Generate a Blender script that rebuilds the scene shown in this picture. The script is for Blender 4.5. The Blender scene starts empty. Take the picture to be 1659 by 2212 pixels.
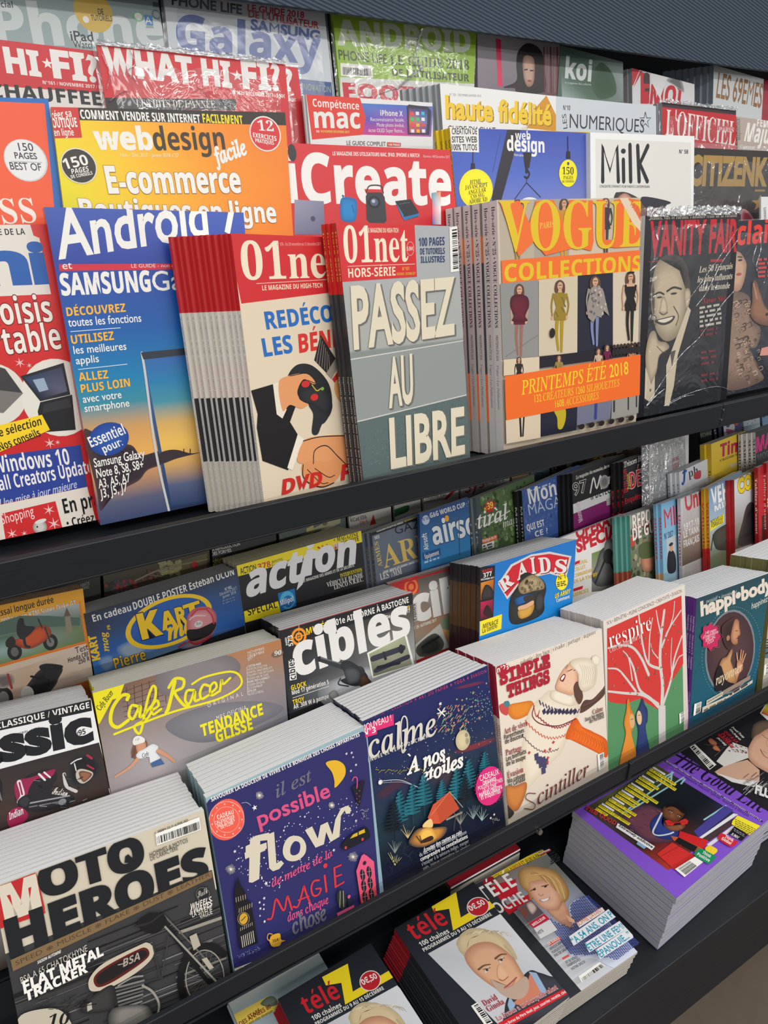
import bpy, math, random
import numpy as np
from mathutils import Matrix, Vector
from mathutils.geometry import tessellate_polygon

random.seed(7)
S = bpy.context.scene
COL = S.collection

# ------------------------------------------------------------------ camera
# measured from the photograph (1659 x 2212): vanishing points of the rack give its rotation
FPX, CX, CY = 1550.0, 829.5, 1106.0
_vx = np.array([3640.0 - CX, 420.0 - CY, FPX]); EX = _vx / np.linalg.norm(_vx)
_z = np.array([0, 0, 1.0]); _f = _z - EX * (_z @ EX); _f /= np.linalg.norm(_f)
_d = np.cross(EX, _f); _d = _d if _d[1] > 0 else -_d
_p = math.radians(62.0)
EY = math.cos(_p - math.pi / 2) * _f + math.sin(_p - math.pi / 2) * _d
EZ = -(math.cos(_p) * _f + math.sin(_p) * _d)
RW = np.stack([EX, EY, EZ])            # camera (x right, y down, z ahead) -> world (x along rack, y into it, z up)

cam = bpy.data.cameras.new('camera'); cam.sensor_fit = 'VERTICAL'
cam.sensor_height = 36.0; cam.lens = FPX / 2212.0 * 36.0; cam.clip_start = 0.01
camo = bpy.data.objects.new('camera', cam); COL.objects.link(camo)
_m = np.stack([RW @ [1, 0, 0], RW @ [0, -1, 0], RW @ [0, 0, -1]], axis=1)
camo.matrix_world = Matrix([list(_m[i]) + [0.0] for i in range(3)] + [[0, 0, 0, 1]])
S.camera = camo

# ------------------------------------------------------------------ light and exposure
S.view_settings.view_transform = 'Standard'; S.view_settings.look = 'None'
S.view_settings.gamma = 1.0; S.view_settings.exposure = 0.24
S.cycles.max_bounces = 5; S.cycles.diffuse_bounces = 2; S.cycles.glossy_bounces = 2
S.cycles.transmission_bounces = 4; S.cycles.transparent_max_bounces = 8
S.cycles.caustics_reflective = False; S.cycles.caustics_refractive = False
world = bpy.data.worlds.new('shop_light'); S.world = world; world.use_nodes = True
_wn = world.node_tree; _tc = _wn.nodes.new('ShaderNodeTexCoord'); _sx = _wn.nodes.new('ShaderNodeSeparateXYZ'); _cr = _wn.nodes.new('ShaderNodeValToRGB')
_cr.color_ramp.elements[0].position = .42; _cr.color_ramp.elements[0].color = (.18, .17, .16, 1)      # floor and far aisles below, white lit ceiling above
_cr.color_ramp.elements[1].position = .85; _cr.color_ramp.elements[1].color = (1, 1, 1, 1)
_mr = _wn.nodes.new('ShaderNodeMapRange'); _mr.inputs['From Min'].default_value = -1
_wn.links.new(_tc.outputs['Generated'], _sx.inputs[0]); _wn.links.new(_sx.outputs['Z'], _mr.inputs[0]); _wn.links.new(_mr.outputs[0], _cr.inputs[0])
_wn.links.new(_cr.outputs[0], _wn.nodes['Background'].inputs[0]); _wn.nodes['Background'].inputs[1].default_value = 0.95
def area(name, loc, size, power, col=(1, .97, .93)):
    l = bpy.data.lights.new(name, 'AREA'); l.shape = 'RECTANGLE'; l.size, l.size_y = size
    l.energy = power; l.color = col
    o = bpy.data.objects.new(name, l); COL.objects.link(o); o.location = loc
    return o
area('tube_and_fill_light', (0.7, -0.50, 1.05), (4.5, 0.10), 32)
area('tube_and_fill_light', (0.7, -1.7, 1.05), (4.5, 0.25), 30)
area('tube_and_fill_light', (0.7, -3.1, 1.05), (5.5, 0.30), 120)  # unseen fill row, added to brighten the rows under the upper lip
# ------------------------------------------------------------------ colours, materials
def lin(c):
    if isinstance(c, str):
        c = c.lstrip('#'); c = tuple(int(c[i:i + 2], 16) for i in (0, 2, 4))
    return tuple((v / 255 / 12.92) if v <= 10.3 else ((v / 255 + .055) / 1.055) ** 2.4 for v in c)
def mat(name, col=(200, 200, 200), rough=.5, spec=.5, metal=0, bump=None):
    m = bpy.data.materials.new(name); m.use_nodes = True
    b = m.node_tree.nodes['Principled BSDF']
    b.inputs['Base Color'].default_value = (*lin(col), 1); b.inputs['Roughness'].default_value = rough
    b.inputs['Specular IOR Level'].default_value = spec; b.inputs['Metallic'].default_value = metal
    return m
def node(m, t, **k):
    n = m.node_tree.nodes.new(t)
    for a, v in k.items(): setattr(n, a, v)
    return n
PRINT = mat('printed_gloss_paper', rough=.34, spec=.35)
_a = node(PRINT, 'ShaderNodeVertexColor', layer_name='Col')
_k = node(PRINT, 'ShaderNodeMix', data_type='RGBA', blend_type='MULTIPLY'); _k.inputs[0].default_value = 1; _k.inputs[7].default_value = (.80, .80, .80, 1)    # inks on coated paper
PRINT.node_tree.links.new(_a.outputs[0], _k.inputs[6]); PRINT.node_tree.links.new(_k.outputs[2], PRINT.node_tree.nodes['Principled BSDF'].inputs['Base Color'])
def lined(name, c0, c1, axis_scale, lo=.35, hi=.62):
    m = mat(name, c0, rough=.8, spec=.15); nt = m.node_tree
    tc = node(m, 'ShaderNodeTexCoord'); mp = node(m, 'ShaderNodeMapping'); mp.inputs['Scale'].default_value = axis_scale
    nz = node(m, 'ShaderNodeTexNoise'); nz.inputs['Scale'].default_value = 1; nz.inputs['Detail'].default_value = 2
    rp = node(m, 'ShaderNodeValToRGB')
    rp.color_ramp.elements[0].position = lo; rp.color_ramp.elements[0].color = (*lin(c1), 1)
    rp.color_ramp.elements[1].position = hi; rp.color_ramp.elements[1].color = (*lin(c0), 1)
    nt.links.new(tc.outputs['Object'], mp.inputs[0]); nt.links.new(mp.outputs[0], nz.inputs['Vector'])
    nt.links.new(nz.outputs['Fac'], rp.inputs[0]); nt.links.new(rp.outputs[0], nt.nodes['Principled BSDF'].inputs['Base Color'])
    bp = node(m, 'ShaderNodeBump'); bp.inputs['Strength'].default_value = .25; bp.inputs['Distance'].default_value = .0004
    nt.links.new(nz.outputs['Fac'], bp.inputs['Height']); nt.links.new(bp.outputs[0], nt.nodes['Principled BSDF'].inputs['Normal'])
    return m
PAGES = lined('white_page_edges', (250, 250, 250), (214, 216, 220), (3, 3, 1500))
PAGESG = lined('grey_page_edges', (176, 178, 184), (112, 114, 122), (3, 3, 1300))
PAGESB = lined('brownish_page_edges', (196, 190, 180), (140, 132, 120), (3, 3, 1300))
STEEL = mat('black_painted_steel', (22, 25, 30), rough=.42, spec=.35)
_n = node(STEEL, 'ShaderNodeTexNoise'); _n.inputs['Scale'].default_value = 35; _n.inputs['Detail'].default_value = 4
_r = node(STEEL, 'ShaderNodeMapRange'); _r.inputs['To Min'].default_value = .34; _r.inputs['To Max'].default_value = .55
STEEL.node_tree.links.new(_n.outputs['Fac'], _r.inputs[0]); STEEL.node_tree.links.new(_r.outputs[0], STEEL.node_tree.nodes['Principled BSDF'].inputs['Roughness'])
SCREW = mat('bright_screw', (190, 190, 195), rough=.25, metal=1)
def clear(name, tint, alpha, rough, bump=0, scale=40):
    m = mat(name, tint, rough=rough, spec=.5); nt = m.node_tree; b = nt.nodes['Principled BSDF']
    b.inputs['Alpha'].default_value = alpha
    if bump:
        nz = node(m, 'ShaderNodeTexNoise'); nz.inputs['Scale'].default_value = scale; nz.inputs['Detail'].default_value = 3
        nz.inputs['Distortion'].default_value = 1.2
        tc = node(m, 'ShaderNodeTexCoord'); nt.links.new(tc.outputs['Object'], nz.inputs['Vector'])
        bp = node(m, 'ShaderNodeBump'); bp.inputs['Strength'].default_value = bump; bp.inputs['Distance'].default_value = .01
        nt.links.new(nz.outputs['Fac'], bp.inputs['Height']); nt.links.new(bp.outputs[0], b.inputs['Normal'])
    return m
def film(name, rough=.12, bump=.5, scale=45, haze=.06, gl=.2):
    m = bpy.data.materials.new(name); m.use_nodes = True; nt = m.node_tree; nt.nodes.remove(nt.nodes['Principled BSDF'])
    out = nt.nodes['Material Output']
    tr = node(m, 'ShaderNodeBsdfTransparent'); g = node(m, 'ShaderNodeBsdfGlossy'); g.inputs['Roughness'].default_value = rough
    df = node(m, 'ShaderNodeBsdfDiffuse'); df.inputs['Color'].default_value = (.55, .62, .68, 1)
    m1 = node(m, 'ShaderNodeMixShader'); m1.inputs[0].default_value = haze
    m2 = node(m, 'ShaderNodeMixShader'); m2.inputs[0].default_value = gl
    tc = node(m, 'ShaderNodeTexCoord'); nz = node(m, 'ShaderNodeTexNoise'); nz.inputs['Scale'].default_value = scale
    nz.inputs['Detail'].default_value = 3; nz.inputs['Distortion'].default_value = 1.5
    bp = node(m, 'ShaderNodeBump'); bp.inputs['Strength'].default_value = bump; bp.inputs['Distance'].default_value = .02
    L = nt.links.new
    L(tc.outputs['Object'], nz.inputs['Vector']); L(nz.outputs['Fac'], bp.inputs['Height']); L(bp.outputs[0], g.inputs['Normal'])
    L(tr.outputs[0], m1.inputs[1]); L(df.outputs[0], m1.inputs[2]); L(m1.outputs[0], m2.inputs[1]); L(g.outputs[0], m2.inputs[2])
    L(m2.outputs[0], out.inputs['Surface'])
    return m
BAG = film('clear_bag_film', rough=.16, bump=.9, scale=26, haze=.2, gl=.28)
FILM = film('crinkled_clear_film', rough=.1, bump=.45, scale=11, haze=.02, gl=.075)
SEAL = film('crumpled_welded_film', rough=.22, bump=.6, scale=60, haze=.3, gl=.5)
SHEET = film('clear_plastic_sheet', rough=.2, bump=.15, scale=12, haze=.09, gl=.06)

# ------------------------------------------------------------------ pixel geometry
def ray(x, y): return RW @ np.array([x - CX, y - CY, FPX])
def proj(p):
    c = RW.T @ np.asarray(p, float); return np.array([CX + FPX * c[0] / c[2], CY + FPX * c[1] / c[2]])

# ------------------------------------------------------------------ glyphs
_ALPH = {'b': 0x1D5D4, 'bi': 0x1D63C, 'i': 0x1D608, 's': 0x1D400, 'si': 0x1D434, 'sbi': 0x1D468, 'sc': 0x1D4D0, 'm': 0x1D670, 'sans': 0x1D5A0, 'fr': 0x1D56C}
_DIG = {'b': 0x1D7EC, 's': 0x1D7CE, 'sbi': 0x1D7CE, 'bi': 0x1D7EC, 'm': 0x1D7F6, 'sans': 0x1D7E2}
_ACC = {'é': ('e', '´'), 'è': ('e', '`'), 'ê': ('e', '^'), 'à': ('a', '`'), 'â': ('a', '^'), 'É': ('E', '´'), 'È': ('E', '`'), 'À': ('A', '`'), 'î': ('i', '^'), 'ç': ('c', ','), 'ô': ('o', '^'), 'ë': ('e', '"'), 'Ê': ('E', '^')}
_gc = {}
def _mc(ch, font):
    a = _ALPH.get(font)
    if a is None: return ch
    if 'A' <= ch <= 'Z': return chr(a + ord(ch) - 65)
    if 'a' <= ch <= 'z':
        if font == 'si' and ch == 'h': return chr(0x210E)
        return chr(a + 26 + ord(ch) - 97)
    if ch.isdigit() and font in _DIG: return chr(_DIG[font] + ord(ch) - 48)
    return ch
_fc = bpy.data.curves.new('glyph_source', 'FONT'); _fo = bpy.data.objects.new('glyph_source', _fc)
def _eval(lines, off):
    """outlines of several strings at once, one per text line"""
    _fc.body = '\n'.join(lines); _fc.offset = off; _fc.resolution_u = 3; _fc.space_line = 4
    me = _fo.to_mesh()
    n = len(me.vertices); v = np.empty(n * 3); me.vertices.foreach_get('co', v); v = v.reshape(-1, 3)[:, :2].copy()
    me.calc_loop_triangles(); k = len(me.loop_triangles); t = np.empty(k * 3, int); me.loop_triangles.foreach_get('vertices', t); t = t.reshape(-1, 3)
    _fo.to_mesh_clear()
    row = np.rint((-v[:, 1] + .3) / 4 - .0).astype(int); out = []
    for i in range(len(lines)):
        idx = np.where(row == i)[0]; mp = np.full(n, -1); mp[idx] = np.arange(len(idx))
        q = v[idx].copy(); q[:, 1] += 4 * i; tt = t[row[t[:, 0]] == i]; out.append((q, mp[tt]))
    return out
_done = {}
_adv = {}
def need(chars, font, off):
    k = (font, off); have = _done.setdefault(k, set()); new = sorted(set(chars) - have - {' '})
    if new:
        for c, (v, t) in zip(new, _eval([_mc(c, font) for c in new], off)): _gc[(c, font, off)] = (v, t)
        have.update(new)
    nw = sorted(set(chars) - {c for c, f in _adv if f == font} - {' '})
    if nw:
        r = _eval(['||'] + ['|' + _mc(c, font) + '|' for c in nw], 0); w0 = r[0][0][:, 0].max()
        for c, (v, t) in zip(nw, r[1:]): _adv[(c, font)] = v[:, 0].max() - w0
def glyph(ch, font, off):
    if ch == ' ': return np.zeros((0, 2)), np.zeros((0, 3), int), .28
    return (*_gc[(ch, font, off)], _adv[(ch, font)])
def _area(v, t):
    a, b, c = v[t[:, 0]], v[t[:, 1]], v[t[:, 2]]
    return abs((b[:, 0] - a[:, 0]) * (c[:, 1] - a[:, 1]) - (b[:, 1] - a[:, 1]) * (c[:, 0] - a[:, 0])).sum() / 2
def _perim(v, t):
    e = np.sort(np.concatenate([t[:, [0, 1]], t[:, [1, 2]], t[:, [2, 0]]]), axis=1); u, c = np.unique(e, axis=0, return_counts=True); u = u[c == 1]
    return np.linalg.norm(v[u[:, 0]] - v[u[:, 1]], axis=1).sum()
_heavy = {}
def heavy(ch, font, off):
    """a glyph with its outline grown by off; a nearby weight where the grown outline does not fill"""
    k = (ch, font, off)
    if k not in _heavy:
        _heavy[k] = glyph(ch, font, 0); a0 = _area(*_heavy[k][:2]); pr = _perim(*_heavy[k][:2])
        for f in (1, .93, 1.07, .86, 1.14, .78, 1.22, .68, .55, .4):
            o = round(off * f, 4); need([ch], font, o); v, t = _gc[(ch, font, o)]
            g = (_area(v, t) - a0) / (pr * o)
            if .55 < g < 1.35: _heavy[k] = (v, t, _heavy[k][2]); break
    return _heavy[k]
def layout(s, font, off, track=0):
    V, T, x, n = [], [], 0, 0
    cs = [_ACC.get(c, (c,))[0] if font != 'n' else c for c in s]
    need(cs, font, 0)
    if off: need(cs, font, round(off, 4))
    for ch in s:
        base, acc = _ACC.get(ch, (ch, None)) if font != 'n' else (ch, None)
        v, t, w = heavy(base, font, off) if off and base != ' ' else glyph(base, font, 0)
        if len(v):
            V.append(v + [x, 0]); T.append(t + n); n += len(v)
            if acc:
                lo, hi = v.min(0), v.max(0); cx = x + (lo[0] + hi[0]) / 2; h = hi[1]
                if acc == '´': P = [(cx - .04, h + .06), (cx + .03, h + .06), (cx + .16, h + .22), (cx + .04, h + .22)]
                elif acc == '`': P = [(cx + .04, h + .06), (cx - .03, h + .06), (cx - .16, h + .22), (cx - .04, h + .22)]
                elif acc == ',': P = [(cx - .03, -.02), (cx - .06, -.2), (cx + .03, -.2), (cx + .07, -.02)]
                else: P = [(cx - .15, h + .05), (cx, h + .14), (cx + .15, h + .05), (cx, h + .24)]
                P = np.array(P); V.append(P); T.append(np.array([[0, 1, 2], [0, 2, 3]]) + n); n += 4
        x += w + track
    if not V: return np.zeros((0, 2)), np.zeros((0, 3), int)
    return np.concatenate(V), np.concatenate(T)
_cap = {}
def capheight(font):
    if font not in _cap: _cap[font] = _eval([_mc('H', font)], 0)[0][0][:, 1].max()
    return _cap[font]

# ------------------------------------------------------------------ mesh helper
def mesh_obj(name, verts, faces, mats, parent=None, mi=None, cols=None, mw=None):
    me = bpy.data.meshes.new(name); me.from_pydata([tuple(v) for v in verts], [], [tuple(f) for f in faces])
    for m in mats: me.materials.append(m)
    if mi is not None: me.polygons.foreach_set('material_index', mi)
    if cols is not None:
        at = me.color_attributes.new('Col', 'FLOAT_COLOR', 'POINT')
        c = np.ones((len(verts), 4)); c[:, :3] = cols; at.data.foreach_set('color', c.ravel())
    me.update()
    o = bpy.data.objects.new(name, me); COL.objects.link(o)
    if parent is not None: o.parent = parent
    if mw is not None: o.matrix_world = mw
    return o
def tag(o, label=None, cat=None, group=None, kind=None):
    if label: o['label'] = label
    if cat: o['category'] = cat
    if group: o['group'] = group
    if kind: o['kind'] = kind
    return o
class MB:
    def __init__(s): s.v, s.f = [], []
    def box(s, x0, x1, y0, y1, z0, z1):
        n = len(s.v); s.v += [(x, y, z) for x in (x0, x1) for y in (y0, y1) for z in (z0, z1)]
        s.f += [tuple(n + i for i in q) for q in ((0, 1, 3, 2), (4, 6, 7, 5), (0, 4, 5, 1), (2, 3, 7, 6), (0, 2, 6, 4), (1, 5, 7, 3))]
    def prism(s, prof, x0, x1):          # profile in (y,z), counter-clockwise seen from +x
        n, k = len(s.v), len(prof)
        s.v += [(x, p[0], p[1]) for x in (x0, x1) for p in prof]
        s.f += [(n + i, n + (i + 1) % k, n + k + (i + 1) % k, n + k + i) for i in range(k)]
        s.f += [tuple(n + i for i in reversed(range(k))), tuple(n + k + i for i in range(k))]
    def cyl(s, c, axis, r, h, seg=14):
        a = Vector(axis).normalized(); u = a.orthogonal().normalized(); w = a.cross(u); n = len(s.v)
        for z in (0, h):
            for i in range(seg):
                t = 2 * math.pi * i / seg
                s.v.append(tuple(Vector(c) + a * z + u * r * math.cos(t) + w * r * math.sin(t)))
        s.f += [(n + i, n + (i + 1) % seg, n + seg + (i + 1) % seg, n + seg + i) for i in range(seg)]
        s.f += [tuple(n + i for i in reversed(range(seg))), tuple(n + seg + i for i in range(seg))]
    def obj(s, name, m, parent=None, bevel=0):
        o = mesh_obj(name, s.v, s.f, [m], parent)
        if bevel:
            b = o.modifiers.new('soft_edge', 'BEVEL'); b.width = bevel; b.segments = 2; b.limit_method = 'ANGLE'
        return o

# ------------------------------------------------------------------ covers
LAY = 2.2e-5
def lerp(a, b, t): return tuple(x + (y - x) * t for x, y in zip(a, b))
class Art:
    """flat printed art in the local frame (a right, b up) of one magazine cover; points are given in photo pixels or in a zoom window of it"""
    def frame(s, O, u, v):
        s.O, s.u, s.v = (np.asarray(k, float) for k in (O, u, v)); s.n = np.cross(s.u, s.v)
        s.V, s.F, s.C, s.z = [], [], [], 0; s.clip = None; s.win()
    def win(s, x0=0, y0=0, x1=1659, w=1659): s.w = (x0, y0, (x1 - x0) / w); return s
    def px(s, x, y): return s.w[0] + x * s.w[2], s.w[1] + y * s.w[2]
    def L(s, x, y):                          # window point -> local metres
        x, y = s.px(x, y); d = ray(x, y); p = d * ((s.n @ s.O) / (s.n @ d)) - s.O
        return np.array([p @ s.u, p @ s.v])
    def W(s, q, z=0): return s.O + s.u * q[0] + s.v * q[1] + s.n * z
    def P(s, q): return proj(s.W(q))
    def Ls(s, pts): return np.array([s.L(*p) for p in pts])
    def _add(s, pts, tris, cols):
        """pts n x 2 local, clipped to the cover, cols n x 3 linear"""
        pts = np.asarray(pts, float); cols = np.asarray(cols, float)
        if cols.ndim == 1: cols = np.tile(cols, (len(pts), 1))
        s.z += 1; z = s.z * LAY
        Q = s.clip
        if Q is not None:
            d = np.stack([(Q[(i + 1) % 4][0] - Q[i][0]) * (pts[:, 1] - Q[i][1]) - (Q[(i + 1) % 4][1] - Q[i][1]) * (pts[:, 0] - Q[i][0]) for i in range(4)], 1)
            ins = (d >= -1e-9).all(1)
        else: ins = np.ones(len(pts), bool)
        out = {}
        def vid(i):
            if i not in out:
                out[i] = len(s.V); s.V.append((pts[i][0], pts[i][1], z)); s.C.append(cols[i])
            return out[i]
        for t in tris:
            a, b, c = pts[t[0]], pts[t[1]], pts[t[2]]
            if (b[0] - a[0]) * (c[1] - a[1]) - (b[1] - a[1]) * (c[0] - a[0]) < 0: t = (t[0], t[2], t[1])
            if ins[list(t)].all(): s.F.append(tuple(vid(i) for i in t)); continue
            poly = [np.concatenate([pts[i], cols[i]]) for i in t]
            for i in range(4):
                e0, e1 = Q[i], Q[(i + 1) % 4]; new = []
                for k in range(len(poly)):
                    p, q = poly[k - 1], poly[k]
                    dp = (e1[0] - e0[0]) * (p[1] - e0[1]) - (e1[1] - e0[1]) * (p[0] - e0[0])
                    dq = (e1[0] - e0[0]) * (q[1] - e0[1]) - (e1[1] - e0[1]) * (q[0] - e0[0])
                    if (dp >= 0) != (dq >= 0): new.append(p + (q - p) * (dp / (dp - dq)))
                    if dq >= 0: new.append(q)
                poly = new
                if len(poly) < 3: break
            if len(poly) >= 3:
                n = len(s.V)
                for p in poly: s.V.append((p[0], p[1], z)); s.C.append(p[2:])
                s.F += [(n, n + k, n + k + 1) for k in range(1, len(poly) - 1)]
    def _poly(s, q, col):
        q = np.asarray(q)
        t = tessellate_polygon([[Vector((x, y, 0)) for x, y in q]])
        s._add(q, t, lin(col))
    def poly(s, pts, col): s._poly(s.Ls(pts), col); return s
    def grad(s, pts, g, col0=None, col1=None):
        """polygon with a linear gradient: g = (x0,y0,col0,x1,y1,col1)"""
        q = s.Ls(pts); p0, p1 = s.L(g[0], g[1]), s.L(g[3], g[4]); c0, c1 = lin(g[2]), lin(g[5]); d = p1 - p0
        t = np.clip(((q - p0) @ d) / (d @ d), 0, 1)
        s._add(q, tessellate_polygon([[Vector((x, y, 0)) for x, y in q]]), [lerp(c0, c1, k) for k in t]); return s
    def grid(s, c4, rows):
        """photo ground: corner points tl,tr,br,bl and rows of colours blended between them"""
        a, b, c, d = s.Ls(c4); R, K = len(rows), len(rows[0]); P, C, T = [], [], []
        for j in range(R):
            for i in range(K):
                x, y = i / (K - 1) if K > 1 else 0, j / (R - 1)
                P.append((a * (1 - x) + b * x) * (1 - y) + (d * (1 - x) + c * x) * y); C.append(lin(rows[j][i]))
        for j in range(R - 1):
            for i in range(K - 1):
                n = j * K + i; T += [(n, n + K, n + K + 1), (n, n + K + 1, n + 1)]
        s._add(P, T, C); return s
    def vgrad(s, *stops):
        """whole cover, (fraction from the top, colour) stops"""
        a, b, c, d = s.clip[3], s.clip[2], s.clip[1], s.clip[0]; P, C, T = [], [], []
        for f, col in stops:
            P += [a + (d - a) * f, b + (c - b) * f]; C += [lin(col)] * 2
        for k in range(len(stops) - 1): n = 2 * k; T += [(n, n + 2, n + 3), (n, n + 3, n + 1)]
        s._add(P, T, C); return s
    def rect(s, x0, y0, x1, y1, col):
        a, b = s.L(x0, y0), s.L(x1, y1); s._poly([(a[0], a[1]), (b[0], a[1]), (b[0], b[1]), (a[0], b[1])], col); return s
    def ell(s, x, y, rx, ry, col, seg=28, edge=None, rot=0):
        """ellipse lying on the cover: rx, ry in window pixels across and up the cover"""
        c = s.L(x, y); kx, ky = s.scale(c, (1, 0)), s.scale(c, (0, 1)); t = np.arange(seg) * 2 * math.pi / seg
        X, Y = np.cos(t) * rx * kx, np.sin(t) * ry * ky; r = math.radians(rot)
        q = np.stack([c[0] + X * math.cos(r) - Y * math.sin(r), c[1] + X * math.sin(r) + Y * math.cos(r)], 1)
        if edge is None: s._add(np.vstack([[c], q]), [(0, 1 + i, 1 + (i + 1) % seg) for i in range(seg)], lin(col))
        else: s._soft(c, q, col, edge, .45)
        return s
    def _soft(s, c, q, col, edge, f):
        n = len(q); inn = c + (q - c) * f
        P = np.vstack([[c], inn, q]); C = [lin(col)] * (n + 1) + [lin(edge)] * n; T = []
        for i in range(n):
            j = (i + 1) % n; T += [(0, 1 + i, 1 + j), (1 + i, 1 + n + i, 1 + n + j), (1 + i, 1 + n + j, 1 + j)]
        s._add(P, T, C)
    def scale(s, c, d):                      # local metres per window pixel along a local direction
        e = np.asarray(d, float) * 1e-3; return 1e-3 / np.linalg.norm(s.P(c + e) - s.P(c)) * s.w[2]
    @staticmethod
    def spline(q, closed, n=6):
        q = np.asarray(q, float); N = len(q); out = []
        for i in range(N if closed else N - 1):
            p0 = q[i - 1] if closed or i else 2 * q[0] - q[1]; p1 = q[i]; p2 = q[(i + 1) % N]
            p3 = q[(i + 2) % N] if closed or i + 2 < N else 2 * q[-1] - q[-2]
            for k in range(n):
                t = k / n; out.append(.5 * (2 * p1 + (p2 - p0) * t + (2 * p0 - 5 * p1 + 4 * p2 - p3) * t * t + (3 * p1 - p0 - 3 * p2 + p3) * t ** 3))
        if not closed: out.append(q[-1])
        return np.array(out)
    def blob(s, pts, col, edge=None, f=.55):
        """smooth closed outline; with edge, the colour runs out to that colour at the rim"""
        q = s.spline(s.Ls(pts), True)
        if edge is None: s._poly(q, col)
        else: s._soft(q.mean(0), q, col, edge, f)
        return s
    def line(s, pts, wpx, col, smooth=True, taper=0, closed=False):
        q = s.Ls(pts); k = s.scale(q[len(q) // 2], (.7, .7)); w = wpx * k / 2
        if smooth and len(q) > 2: q = s.spline(q, closed, 5)
        if closed: q = np.vstack([q, q[:1]])
        d = np.gradient(q, axis=0); d /= np.maximum(np.linalg.norm(d, axis=1), 1e-12)[:, None]
        nrm = np.stack([-d[:, 1], d[:, 0]], 1); n = len(q)
        ww = np.full(n, w)
        if taper: ww = w * (1 - taper * np.linspace(0, 1, n))
        P = np.vstack([q + nrm * ww[:, None], q - nrm * ww[:, None]]); T = []
        for i in range(n - 1): T += [(i, n + i, n + i + 1), (i, n + i + 1, i + 1)]
        m = 2 * n; ex = []
        if not closed and wpx > 2.5:
            for e, ang in ((0, 1), (n - 1, -1)):
                th = math.atan2(nrm[e][1], nrm[e][0]); b = len(P) + len(ex); ex.append(q[e])
                for j in range(6): ex.append(q[e] + ww[e] * np.array([math.cos(th + ang * math.pi * j / 5), math.sin(th + ang * math.pi * j / 5)]))
                T += [(b, b + 1 + j, b + 2 + j) for j in range(5)]
            P = np.vstack([P, ex])
        s._add(P, T, lin(col)); return s
    def t(s, txt, x0, y0, x1, y1, h, col, font='b', w=0, sh=0, track=0, out=None, ow=.03):
        """text whose ink runs from (x0,y0) to (x1,y1) along its baseline with capitals h pixels high"""
        if out is not None: s._t(txt, x0, y0, x1, y1, h, out, font, w + ow, sh, track, ow)
        return s._t(txt, x0, y0, x1, y1, h, col, font, w, sh, track, 0)
    def _t(s, txt, x0, y0, x1, y1, h, col, font, w, sh, track, grow):
        if font in ('i', 'bi', 'sbi'): sh += .2; font = {'i': 'n', 'bi': 'b', 'sbi': 's'}[font]
        if font == 'sans': font = 'n'
        if font == 'b' and w > grow: w = grow + (w - grow) * .5
        v, T = layout(txt, font, w, track)
        if not len(v): return s
        A, B = s.L(x0, y0), s.L(x1, y1); d = B - A; ln = np.linalg.norm(d)
        ang = math.degrees(math.atan2(d[1], d[0]))
        up = np.array([0, 1.0]) if abs(ang) < 9 else np.array([-d[1], d[0]]) / ln
        hl = h * s.scale(A, up)
        x = v[:, 0]; lo, hi = x.min() + grow, x.max() - grow; X = (x - lo) / max(hi - lo, 1e-6); Y = (v[:, 1] + w - grow) / (capheight(font) + 2 * (w - grow))
        q = A + X[:, None] * d + Y[:, None] * up * hl + (Y * sh * hl)[:, None] * d / ln
        s._add(q, T, lin(col)); return s
    def tw(s, txt, x0, y0, h, col, font='b', w=0, sq=1.0, sl=0.0, **k):
        """text of natural width (times sq); sl = baseline slope in window pixels"""
        v, _ = layout(txt, font, w, k.get('track', 0)); L = (v[:, 0].max() - v[:, 0].min()) / capheight(font) * h * sq
        A = s.L(x0, y0); L *= s.scale(A, (0, 1)) / s.scale(A, (1, 0))
        return s.t(txt, x0, y0, x0 + L, y0 + L * sl, h, col, font, w, **k)
    def fine(s, x0, y0, x1, y1, rows, dy, h, col, fill=.8):
        """lines of print too small to read, as rows of dashes"""
        for r in range(rows):
            x = x0; e = x1 - random.random() * (x1 - x0) * .15
            while x < e:
                l = h * random.uniform(1.2, 4); f = (x - x0) / (x1 - x0 + 1e-9); f2 = (min(x + l, e) - x0) / (x1 - x0 + 1e-9)
                ya, yb = y0 + (y1 - y0) * f + r * dy, y0 + (y1 - y0) * f2 + r * dy
                s.poly([(x, ya), (min(x + l, e), yb), (min(x + l, e), yb - h), (x, ya - h)], col); x += l + h * .8
        return s
    def barcode(s, c4, n=26, ink=(25, 25, 25), paper=(240, 238, 232), pad=.06, vert=False):
        a, b, c, d = s.Ls(c4); s._poly([d, c, b, a], paper); x = pad
        while x < 1 - pad:
            w = random.choice((.4, .4, .8, 1.2)) / n
            def q(x, y): return (a * (1 - x) + b * x) * (1 - y) + (d * (1 - x) + c * x) * y
            if vert: s._poly([q(.30, x + w), q(.92, x + w), q(.92, x), q(.30, x)], ink)
            else: s._poly([q(x, .9), q(x + w, .9), q(x + w, .3), q(x, .3)], ink)
            x += w + random.choice((.4, .5, .9)) / n
        return s
    def star(s, x, y, r, col, n=5, inner=.42, rot=0):
        c = s.L(x, y); kx, ky = s.scale(c, (1, 0)) * r, s.scale(c, (0, 1)) * r
        q = [(c[0] + kx * (1 if i % 2 == 0 else inner) * math.sin(math.pi * i / n + rot), c[1] + ky * (1 if i % 2 == 0 else inner) * math.cos(math.pi * i / n + rot)) for i in range(2 * n)]
        s._poly(q[::-1], col); return s
    def burst(s, x, y, r, col, n=18, w=1.2):
        for i in range(n):
            t = 2 * math.pi * i / n; k = random.uniform(.75, 1)
            s.line([(x + math.cos(t) * r * .12, y + math.sin(t) * r * .12), (x + math.cos(t) * r * k, y + math.sin(t) * r * k)], w, col, False)
        return s
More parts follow.
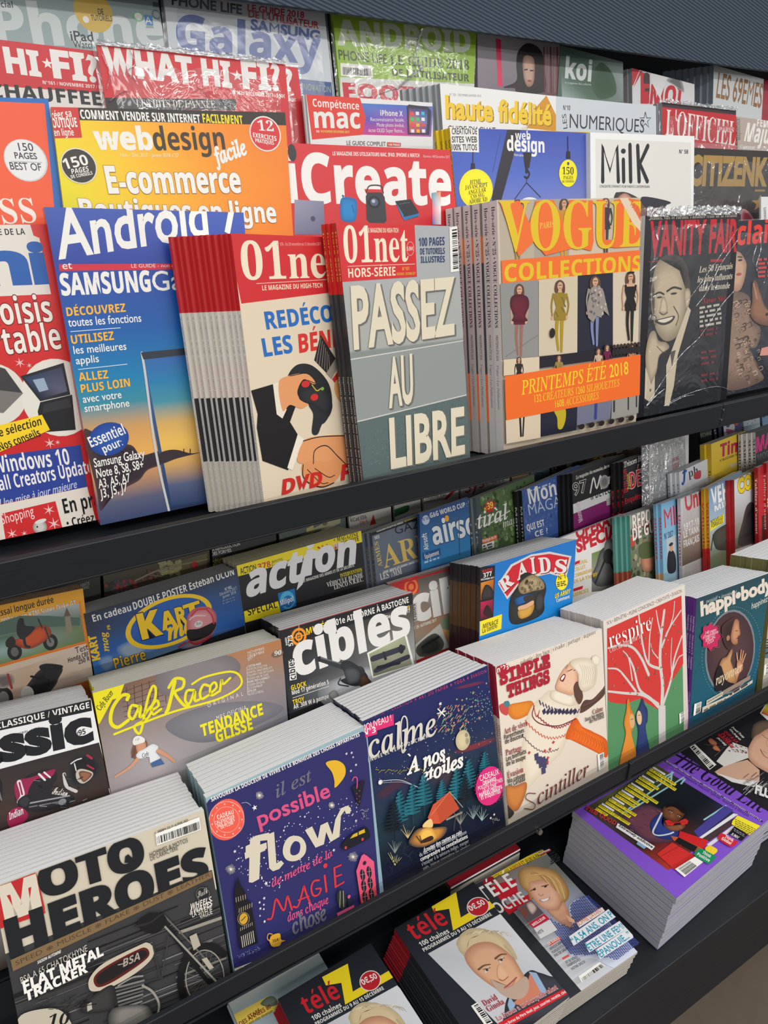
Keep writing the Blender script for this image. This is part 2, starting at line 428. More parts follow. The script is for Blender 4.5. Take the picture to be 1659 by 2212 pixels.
    def dots(s, pts, r, col, seg=7):
        q = [s.L(*p) for p in pts]; k = s.scale(q[0], (.7, .7)) * r; P, T = [], []
        for c in q:
            n = len(P); P.append(c)
            P += [c + k * np.array([math.cos(2 * math.pi * i / seg), math.sin(2 * math.pi * i / seg)]) for i in range(seg)]
            T += [(n, n + 1 + i, n + 1 + (i + 1) % seg) for i in range(seg)]
        s._add(P, T, lin(col)); return s
    def scatter(s, poly, n, r, cols, jit=.5, seg=6):
        xs = [p[0] for p in poly]; ys = [p[1] for p in poly]; by = {}
        while n > 0:
            x, y = random.uniform(min(xs), max(xs)), random.uniform(min(ys), max(ys)); ins = False
            for i in range(len(poly)):
                (xa, ya), (xb, yb) = poly[i - 1], poly[i]
                if (ya > y) != (yb > y) and x < (xb - xa) * (y - ya) / (yb - ya) + xa: ins = not ins
            if ins: by.setdefault((random.choice(cols), random.choice((1, 1 - jit, 1 + jit))), []).append((x, y)); n -= 1
        for (c, k), p in by.items(): s.dots(p, r * k, c, seg)
        return s

ROWS = {  # y, z of the row's reference line, lean, height of its tray
    'U0': (.72, -.02, 8, -.315), 'U1': (.80, .06, 8, -.235), 'U2': (.90, .125, 8, -.165), 'U3': (.99, .19, 8, -.095),
    'L0': (.625, -.61, 17, -.862), 'L1': (.765, -.55, 17, -.826), 'L2': (.905, -.515, 17, -.790), 'L3': (1.035, -.47, 17, -.750)}
MAGS = []
def unit(v): return v / np.linalg.norm(v)
class Mag(Art):
    """one magazine standing in a row of the rack (or lying on the shelf): page block, cover with spine, copies behind it"""
    def __init__(s, row, TL, TR, Lp=None, Rp=None, off=0, yaw=0, t=.006, n=0, dx=0, dt=.0003, base=(235, 232, 226), spine=None, pages=None,
                 label='', lab2='', group='', flat=None, down=None, jit=.0016, cat='magazine', w=None, lift=0, strip=None):
        if flat is None:
            y0, z0, l, fl = ROWS[row]; l = math.radians(l); fl += .004 + (.007 if yaw else 0) + lift
            vl = np.array([0, math.sin(l), math.cos(l)]); nl = np.array([0, -math.cos(l), math.sin(l)])
            P0 = np.array([0, y0, z0]) + nl * off
            d = ray(*TL); O = d * ((nl @ P0) / (nl @ d))
            u = np.array([math.cos(math.radians(yaw)), math.sin(math.radians(yaw)), 0]); v = unit(vl - u * (u @ vl))
            n_ = np.cross(u, v); d2 = ray(*TR); p2 = d2 * ((n_ @ O) / (n_ @ d2)); u = unit(p2 - O); v = np.cross(n_, u)
            s.frame(O, u, v)
            tl, tr = np.zeros(2), s.L(*TR)
            if w: tr = np.array([w, 0.0])
            def ext(top, lp):
                dv = (s.L(*lp) - top) if lp is not None else np.array([0, -1.0]); dv = dv / abs(dv[1]); wz = (s.u * dv[0] + s.v * dv[1])[2]
                return top + dv * ((fl - s.W(top)[2]) / wz)
            bl = ext(tl, Lp); br = ext(tr, Rp) if not w else ext(tr, None) + [(bl - tl)[0], 0]
        else:                                   # lying flat: z height, u/v directions given
            d = ray(*TL) if len(TL) == 2 else np.asarray(TL, float); O = d * (flat / d[2]); u = unit(np.array([*down[0], 0.0])); v = unit(np.array([*down[1], 0.0])); v = unit(v - u * (u @ v))
            s.frame(O, u, v); W_, H_ = down[2]; tl, tr, br, bl = np.array([0, 0.]), np.array([W_, 0.]), np.array([W_, -H_]), np.array([0, -H_])
        s.clip = [bl, br, tr, tl]
        s.k = dict(t=t, n=n, dx=dx, dt=dt, base=base, spine=spine or [(1, base)], strip=strip or spine or [(1, base)], pages=pages or PAGES, label=label, lab2=lab2, group=group, jit=jit, cat=cat)
        s.extra = []; MAGS.append(s)
    def tree(s):
        k = s.k; bl, br, tr, tl = s.clip; t = k['t']
        V = [(*q, 0) for q in (bl, br, tr, tl)] + [(*q, -t) for q in (bl, br, tr, tl)]
        C = [lin(k['base'])] * 8; F = [(0, 1, 2, 3), (7, 6, 5, 4)]
        # page block, a millimetre inside the cover
        mm = .0001; ib = [bl + [mm, mm], br + [-mm, mm], tr + [-mm, -mm], tl + [mm, -mm]]; zt, zb = -.00025, -t + .00025
        pv = [(*q, zt) for q in ib] + [(*q, zb) for q in ib]
        pf = [(0, 1, 2, 3), (7, 6, 5, 4), (0, 4, 5, 1), (1, 5, 6, 2), (2, 6, 7, 3), (3, 7, 4, 0)]
        SV, SF, SC = [], [], []
        f0 = 0
        for f1, c in k['spine']:                  # spine: bands of colour from the top down
            a, b = tl + (bl - tl) * f0, tl + (bl - tl) * f1; n = len(SV)
            SV += [(*a, 0), (*a, -t), (*b, -t), (*b, 0)]; SF.append((n, n + 1, n + 2, n + 3)); SC += [lin(c)] * 4; f0 = f1
        for (txt, fa, fb, col, font, hh) in s.extra:     # words down the spine
            font = {'sans': 'n', 'sbi': 's', 'bi': 'b'}.get(font, font); v, T = layout(txt, font, 0); x = v[:, 0]; X = (x - x.min()) / (x.max() - x.min()); Y = v[:, 1] / capheight(font)
            n = len(SV); e = (bl - tl)
            for xx, yy in zip(X, Y):
                q = tl + e * (fa + (fb - fa) * xx); SV.append((q[0] - 4e-5, q[1], -t * (.5 - hh / 2 + (1 - yy) * hh) if True else 0))
            SF += [tuple(n + i for i in tt) for tt in T]; SC += [lin(col)] * len(v)
        M = Matrix([[s.u[i], s.v[i], s.n[i], s.O[i]] for i in range(3)] + [[0, 0, 0, 1]])
        def place(M, art, label):
            r = bpy.data.objects.new('magazine', None); COL.objects.link(r); r.matrix_world = M; r.empty_display_size = .02
            tag(r, label, k['cat'], k['group'] if k['n'] else None); return r
        root = place(M, True, k['label'])
        nV = len(V); aV = V + [tuple(q) for q in SV]; aF = F + [tuple(i + nV for i in f) for f in SF]; aC = C + SC; fV0, fF0, fC0 = list(aV), list(aF), list(aC)
        if k['n'] and k['dx']:                  # what shows of a copy left of the one before it
            f0, sw = 0, abs(k['dx']) * 1.6 + .002
            for f1, c in k['strip']:
                a, b = tl + (bl - tl) * f0, tl + (bl - tl) * f1; n = len(aV)
                aV += [(*a, 2e-5), (*b, 2e-5), (b[0] + sw, b[1], 2e-5), (a[0] + sw, a[1], 2e-5)]; aF.append((n, n + 1, n + 2, n + 3)); aC += [lin(c)] * 4; f0 = f1
        n2 = len(fV0); fV = fV0 + s.V; fF = fF0 + [tuple(i + n2 for i in f) for f in s.F]; fC = fC0 + list(s.C)
        mesh_obj('cover', fV, fF, [PRINT], root, cols=np.array(fC))
        pg = mesh_obj('pages', pv, pf, [k['pages']], root)
        s.root = root
        plain = None
        for i in range(1, k['n'] + 1):
            Mi = M @ Matrix.Translation((k['dx'] * i + random.uniform(-.5, .5) * k['jit'] + tr[0] * .0125, random.uniform(0, .07) * k['jit'], -(t + k['dt']) * i)) @ Matrix.Diagonal((.975, 1, 1, 1))
            r = place(Mi, False, k['lab2'])
            if plain is None: plain = mesh_obj('cover', aV, aF, [PRINT], r, cols=np.array(aC))
            else:
                c = plain.copy(); COL.objects.link(c); c.parent = r
            p = pg.copy(); COL.objects.link(p); p.parent = r
    def wrap(s, m=None, up=.012, side=.004, name='plastic_wrap', seal=0, creases=()):
        """clear film over the front, a bag around the magazine; seal = height of the crumpled welded top, creases = folds in the film"""
        s.wr = (m or FILM, up, side, name); s.seal = seal; s.cr = [(s.Ls(p), wd) for p, wd in creases]
    def finish(s):
        s.tree()
        if hasattr(s, 'wr'):
            m, up, sd, name = s.wr; bl, br, tr, tl = s.clip; NX, NY = 14, 20; V, F = [], []
            for zz in (.0022, -s.k['t'] - .001):
                for j in range(NY + 1):
                    for i in range(NX + 1):
                        x, y = i / NX, j / NY
                        a, b = tl + [-sd, up], tr + [sd, up]; c, d = br + [sd, 0], bl + [-sd, 0]
                        q = (a * (1 - x) + b * x) * (1 - y) + (d * (1 - x) + c * x) * y
                        e = min(1, min(x, 1 - x, y) * 8); mid = -s.k['t'] / 2
                        z = mid + (zz - mid) * e + (random.uniform(-.0005, .0005) if 0 < x < 1 and y > 0 and zz > 0 else 0) * (.6 if y > .1 else 1.5)
                        V.append((q[0], q[1], z))
            n = (NX + 1) * (NY + 1)
            for b, fl in ((0, 0), (n, 1)):
                for j in range(NY):
                    for i in range(NX):
                        q = b + j * (NX + 1) + i; f = (q, q + NX + 1, q + NX + 2, q + 1); F.append(f[::-1] if fl else f)
            o = mesh_obj(name, V, F, [m], s.root)
            if s.seal:
                V, F = [], []; N, R = 60, 6
                for j in range(R + 1):
                    for i in range(N + 1):
                        x = i / N; q = tl + (tr - tl) * x + np.array([0, up - s.seal * j / R + (random.uniform(-.0016, .0022) if j == 0 else 0)])
                        V.append((q[0], q[1], .0030 + random.uniform(-.0011, .0011)))
                for j in range(R):
                    for i in range(N): q = j * (N + 1) + i; F.append((q, q + N + 1, q + N + 2, q + 1))
                mesh_obj('wrap_seal', V, F, [SEAL], o)
            for q, wd in s.cr:
                q = s.spline(q, False, 6); d = np.gradient(q, axis=0); d /= np.linalg.norm(d, axis=1)[:, None]; nn = np.stack([-d[:, 1], d[:, 0]], 1)
                V, F = [], []
                for p, e in zip(q, nn): V += [(*(p + e * wd), .0028), (*p, .0028 + wd * 1.2), (*(p - e * wd), .0028)]
                for i in range(len(q) - 1):
                    a = 3 * i; F += [(a, a + 3, a + 4, a + 1), (a + 1, a + 4, a + 5, a + 2)]
                mesh_obj('film_crease', V, F, [SEAL], o)
# ------------------------------------------------------------------ room
X0, X1 = -1.2, 3.4
fl = mat('brown_shop_floor', (74, 64, 54), rough=.55, spec=.3)
_t = node(fl, 'ShaderNodeTexCoord'); _n = node(fl, 'ShaderNodeTexNoise'); _n.inputs['Scale'].default_value = 9; _n.inputs['Detail'].default_value = 8
_r = node(fl, 'ShaderNodeValToRGB'); _r.color_ramp.elements[0].color = (*lin((66, 56, 46)), 1); _r.color_ramp.elements[1].color = (*lin((88, 77, 65)), 1)
fl.node_tree.links.new(_t.outputs['Object'], _n.inputs['Vector']); fl.node_tree.links.new(_n.outputs['Fac'], _r.inputs[0])
fl.node_tree.links.new(_r.outputs[0], fl.node_tree.nodes['Principled BSDF'].inputs['Base Color'])
b = MB(); b.box(-3, 5, -3, 1.4, -1.62, -1.57); tag(b.obj('floor', fl), kind='structure')
b = MB(); b.box(-3, 5, 1.30, 1.40, -1.57, 1.3); tag(b.obj('wall_back', mat('grey_wall_paint', (120, 124, 128), rough=.8)), kind='structure')
# ribbed bulkhead over the rack
HB = mat('blue_grey_ribbed_panel', (50, 64, 78), rough=.5, spec=.3)
_t = node(HB, 'ShaderNodeTexCoord'); _m2 = node(HB, 'ShaderNodeMapping'); _m2.inputs['Rotation'].default_value = (0, math.radians(-14), 0)
_w = node(HB, 'ShaderNodeTexWave', bands_direction='Z'); _w.inputs['Scale'].default_value = 75; _w.inputs['Distortion'].default_value = .25
_bp = node(HB, 'ShaderNodeBump'); _bp.inputs['Strength'].default_value = .25; _bp.inputs['Distance'].default_value = .006
_l = HB.node_tree.links.new
_l(_t.outputs['Object'], _m2.inputs[0]); _l(_m2.outputs[0], _w.inputs['Vector']); _l(_w.outputs['Fac'], _bp.inputs['Height']); _l(_bp.outputs[0], HB.node_tree.nodes['Principled BSDF'].inputs['Normal'])
HZ = .1955
b = MB(); b.prism([(.945, HZ), (.957, HZ), (.917, HZ + .62), (.905, HZ + .62)], X0, X1); tag(b.obj('trim_1', HB), kind='structure')

# ------------------------------------------------------------------ the rack: one thing, its shelves and lips are its parts
rack = bpy.data.objects.new('magazine_rack', None); COL.objects.link(rack); rack.location = (0.9, .8, -1.57)
tag(rack, 'long black steel stepped rack that carries all the magazines', 'rack')
def part(b, name, m=STEEL, bevel=.0012):
    o = b.obj(name, m, None, bevel); o.parent = rack; o.matrix_parent_inverse = Matrix.Translation((-.9, -.8, 1.57)); return o
def tier(row, nxt, lipy=None):
    y0, z0, l, f = ROWS[row]; l = math.radians(l); T = math.tan(l)
    yb = y0 - (z0 - f) * T                                   # cover plane where it meets the tray
    c, s_ = math.cos(l), math.sin(l); D = .112; f -= .0022          # tray square to the leaning covers
    p = lambda d, h: (yb + d * c + h * s_, f - d * s_ + h * c)
    b = MB(); b.prism([p(-.010, 0), p(D, 0), p(D, -.003), p(-.010, -.003)][::-1], X0, X1); part(b, 'shelf', bevel=0)
    h = .30 if nxt is None else (ROWS[nxt][3] - f) + D * s_ - .006
    b = MB(); b.prism([p(D, -.003), p(D, h), p(D + .003, h), p(D + .003, -.003)], X0, X1); part(b, 'riser', bevel=0)
    return yb
for r, nx in (('U0', 'U1'), ('U1', 'U2'), ('U2', 'U3'), ('U3', None), ('L0', 'L1'), ('L1', 'L2'), ('L2', 'L3'), ('L3', None)): tier(r, nx)
b = MB(); b.box(X0, .9475, .612, .620, -.3190, -.2862); part(b, 'front_ledge')                     # upper lip, in two lengths that meet at a seam
b = MB(); b.box(.9485, X1, .612, .620, -.3190, -.2862); part(b, 'front_ledge')
b = MB(); b.box(X0, X1, .620, .690, -.3255, -.3225); part(b, 'ledge_floor')
b = MB(); b.box(X0, .769, .528, .535, -.8420, -.8115); part(b, 'lower_ledge')
b = MB(); b.box(.7705, X1, .528, .535, -.8420, -.8115); part(b, 'lower_ledge')
b = MB(); b.box(X0, X1, .44, .96, -1.272, -1.252); part(b, 'base_shelf')
b = MB(); b.box(X0, X1, .47, .80, -1.57, -1.272); part(b, 'plinth', bevel=0)
b = MB(); b.box(X0, X1, .945, .96, -1.252, -.87); part(b, 'back_panel', bevel=0)
b = MB(); b.box(X0, X1, 1.245, 1.26, -1.57, .75); part(b, 'back_panel', bevel=0)
b = MB()
for z in (-.294, -.309): b.cyl((.948, .6125, z), (0, -1, 0), .0016, .002)
part(b, 'screw', SCREW, 0)
b = MB(); b.box(.7655, .774, .525, .530, -.8425, -.8085); part(b, 'ledge_clip', bevel=.001)
b = MB(); b.cyl((.585, .5278, -.848), (0, -1, .2), .004, .005); part(b, 'bolt', SCREW, 0)
WH = (238, 236, 230)
# ================================================================== upper rack, first row
m = Mag('U0', (-330, 492), (104, 484), Rp=(232, 1150), off=-.036, base=(200, 40, 40), label='red computer magazine with two laptops in white discs, left of the blue phone guide')
m.win(0, 440, 560, 1548)
m.vgrad((0, (214, 44, 44)), (1, (196, 34, 36)))
m.poly([(-900, 118), (180, 125), (200, 190), (235, 205), (305, 540), (-900, 590)], (226, 220, 212))
m.t('E DE LA', -5, 188, 152, 184, 38, (30, 30, 32), 'b')
m.t('n', -120, 495, 195, 485, 270, (28, 92, 172), 'b', w=.07)
m.t('i', 205, 485, 300, 480, 245, (28, 92, 172), 'b', w=.07)
m.t('choisis', -160, 735, 320, 702, 165, (238, 232, 222), 'b', out=(120, 20, 22))
m.t('portable', -210, 925, 372, 865, 165, (238, 232, 222), 'b', out=(120, 20, 22))
m.star(118, 950, 32, (232, 190, 186), 6, .25).star(175, 966, 18, (232, 190, 186), 6, .25)
m.ell(-40, 1140, 200, 190, (222, 218, 208)).ell(350, 1160, 215, 235, (226, 222, 212))
m.poly([(-60, 960), (30, 985), (135, 1130), (-30, 1120)], (60, 58, 60)).poly([(-40, 1110), (140, 1130), (20, 1250), (-80, 1240)], (120, 116, 112))
m.poly([(122, 1030), (380, 950), (420, 1140), (240, 1180)], (38, 38, 46)).grid([(145, 1040), (368, 975), (402, 1120), (248, 1165)], [[(40, 60, 95), (60, 66, 88)], [(26, 34, 58), (96, 98, 120)]])
m.poly([(195, 1052), (262, 1040), (290, 1110), (235, 1125)], (150, 170, 190))
m.poly([(240, 1185), (430, 1140), (452, 1350), (250, 1365), (225, 1240)], (30, 30, 34)).poly([(260, 1200), (415, 1160), (425, 1215), (255, 1250)], (48, 48, 54))
m.star(297, 1430, 34, (232, 190, 186), 6, .25).star(344, 1425, 18, (232, 190, 186), 6, .25)
m.poly([(-200, 1370), (250, 1260), (298, 1350), (-200, 1570)], (244, 208, 36))
m.t('Notre sélection', -115, 1425, 250, 1320, 50, (28, 26, 22), 'b').t('Nos conseils', 3, 1475, 246, 1385, 48, (28, 26, 22), 'b')
m.poly([(-300, 1545), (480, 1440), (520, 1690), (-300, 1850)], (44, 66, 148))
m.t('Windows 10', -35, 1610, 420, 1555, 100, (236, 232, 228), 'b').t('Fall Creators Update', -30, 1720, 555, 1605, 84, (236, 232, 228), 'b')
m.t('Une mise à jour majeure', 0, 1815, 458, 1695, 50, (206, 210, 228), 'i')
m.poly([(-300, 1860), (520, 1690), (600, 2000), (-300, 2200)], (224, 216, 204))
m.poly([(8, 1850), (330, 1775), (400, 2040), (50, 2110)], (206, 46, 48)).t('Shopping', 12, 1915, 205, 1860, 62, (238, 210, 206), 'sans')
for x, y, r in ((72, 1970, 34), (145, 1968, 20), (292, 1828, 36), (322, 1910, 40), (104, 2078, 36), (112, 2010, 14)): m.star(x, y, r, (236, 200, 198), 6, .22)
m.ell(238, 1930, 42, 42, (205, 200, 196), edge=(150, 140, 138)).ell(262, 2010, 40, 45, (196, 192, 188), edge=(140, 130, 128)).ell(205, 2035, 36, 26, (190, 186, 182), edge=(130, 120, 118)).ell(330, 2020, 52, 24, (190, 186, 182), edge=(130, 120, 118))
m.ell(242, 1895, 36, 12, (220, 216, 212), rot=8).ell(222, 1928, 5, 6, (50, 40, 40))
m.t('En pratique', 385, 1850, 780, 1760, 88, (24, 24, 26), 'b').t('• Créez un', 402, 1932, 640, 1880, 52, (24, 24, 26), 'b').t('• Gérez un', 418, 1998, 650, 1944, 52, (24, 24, 26), 'b')

m = Mag('U0', (95, 447), (526, 459), Lp=(221, 1156), off=-.0215, t=.0125, base=(188, 44, 56), spine=[(1, (190, 42, 54))], label='blue smartphone guide with a red spine and a phone on a sunset lake')
m.extra = [('Samsung Galaxy le guide', .38, .75, (214, 120, 124), 'b', .4)]
m.win(0, 440, 560, 1548)
m.vgrad((0, (60, 88, 176)), (.15, (40, 66, 158)), (.36, (26, 92, 168)), (.52, (24, 128, 178)), (.60, (60, 140, 160)), (.68, (206, 156, 96)), (.77, (230, 172, 88)), (.86, (184, 138, 100)), (.93, (92, 96, 122)), (1, (60, 74, 112)))
m.t('Android 7', 350, 335, 1450, 165, 300, WH, 'n', w=.02)
m.poly([(352, 362), (1500, 355), (1500, 385), (355, 402)], (206, 38, 60)).t('et', 375, 392, 432, 388, 46, WH, 'n').t("LE GUIDE - non officiel - DE L'UTILISATEUR", 785, 382, 1400, 374, 22, (238, 210, 214), 'sans')
m.t('SAMSUNG', 370, 550, 905, 525, 135, WH, 'b', w=.04).t('Galaxy', 915, 522, 1330, 500, 118, WH, 'n', w=.005)
m.t('DÉCOUVREZ', 400, 672, 752, 645, 52, (250, 182, 42), 'b', w=.01).t('toutes les fonctions', 410, 735, 845, 705, 52, WH, 'sans', w=.008)
m.line([(422, 764), (718, 741)], 4, (215, 225, 240), False)
m.t('UTILISEZ', 428, 838, 682, 812, 52, (250, 182, 42), 'b', w=.01).t('les meilleures', 442, 898, 756, 872, 48, WH, 'sans', w=.008).t('applis', 455, 960, 592, 945, 46, WH, 'sans', w=.008)
m.line([(468, 990), (758, 958)], 4, (215, 225, 240), False)
m.t('ALLEZ', 473, 1060, 648, 1042, 50, (250, 182, 42), 'b', w=.01).t('PLUS LOIN', 486, 1130, 778, 1090, 50, (250, 182, 42), 'b', w=.01)
m.t('avec votre', 497, 1190, 727, 1160, 46, WH, 'sans', w=.008).t('smartphone', 507, 1245, 774, 1210, 46, WH, 'sans', w=.008)
m.blob([(500, 1380), (540, 1355), (640, 1430), (780, 1440), (840, 1500), (935, 1480), (985, 1472), (1065, 1468), (1140, 1488), (1205, 1482), (1060, 1518), (960, 1560), (880, 1590), (830, 1650), (740, 1700), (640, 1770), (600, 1830), (575, 1700)], (52, 42, 50), (74, 56, 60), .75)
m.grad([(838, 895), (1180, 858), (1330, 1780), (1015, 1865)], (850, 900, (60, 96, 150), 1100, 1870, (44, 60, 92)))
m.grid([(862, 932), (1180, 900), (1310, 1760), (1025, 1800)], [[(52, 104, 172)] * 2, [(40, 126, 176)] * 2, [(70, 146, 164)] * 2, [(214, 172, 96)] * 2, [(236, 190, 92)] * 2, [(206, 160, 96)] * 2, [(84, 96, 128)] * 2, [(50, 68, 108)] * 2])
m.blob([(950, 1495), (1000, 1472), (1060, 1470), (1140, 1490), (1210, 1482), (1060, 1520), (960, 1552)], (58, 46, 52))
m.line([(846, 890), (870, 1040), (930, 1480), (1015, 1862)], 14, (196, 198, 200)).poly([(840, 888), (1180, 855), (1186, 892), (856, 930)], (50, 56, 66)).line([(1015, 1865), (1330, 1790)], 6, (150, 165, 190), False)
m.poly([(1018, 1808), (1320, 1770), (1330, 1790), (1022, 1862)], (36, 52, 86))
for x in (1097, 1135): m.line([(x, 1465), (x, 1490)], 6, (40, 34, 40), False)
m.ell(650, 1405, 122, 98, (42, 84, 168), edge=(30, 66, 146), rot=14).t('Essentiel', 545, 1455, 752, 1372, 64, WH, 'b').t('pour:', 622, 1490, 735, 1440, 48, WH, 'b')
for s_, x, y, x1, y1 in (('Samsung Galaxy', 563, 1575, 866, 1515), ('Note 8, S8, S8+', 578, 1638, 858, 1580), ('A3, A5, A7', 590, 1700, 778, 1660), ('J3, J5, J7', 600, 1760, 762, 1715)): m.t(s_, x, y, x1, y1, 54, WH, 'sans', w=.012)

R1 = (208, 44, 48)
m = Mag('U0', (499, 504), (728, 513), Lp=(570, 1079), off=.032, yaw=13, lift=-.007, t=.0044, n=10, dx=-.0038, base=(214, 208, 200),
        spine=[(.255, R1), (1, (226, 224, 220))], strip=[(.255, (180, 36, 40)), (.56, (196, 190, 176)), (.80, (34, 32, 34)), (1, (170, 164, 150))],
        label='high-tech magazine with a red masthead and two hands shaking, front of its fanned stack', lab2='copy with a red-topped white spine fanned out behind the hand-shake cover', group='copies fanned behind the hand-shake cover')
m.extra = [('le magazine du high tech', .27, .44, (120, 120, 124), 'sans', .45), ('numero special jeux', .44, .56, (196, 90, 90), 'b', .45), ('les bons plans et les logiciels', .62, .98, (190, 186, 180), 'b', .4)]
m.win(380, 440, 1060)
m.vgrad((0, (226, 210, 186)), (1, (222, 206, 180)))
m.poly([(290, 140), (900, 140), (900, 458), (345, 527), (300, 300)], R1)
m.t('01net', 352, 402, 860, 386, 195, (240, 226, 200), 's').t('N° 876 - Du 29 novembre au 12 décembre 2017', 535, 222, 765, 220, 17, (232, 150, 146), 'b')
m.line([(425, 421), (830, 398)], 3, (232, 190, 180), False).t('LE MAGAZINE DU HIGH-TECH', 455, 457, 772, 441, 26, (240, 224, 200), 'b')
m.t('REDÉCOUVREZ', 478, 664, 1090, 588, 95, (44, 108, 186), 'b', w=.03, sh=-.1).t('LES', 465, 808, 618, 785, 98, (44, 108, 186), 'b', w=.03, sh=-.1).t('BÉNÉFICES', 650, 788, 1080, 715, 100, (214, 52, 46), 'b', w=.03)
m.poly([(762, 690), (850, 830), (800, 900), (728, 825)], (46, 42, 42))
for k in range(6): m.line([(740 + k * 14, 838 + k * 11), (764 + k * 8, 705 + k * 18)], 2.5, (160, 150, 140), False)
m.poly([(790, 895), (842, 812), (856, 850), (820, 925)], (150, 140, 128)).poly([(822, 925), (852, 885), (880, 960), (840, 950)], (200, 46, 42)).blob([(840, 935), (870, 930), (900, 1010), (895, 1060), (860, 1040), (835, 985)], (214, 150, 98))
SK = (226, 156, 104); BK = (30, 28, 30)
m.poly([(395, 985), (530, 945), (640, 1040), (600, 1150), (430, 1110)], BK).poly([(430, 1105), (600, 1150), (640, 1215), (590, 1405), (455, 1355), (425, 1180)], BK)
m.poly([(510, 950), (542, 940), (582, 1085), (560, 1132), (530, 1110)], (232, 222, 204)).blob([(590, 905), (640, 848), (720, 855), (800, 940), (822, 1040), (805, 1120), (760, 1160), (700, 1060), (600, 960)], (40, 40, 44))
m.blob([(540, 945), (600, 905), (690, 895), (735, 940), (720, 950), (672, 925), (640, 985), (660, 1030), (700, 1050), (660, 1080), (600, 1060), (560, 1090)], SK).line([(600, 908), (690, 895), (735, 945), (672, 930), (640, 990), (660, 1035), (702, 1055)], 4, BK)
m.blob([(715, 1205), (722, 1110), (700, 1060), (760, 1060), (820, 1050), (812, 1110), (770, 1160), (745, 1215)], (44, 44, 48)).blob([(660, 965), (760, 960), (820, 1030), (800, 1110), (720, 1060), (650, 1030)], (50, 50, 54), (36, 36, 40))
m.ell(682, 950, 22, 18, (206, 50, 48)).ell(728, 1020, 20, 18, (206, 50, 48)).ell(770, 975, 9, 9, (120, 180, 80)).line([(715, 955), (740, 985), (760, 975)], 5, (206, 190, 60))
m.poly([(640, 1215), (672, 1240), (612, 1405), (585, 1392)], (236, 226, 208)).blob([(672, 1250), (760, 1225), (900, 1220), (960, 1250), (960, 1370), (880, 1380), (820, 1400), (740, 1370), (640, 1360)], SK)
m.blob([(665, 1375), (720, 1352), (790, 1360), (860, 1330), (880, 1390), (830, 1470), (770, 1490), (700, 1470), (668, 1430)], (222, 150, 98))
m.line([(670, 1250), (760, 1228), (900, 1222)], 5, BK).line([(722, 1370), (730, 1300), (790, 1275), (850, 1330), (910, 1390)], 5, BK).line([(730, 1395), (800, 1440), (835, 1430)], 4, BK).line([(690, 1400), (760, 1470), (800, 1470)], 4, BK).line([(668, 1375), (668, 1435), (705, 1475), (770, 1492), (830, 1470)], 5, BK)
m.t('DVD', 555, 1535, 765, 1485, 80, (204, 46, 42), 'bi', w=.05).t('PC', 865, 1460, 990, 1430, 82, (204, 46, 42), 'bi', w=.05)

m = Mag('U0', (726, 481), (987, 489), Lp=(784, 1030), Rp=(1015, 977), off=.034, yaw=7, t=.005, n=3, dx=-.002, lift=-.007, base=(128, 130, 128),
        spine=[(.245, (206, 40, 40)), (1, (60, 58, 60))], label='grey special issue with big cream letters reading libre, red box at its top left', lab2='copy with a red and black spine behind the grey cover with big cream letters', group='copies behind the grey cover with cream letters')
m.extra = [('logiciels gratuits qui font mieux que les payants', .55, .97, (210, 206, 196), 'b', .45), ('hors serie', .03, .2, (240, 190, 80), 'b', .4)]
m.win(380, 440, 1060)
m.vgrad((0, (172, 176, 180)), (.45, (170, 172, 168)), (.46, (134, 142, 138)), (.72, (150, 154, 150)), (.73, (96, 108, 106)), (1, (84, 96, 96)))
m.poly([(900, 820), (1510, 720), (1530, 1005), (950, 1150)], (146, 152, 150)).line([(900, 825), (1512, 722)], 4, (216, 214, 206), False).line([(950, 1150), (1532, 1007)], 4, (216, 214, 206), False)
m.poly([(950, 1155), (1532, 1012), (1560, 1360), (990, 1450)], (92, 108, 108)).scatter([(1300, 1070), (1532, 1015), (1555, 1300), (990, 1400), (960, 1250)], 500, 2, [(116, 130, 128), (80, 94, 96)])
m.poly([(845, 98), (1257, 112), (1270, 385), (875, 412)], (212, 46, 50)).t('01net', 888, 312, 1225, 303, 185, (242, 228, 204), 's').t('LE MAGAZINE DU HIGH-TECH', 1008, 152, 1172, 152, 24, (242, 220, 196), 'b')
m.line([(905, 330), (1258, 318)], 3, (236, 190, 180), False).t('HORS-SÉRIE', 908, 390, 1157, 378, 48, (242, 226, 200), 'b').t('N°101', 1192, 352, 1228, 350, 18, (240, 170, 60), 'b').t('NOVEMBRE - DÉCEMBRE 2017', 1163, 378, 1262, 374, 14, (240, 170, 60), 'b')
m.ell(1234, 237, 19, 38, (212, 46, 50)).line([(1234 + 19 * math.cos(a), 237 + 36 * math.sin(a)) for a in np.arange(0, 6.28, .5)], 2, (236, 200, 190), closed=True).t('5,50€', 1217, 247, 1250, 246, 20, (244, 226, 210), 'b')
for s_, x, y, x1, y1, h in (('100 PAGES', 1280, 224, 1415, 218, 44), ('DE TUTORIELS', 1287, 268, 1416, 264, 33), ('ILLUSTRÉS', 1290, 312, 1416, 308, 34)): m.t(s_, x, y, x1, y1, h, (44, 66, 112), 'b')
m.barcode([(1440, 125), (1482, 118), (1490, 355), (1446, 362)], 26, vert=True)
CR = (224, 214, 190); SH = (108, 108, 104)
for s_, x, y, x1, y1, h in (('PASSEZ', 935, 772, 1470, 690, 330), ('AU', 1120, 1080, 1250, 1050, 262), ('LIBRE', 1130, 1400, 1520, 1318, 265)):
    m.t(s_, x + 9, y + 6, x1 + 9, y1 + 6, h, SH, 'n', w=.03); m.t(s_, x, y, x1, y1, h, CR, 'n', w=.03)

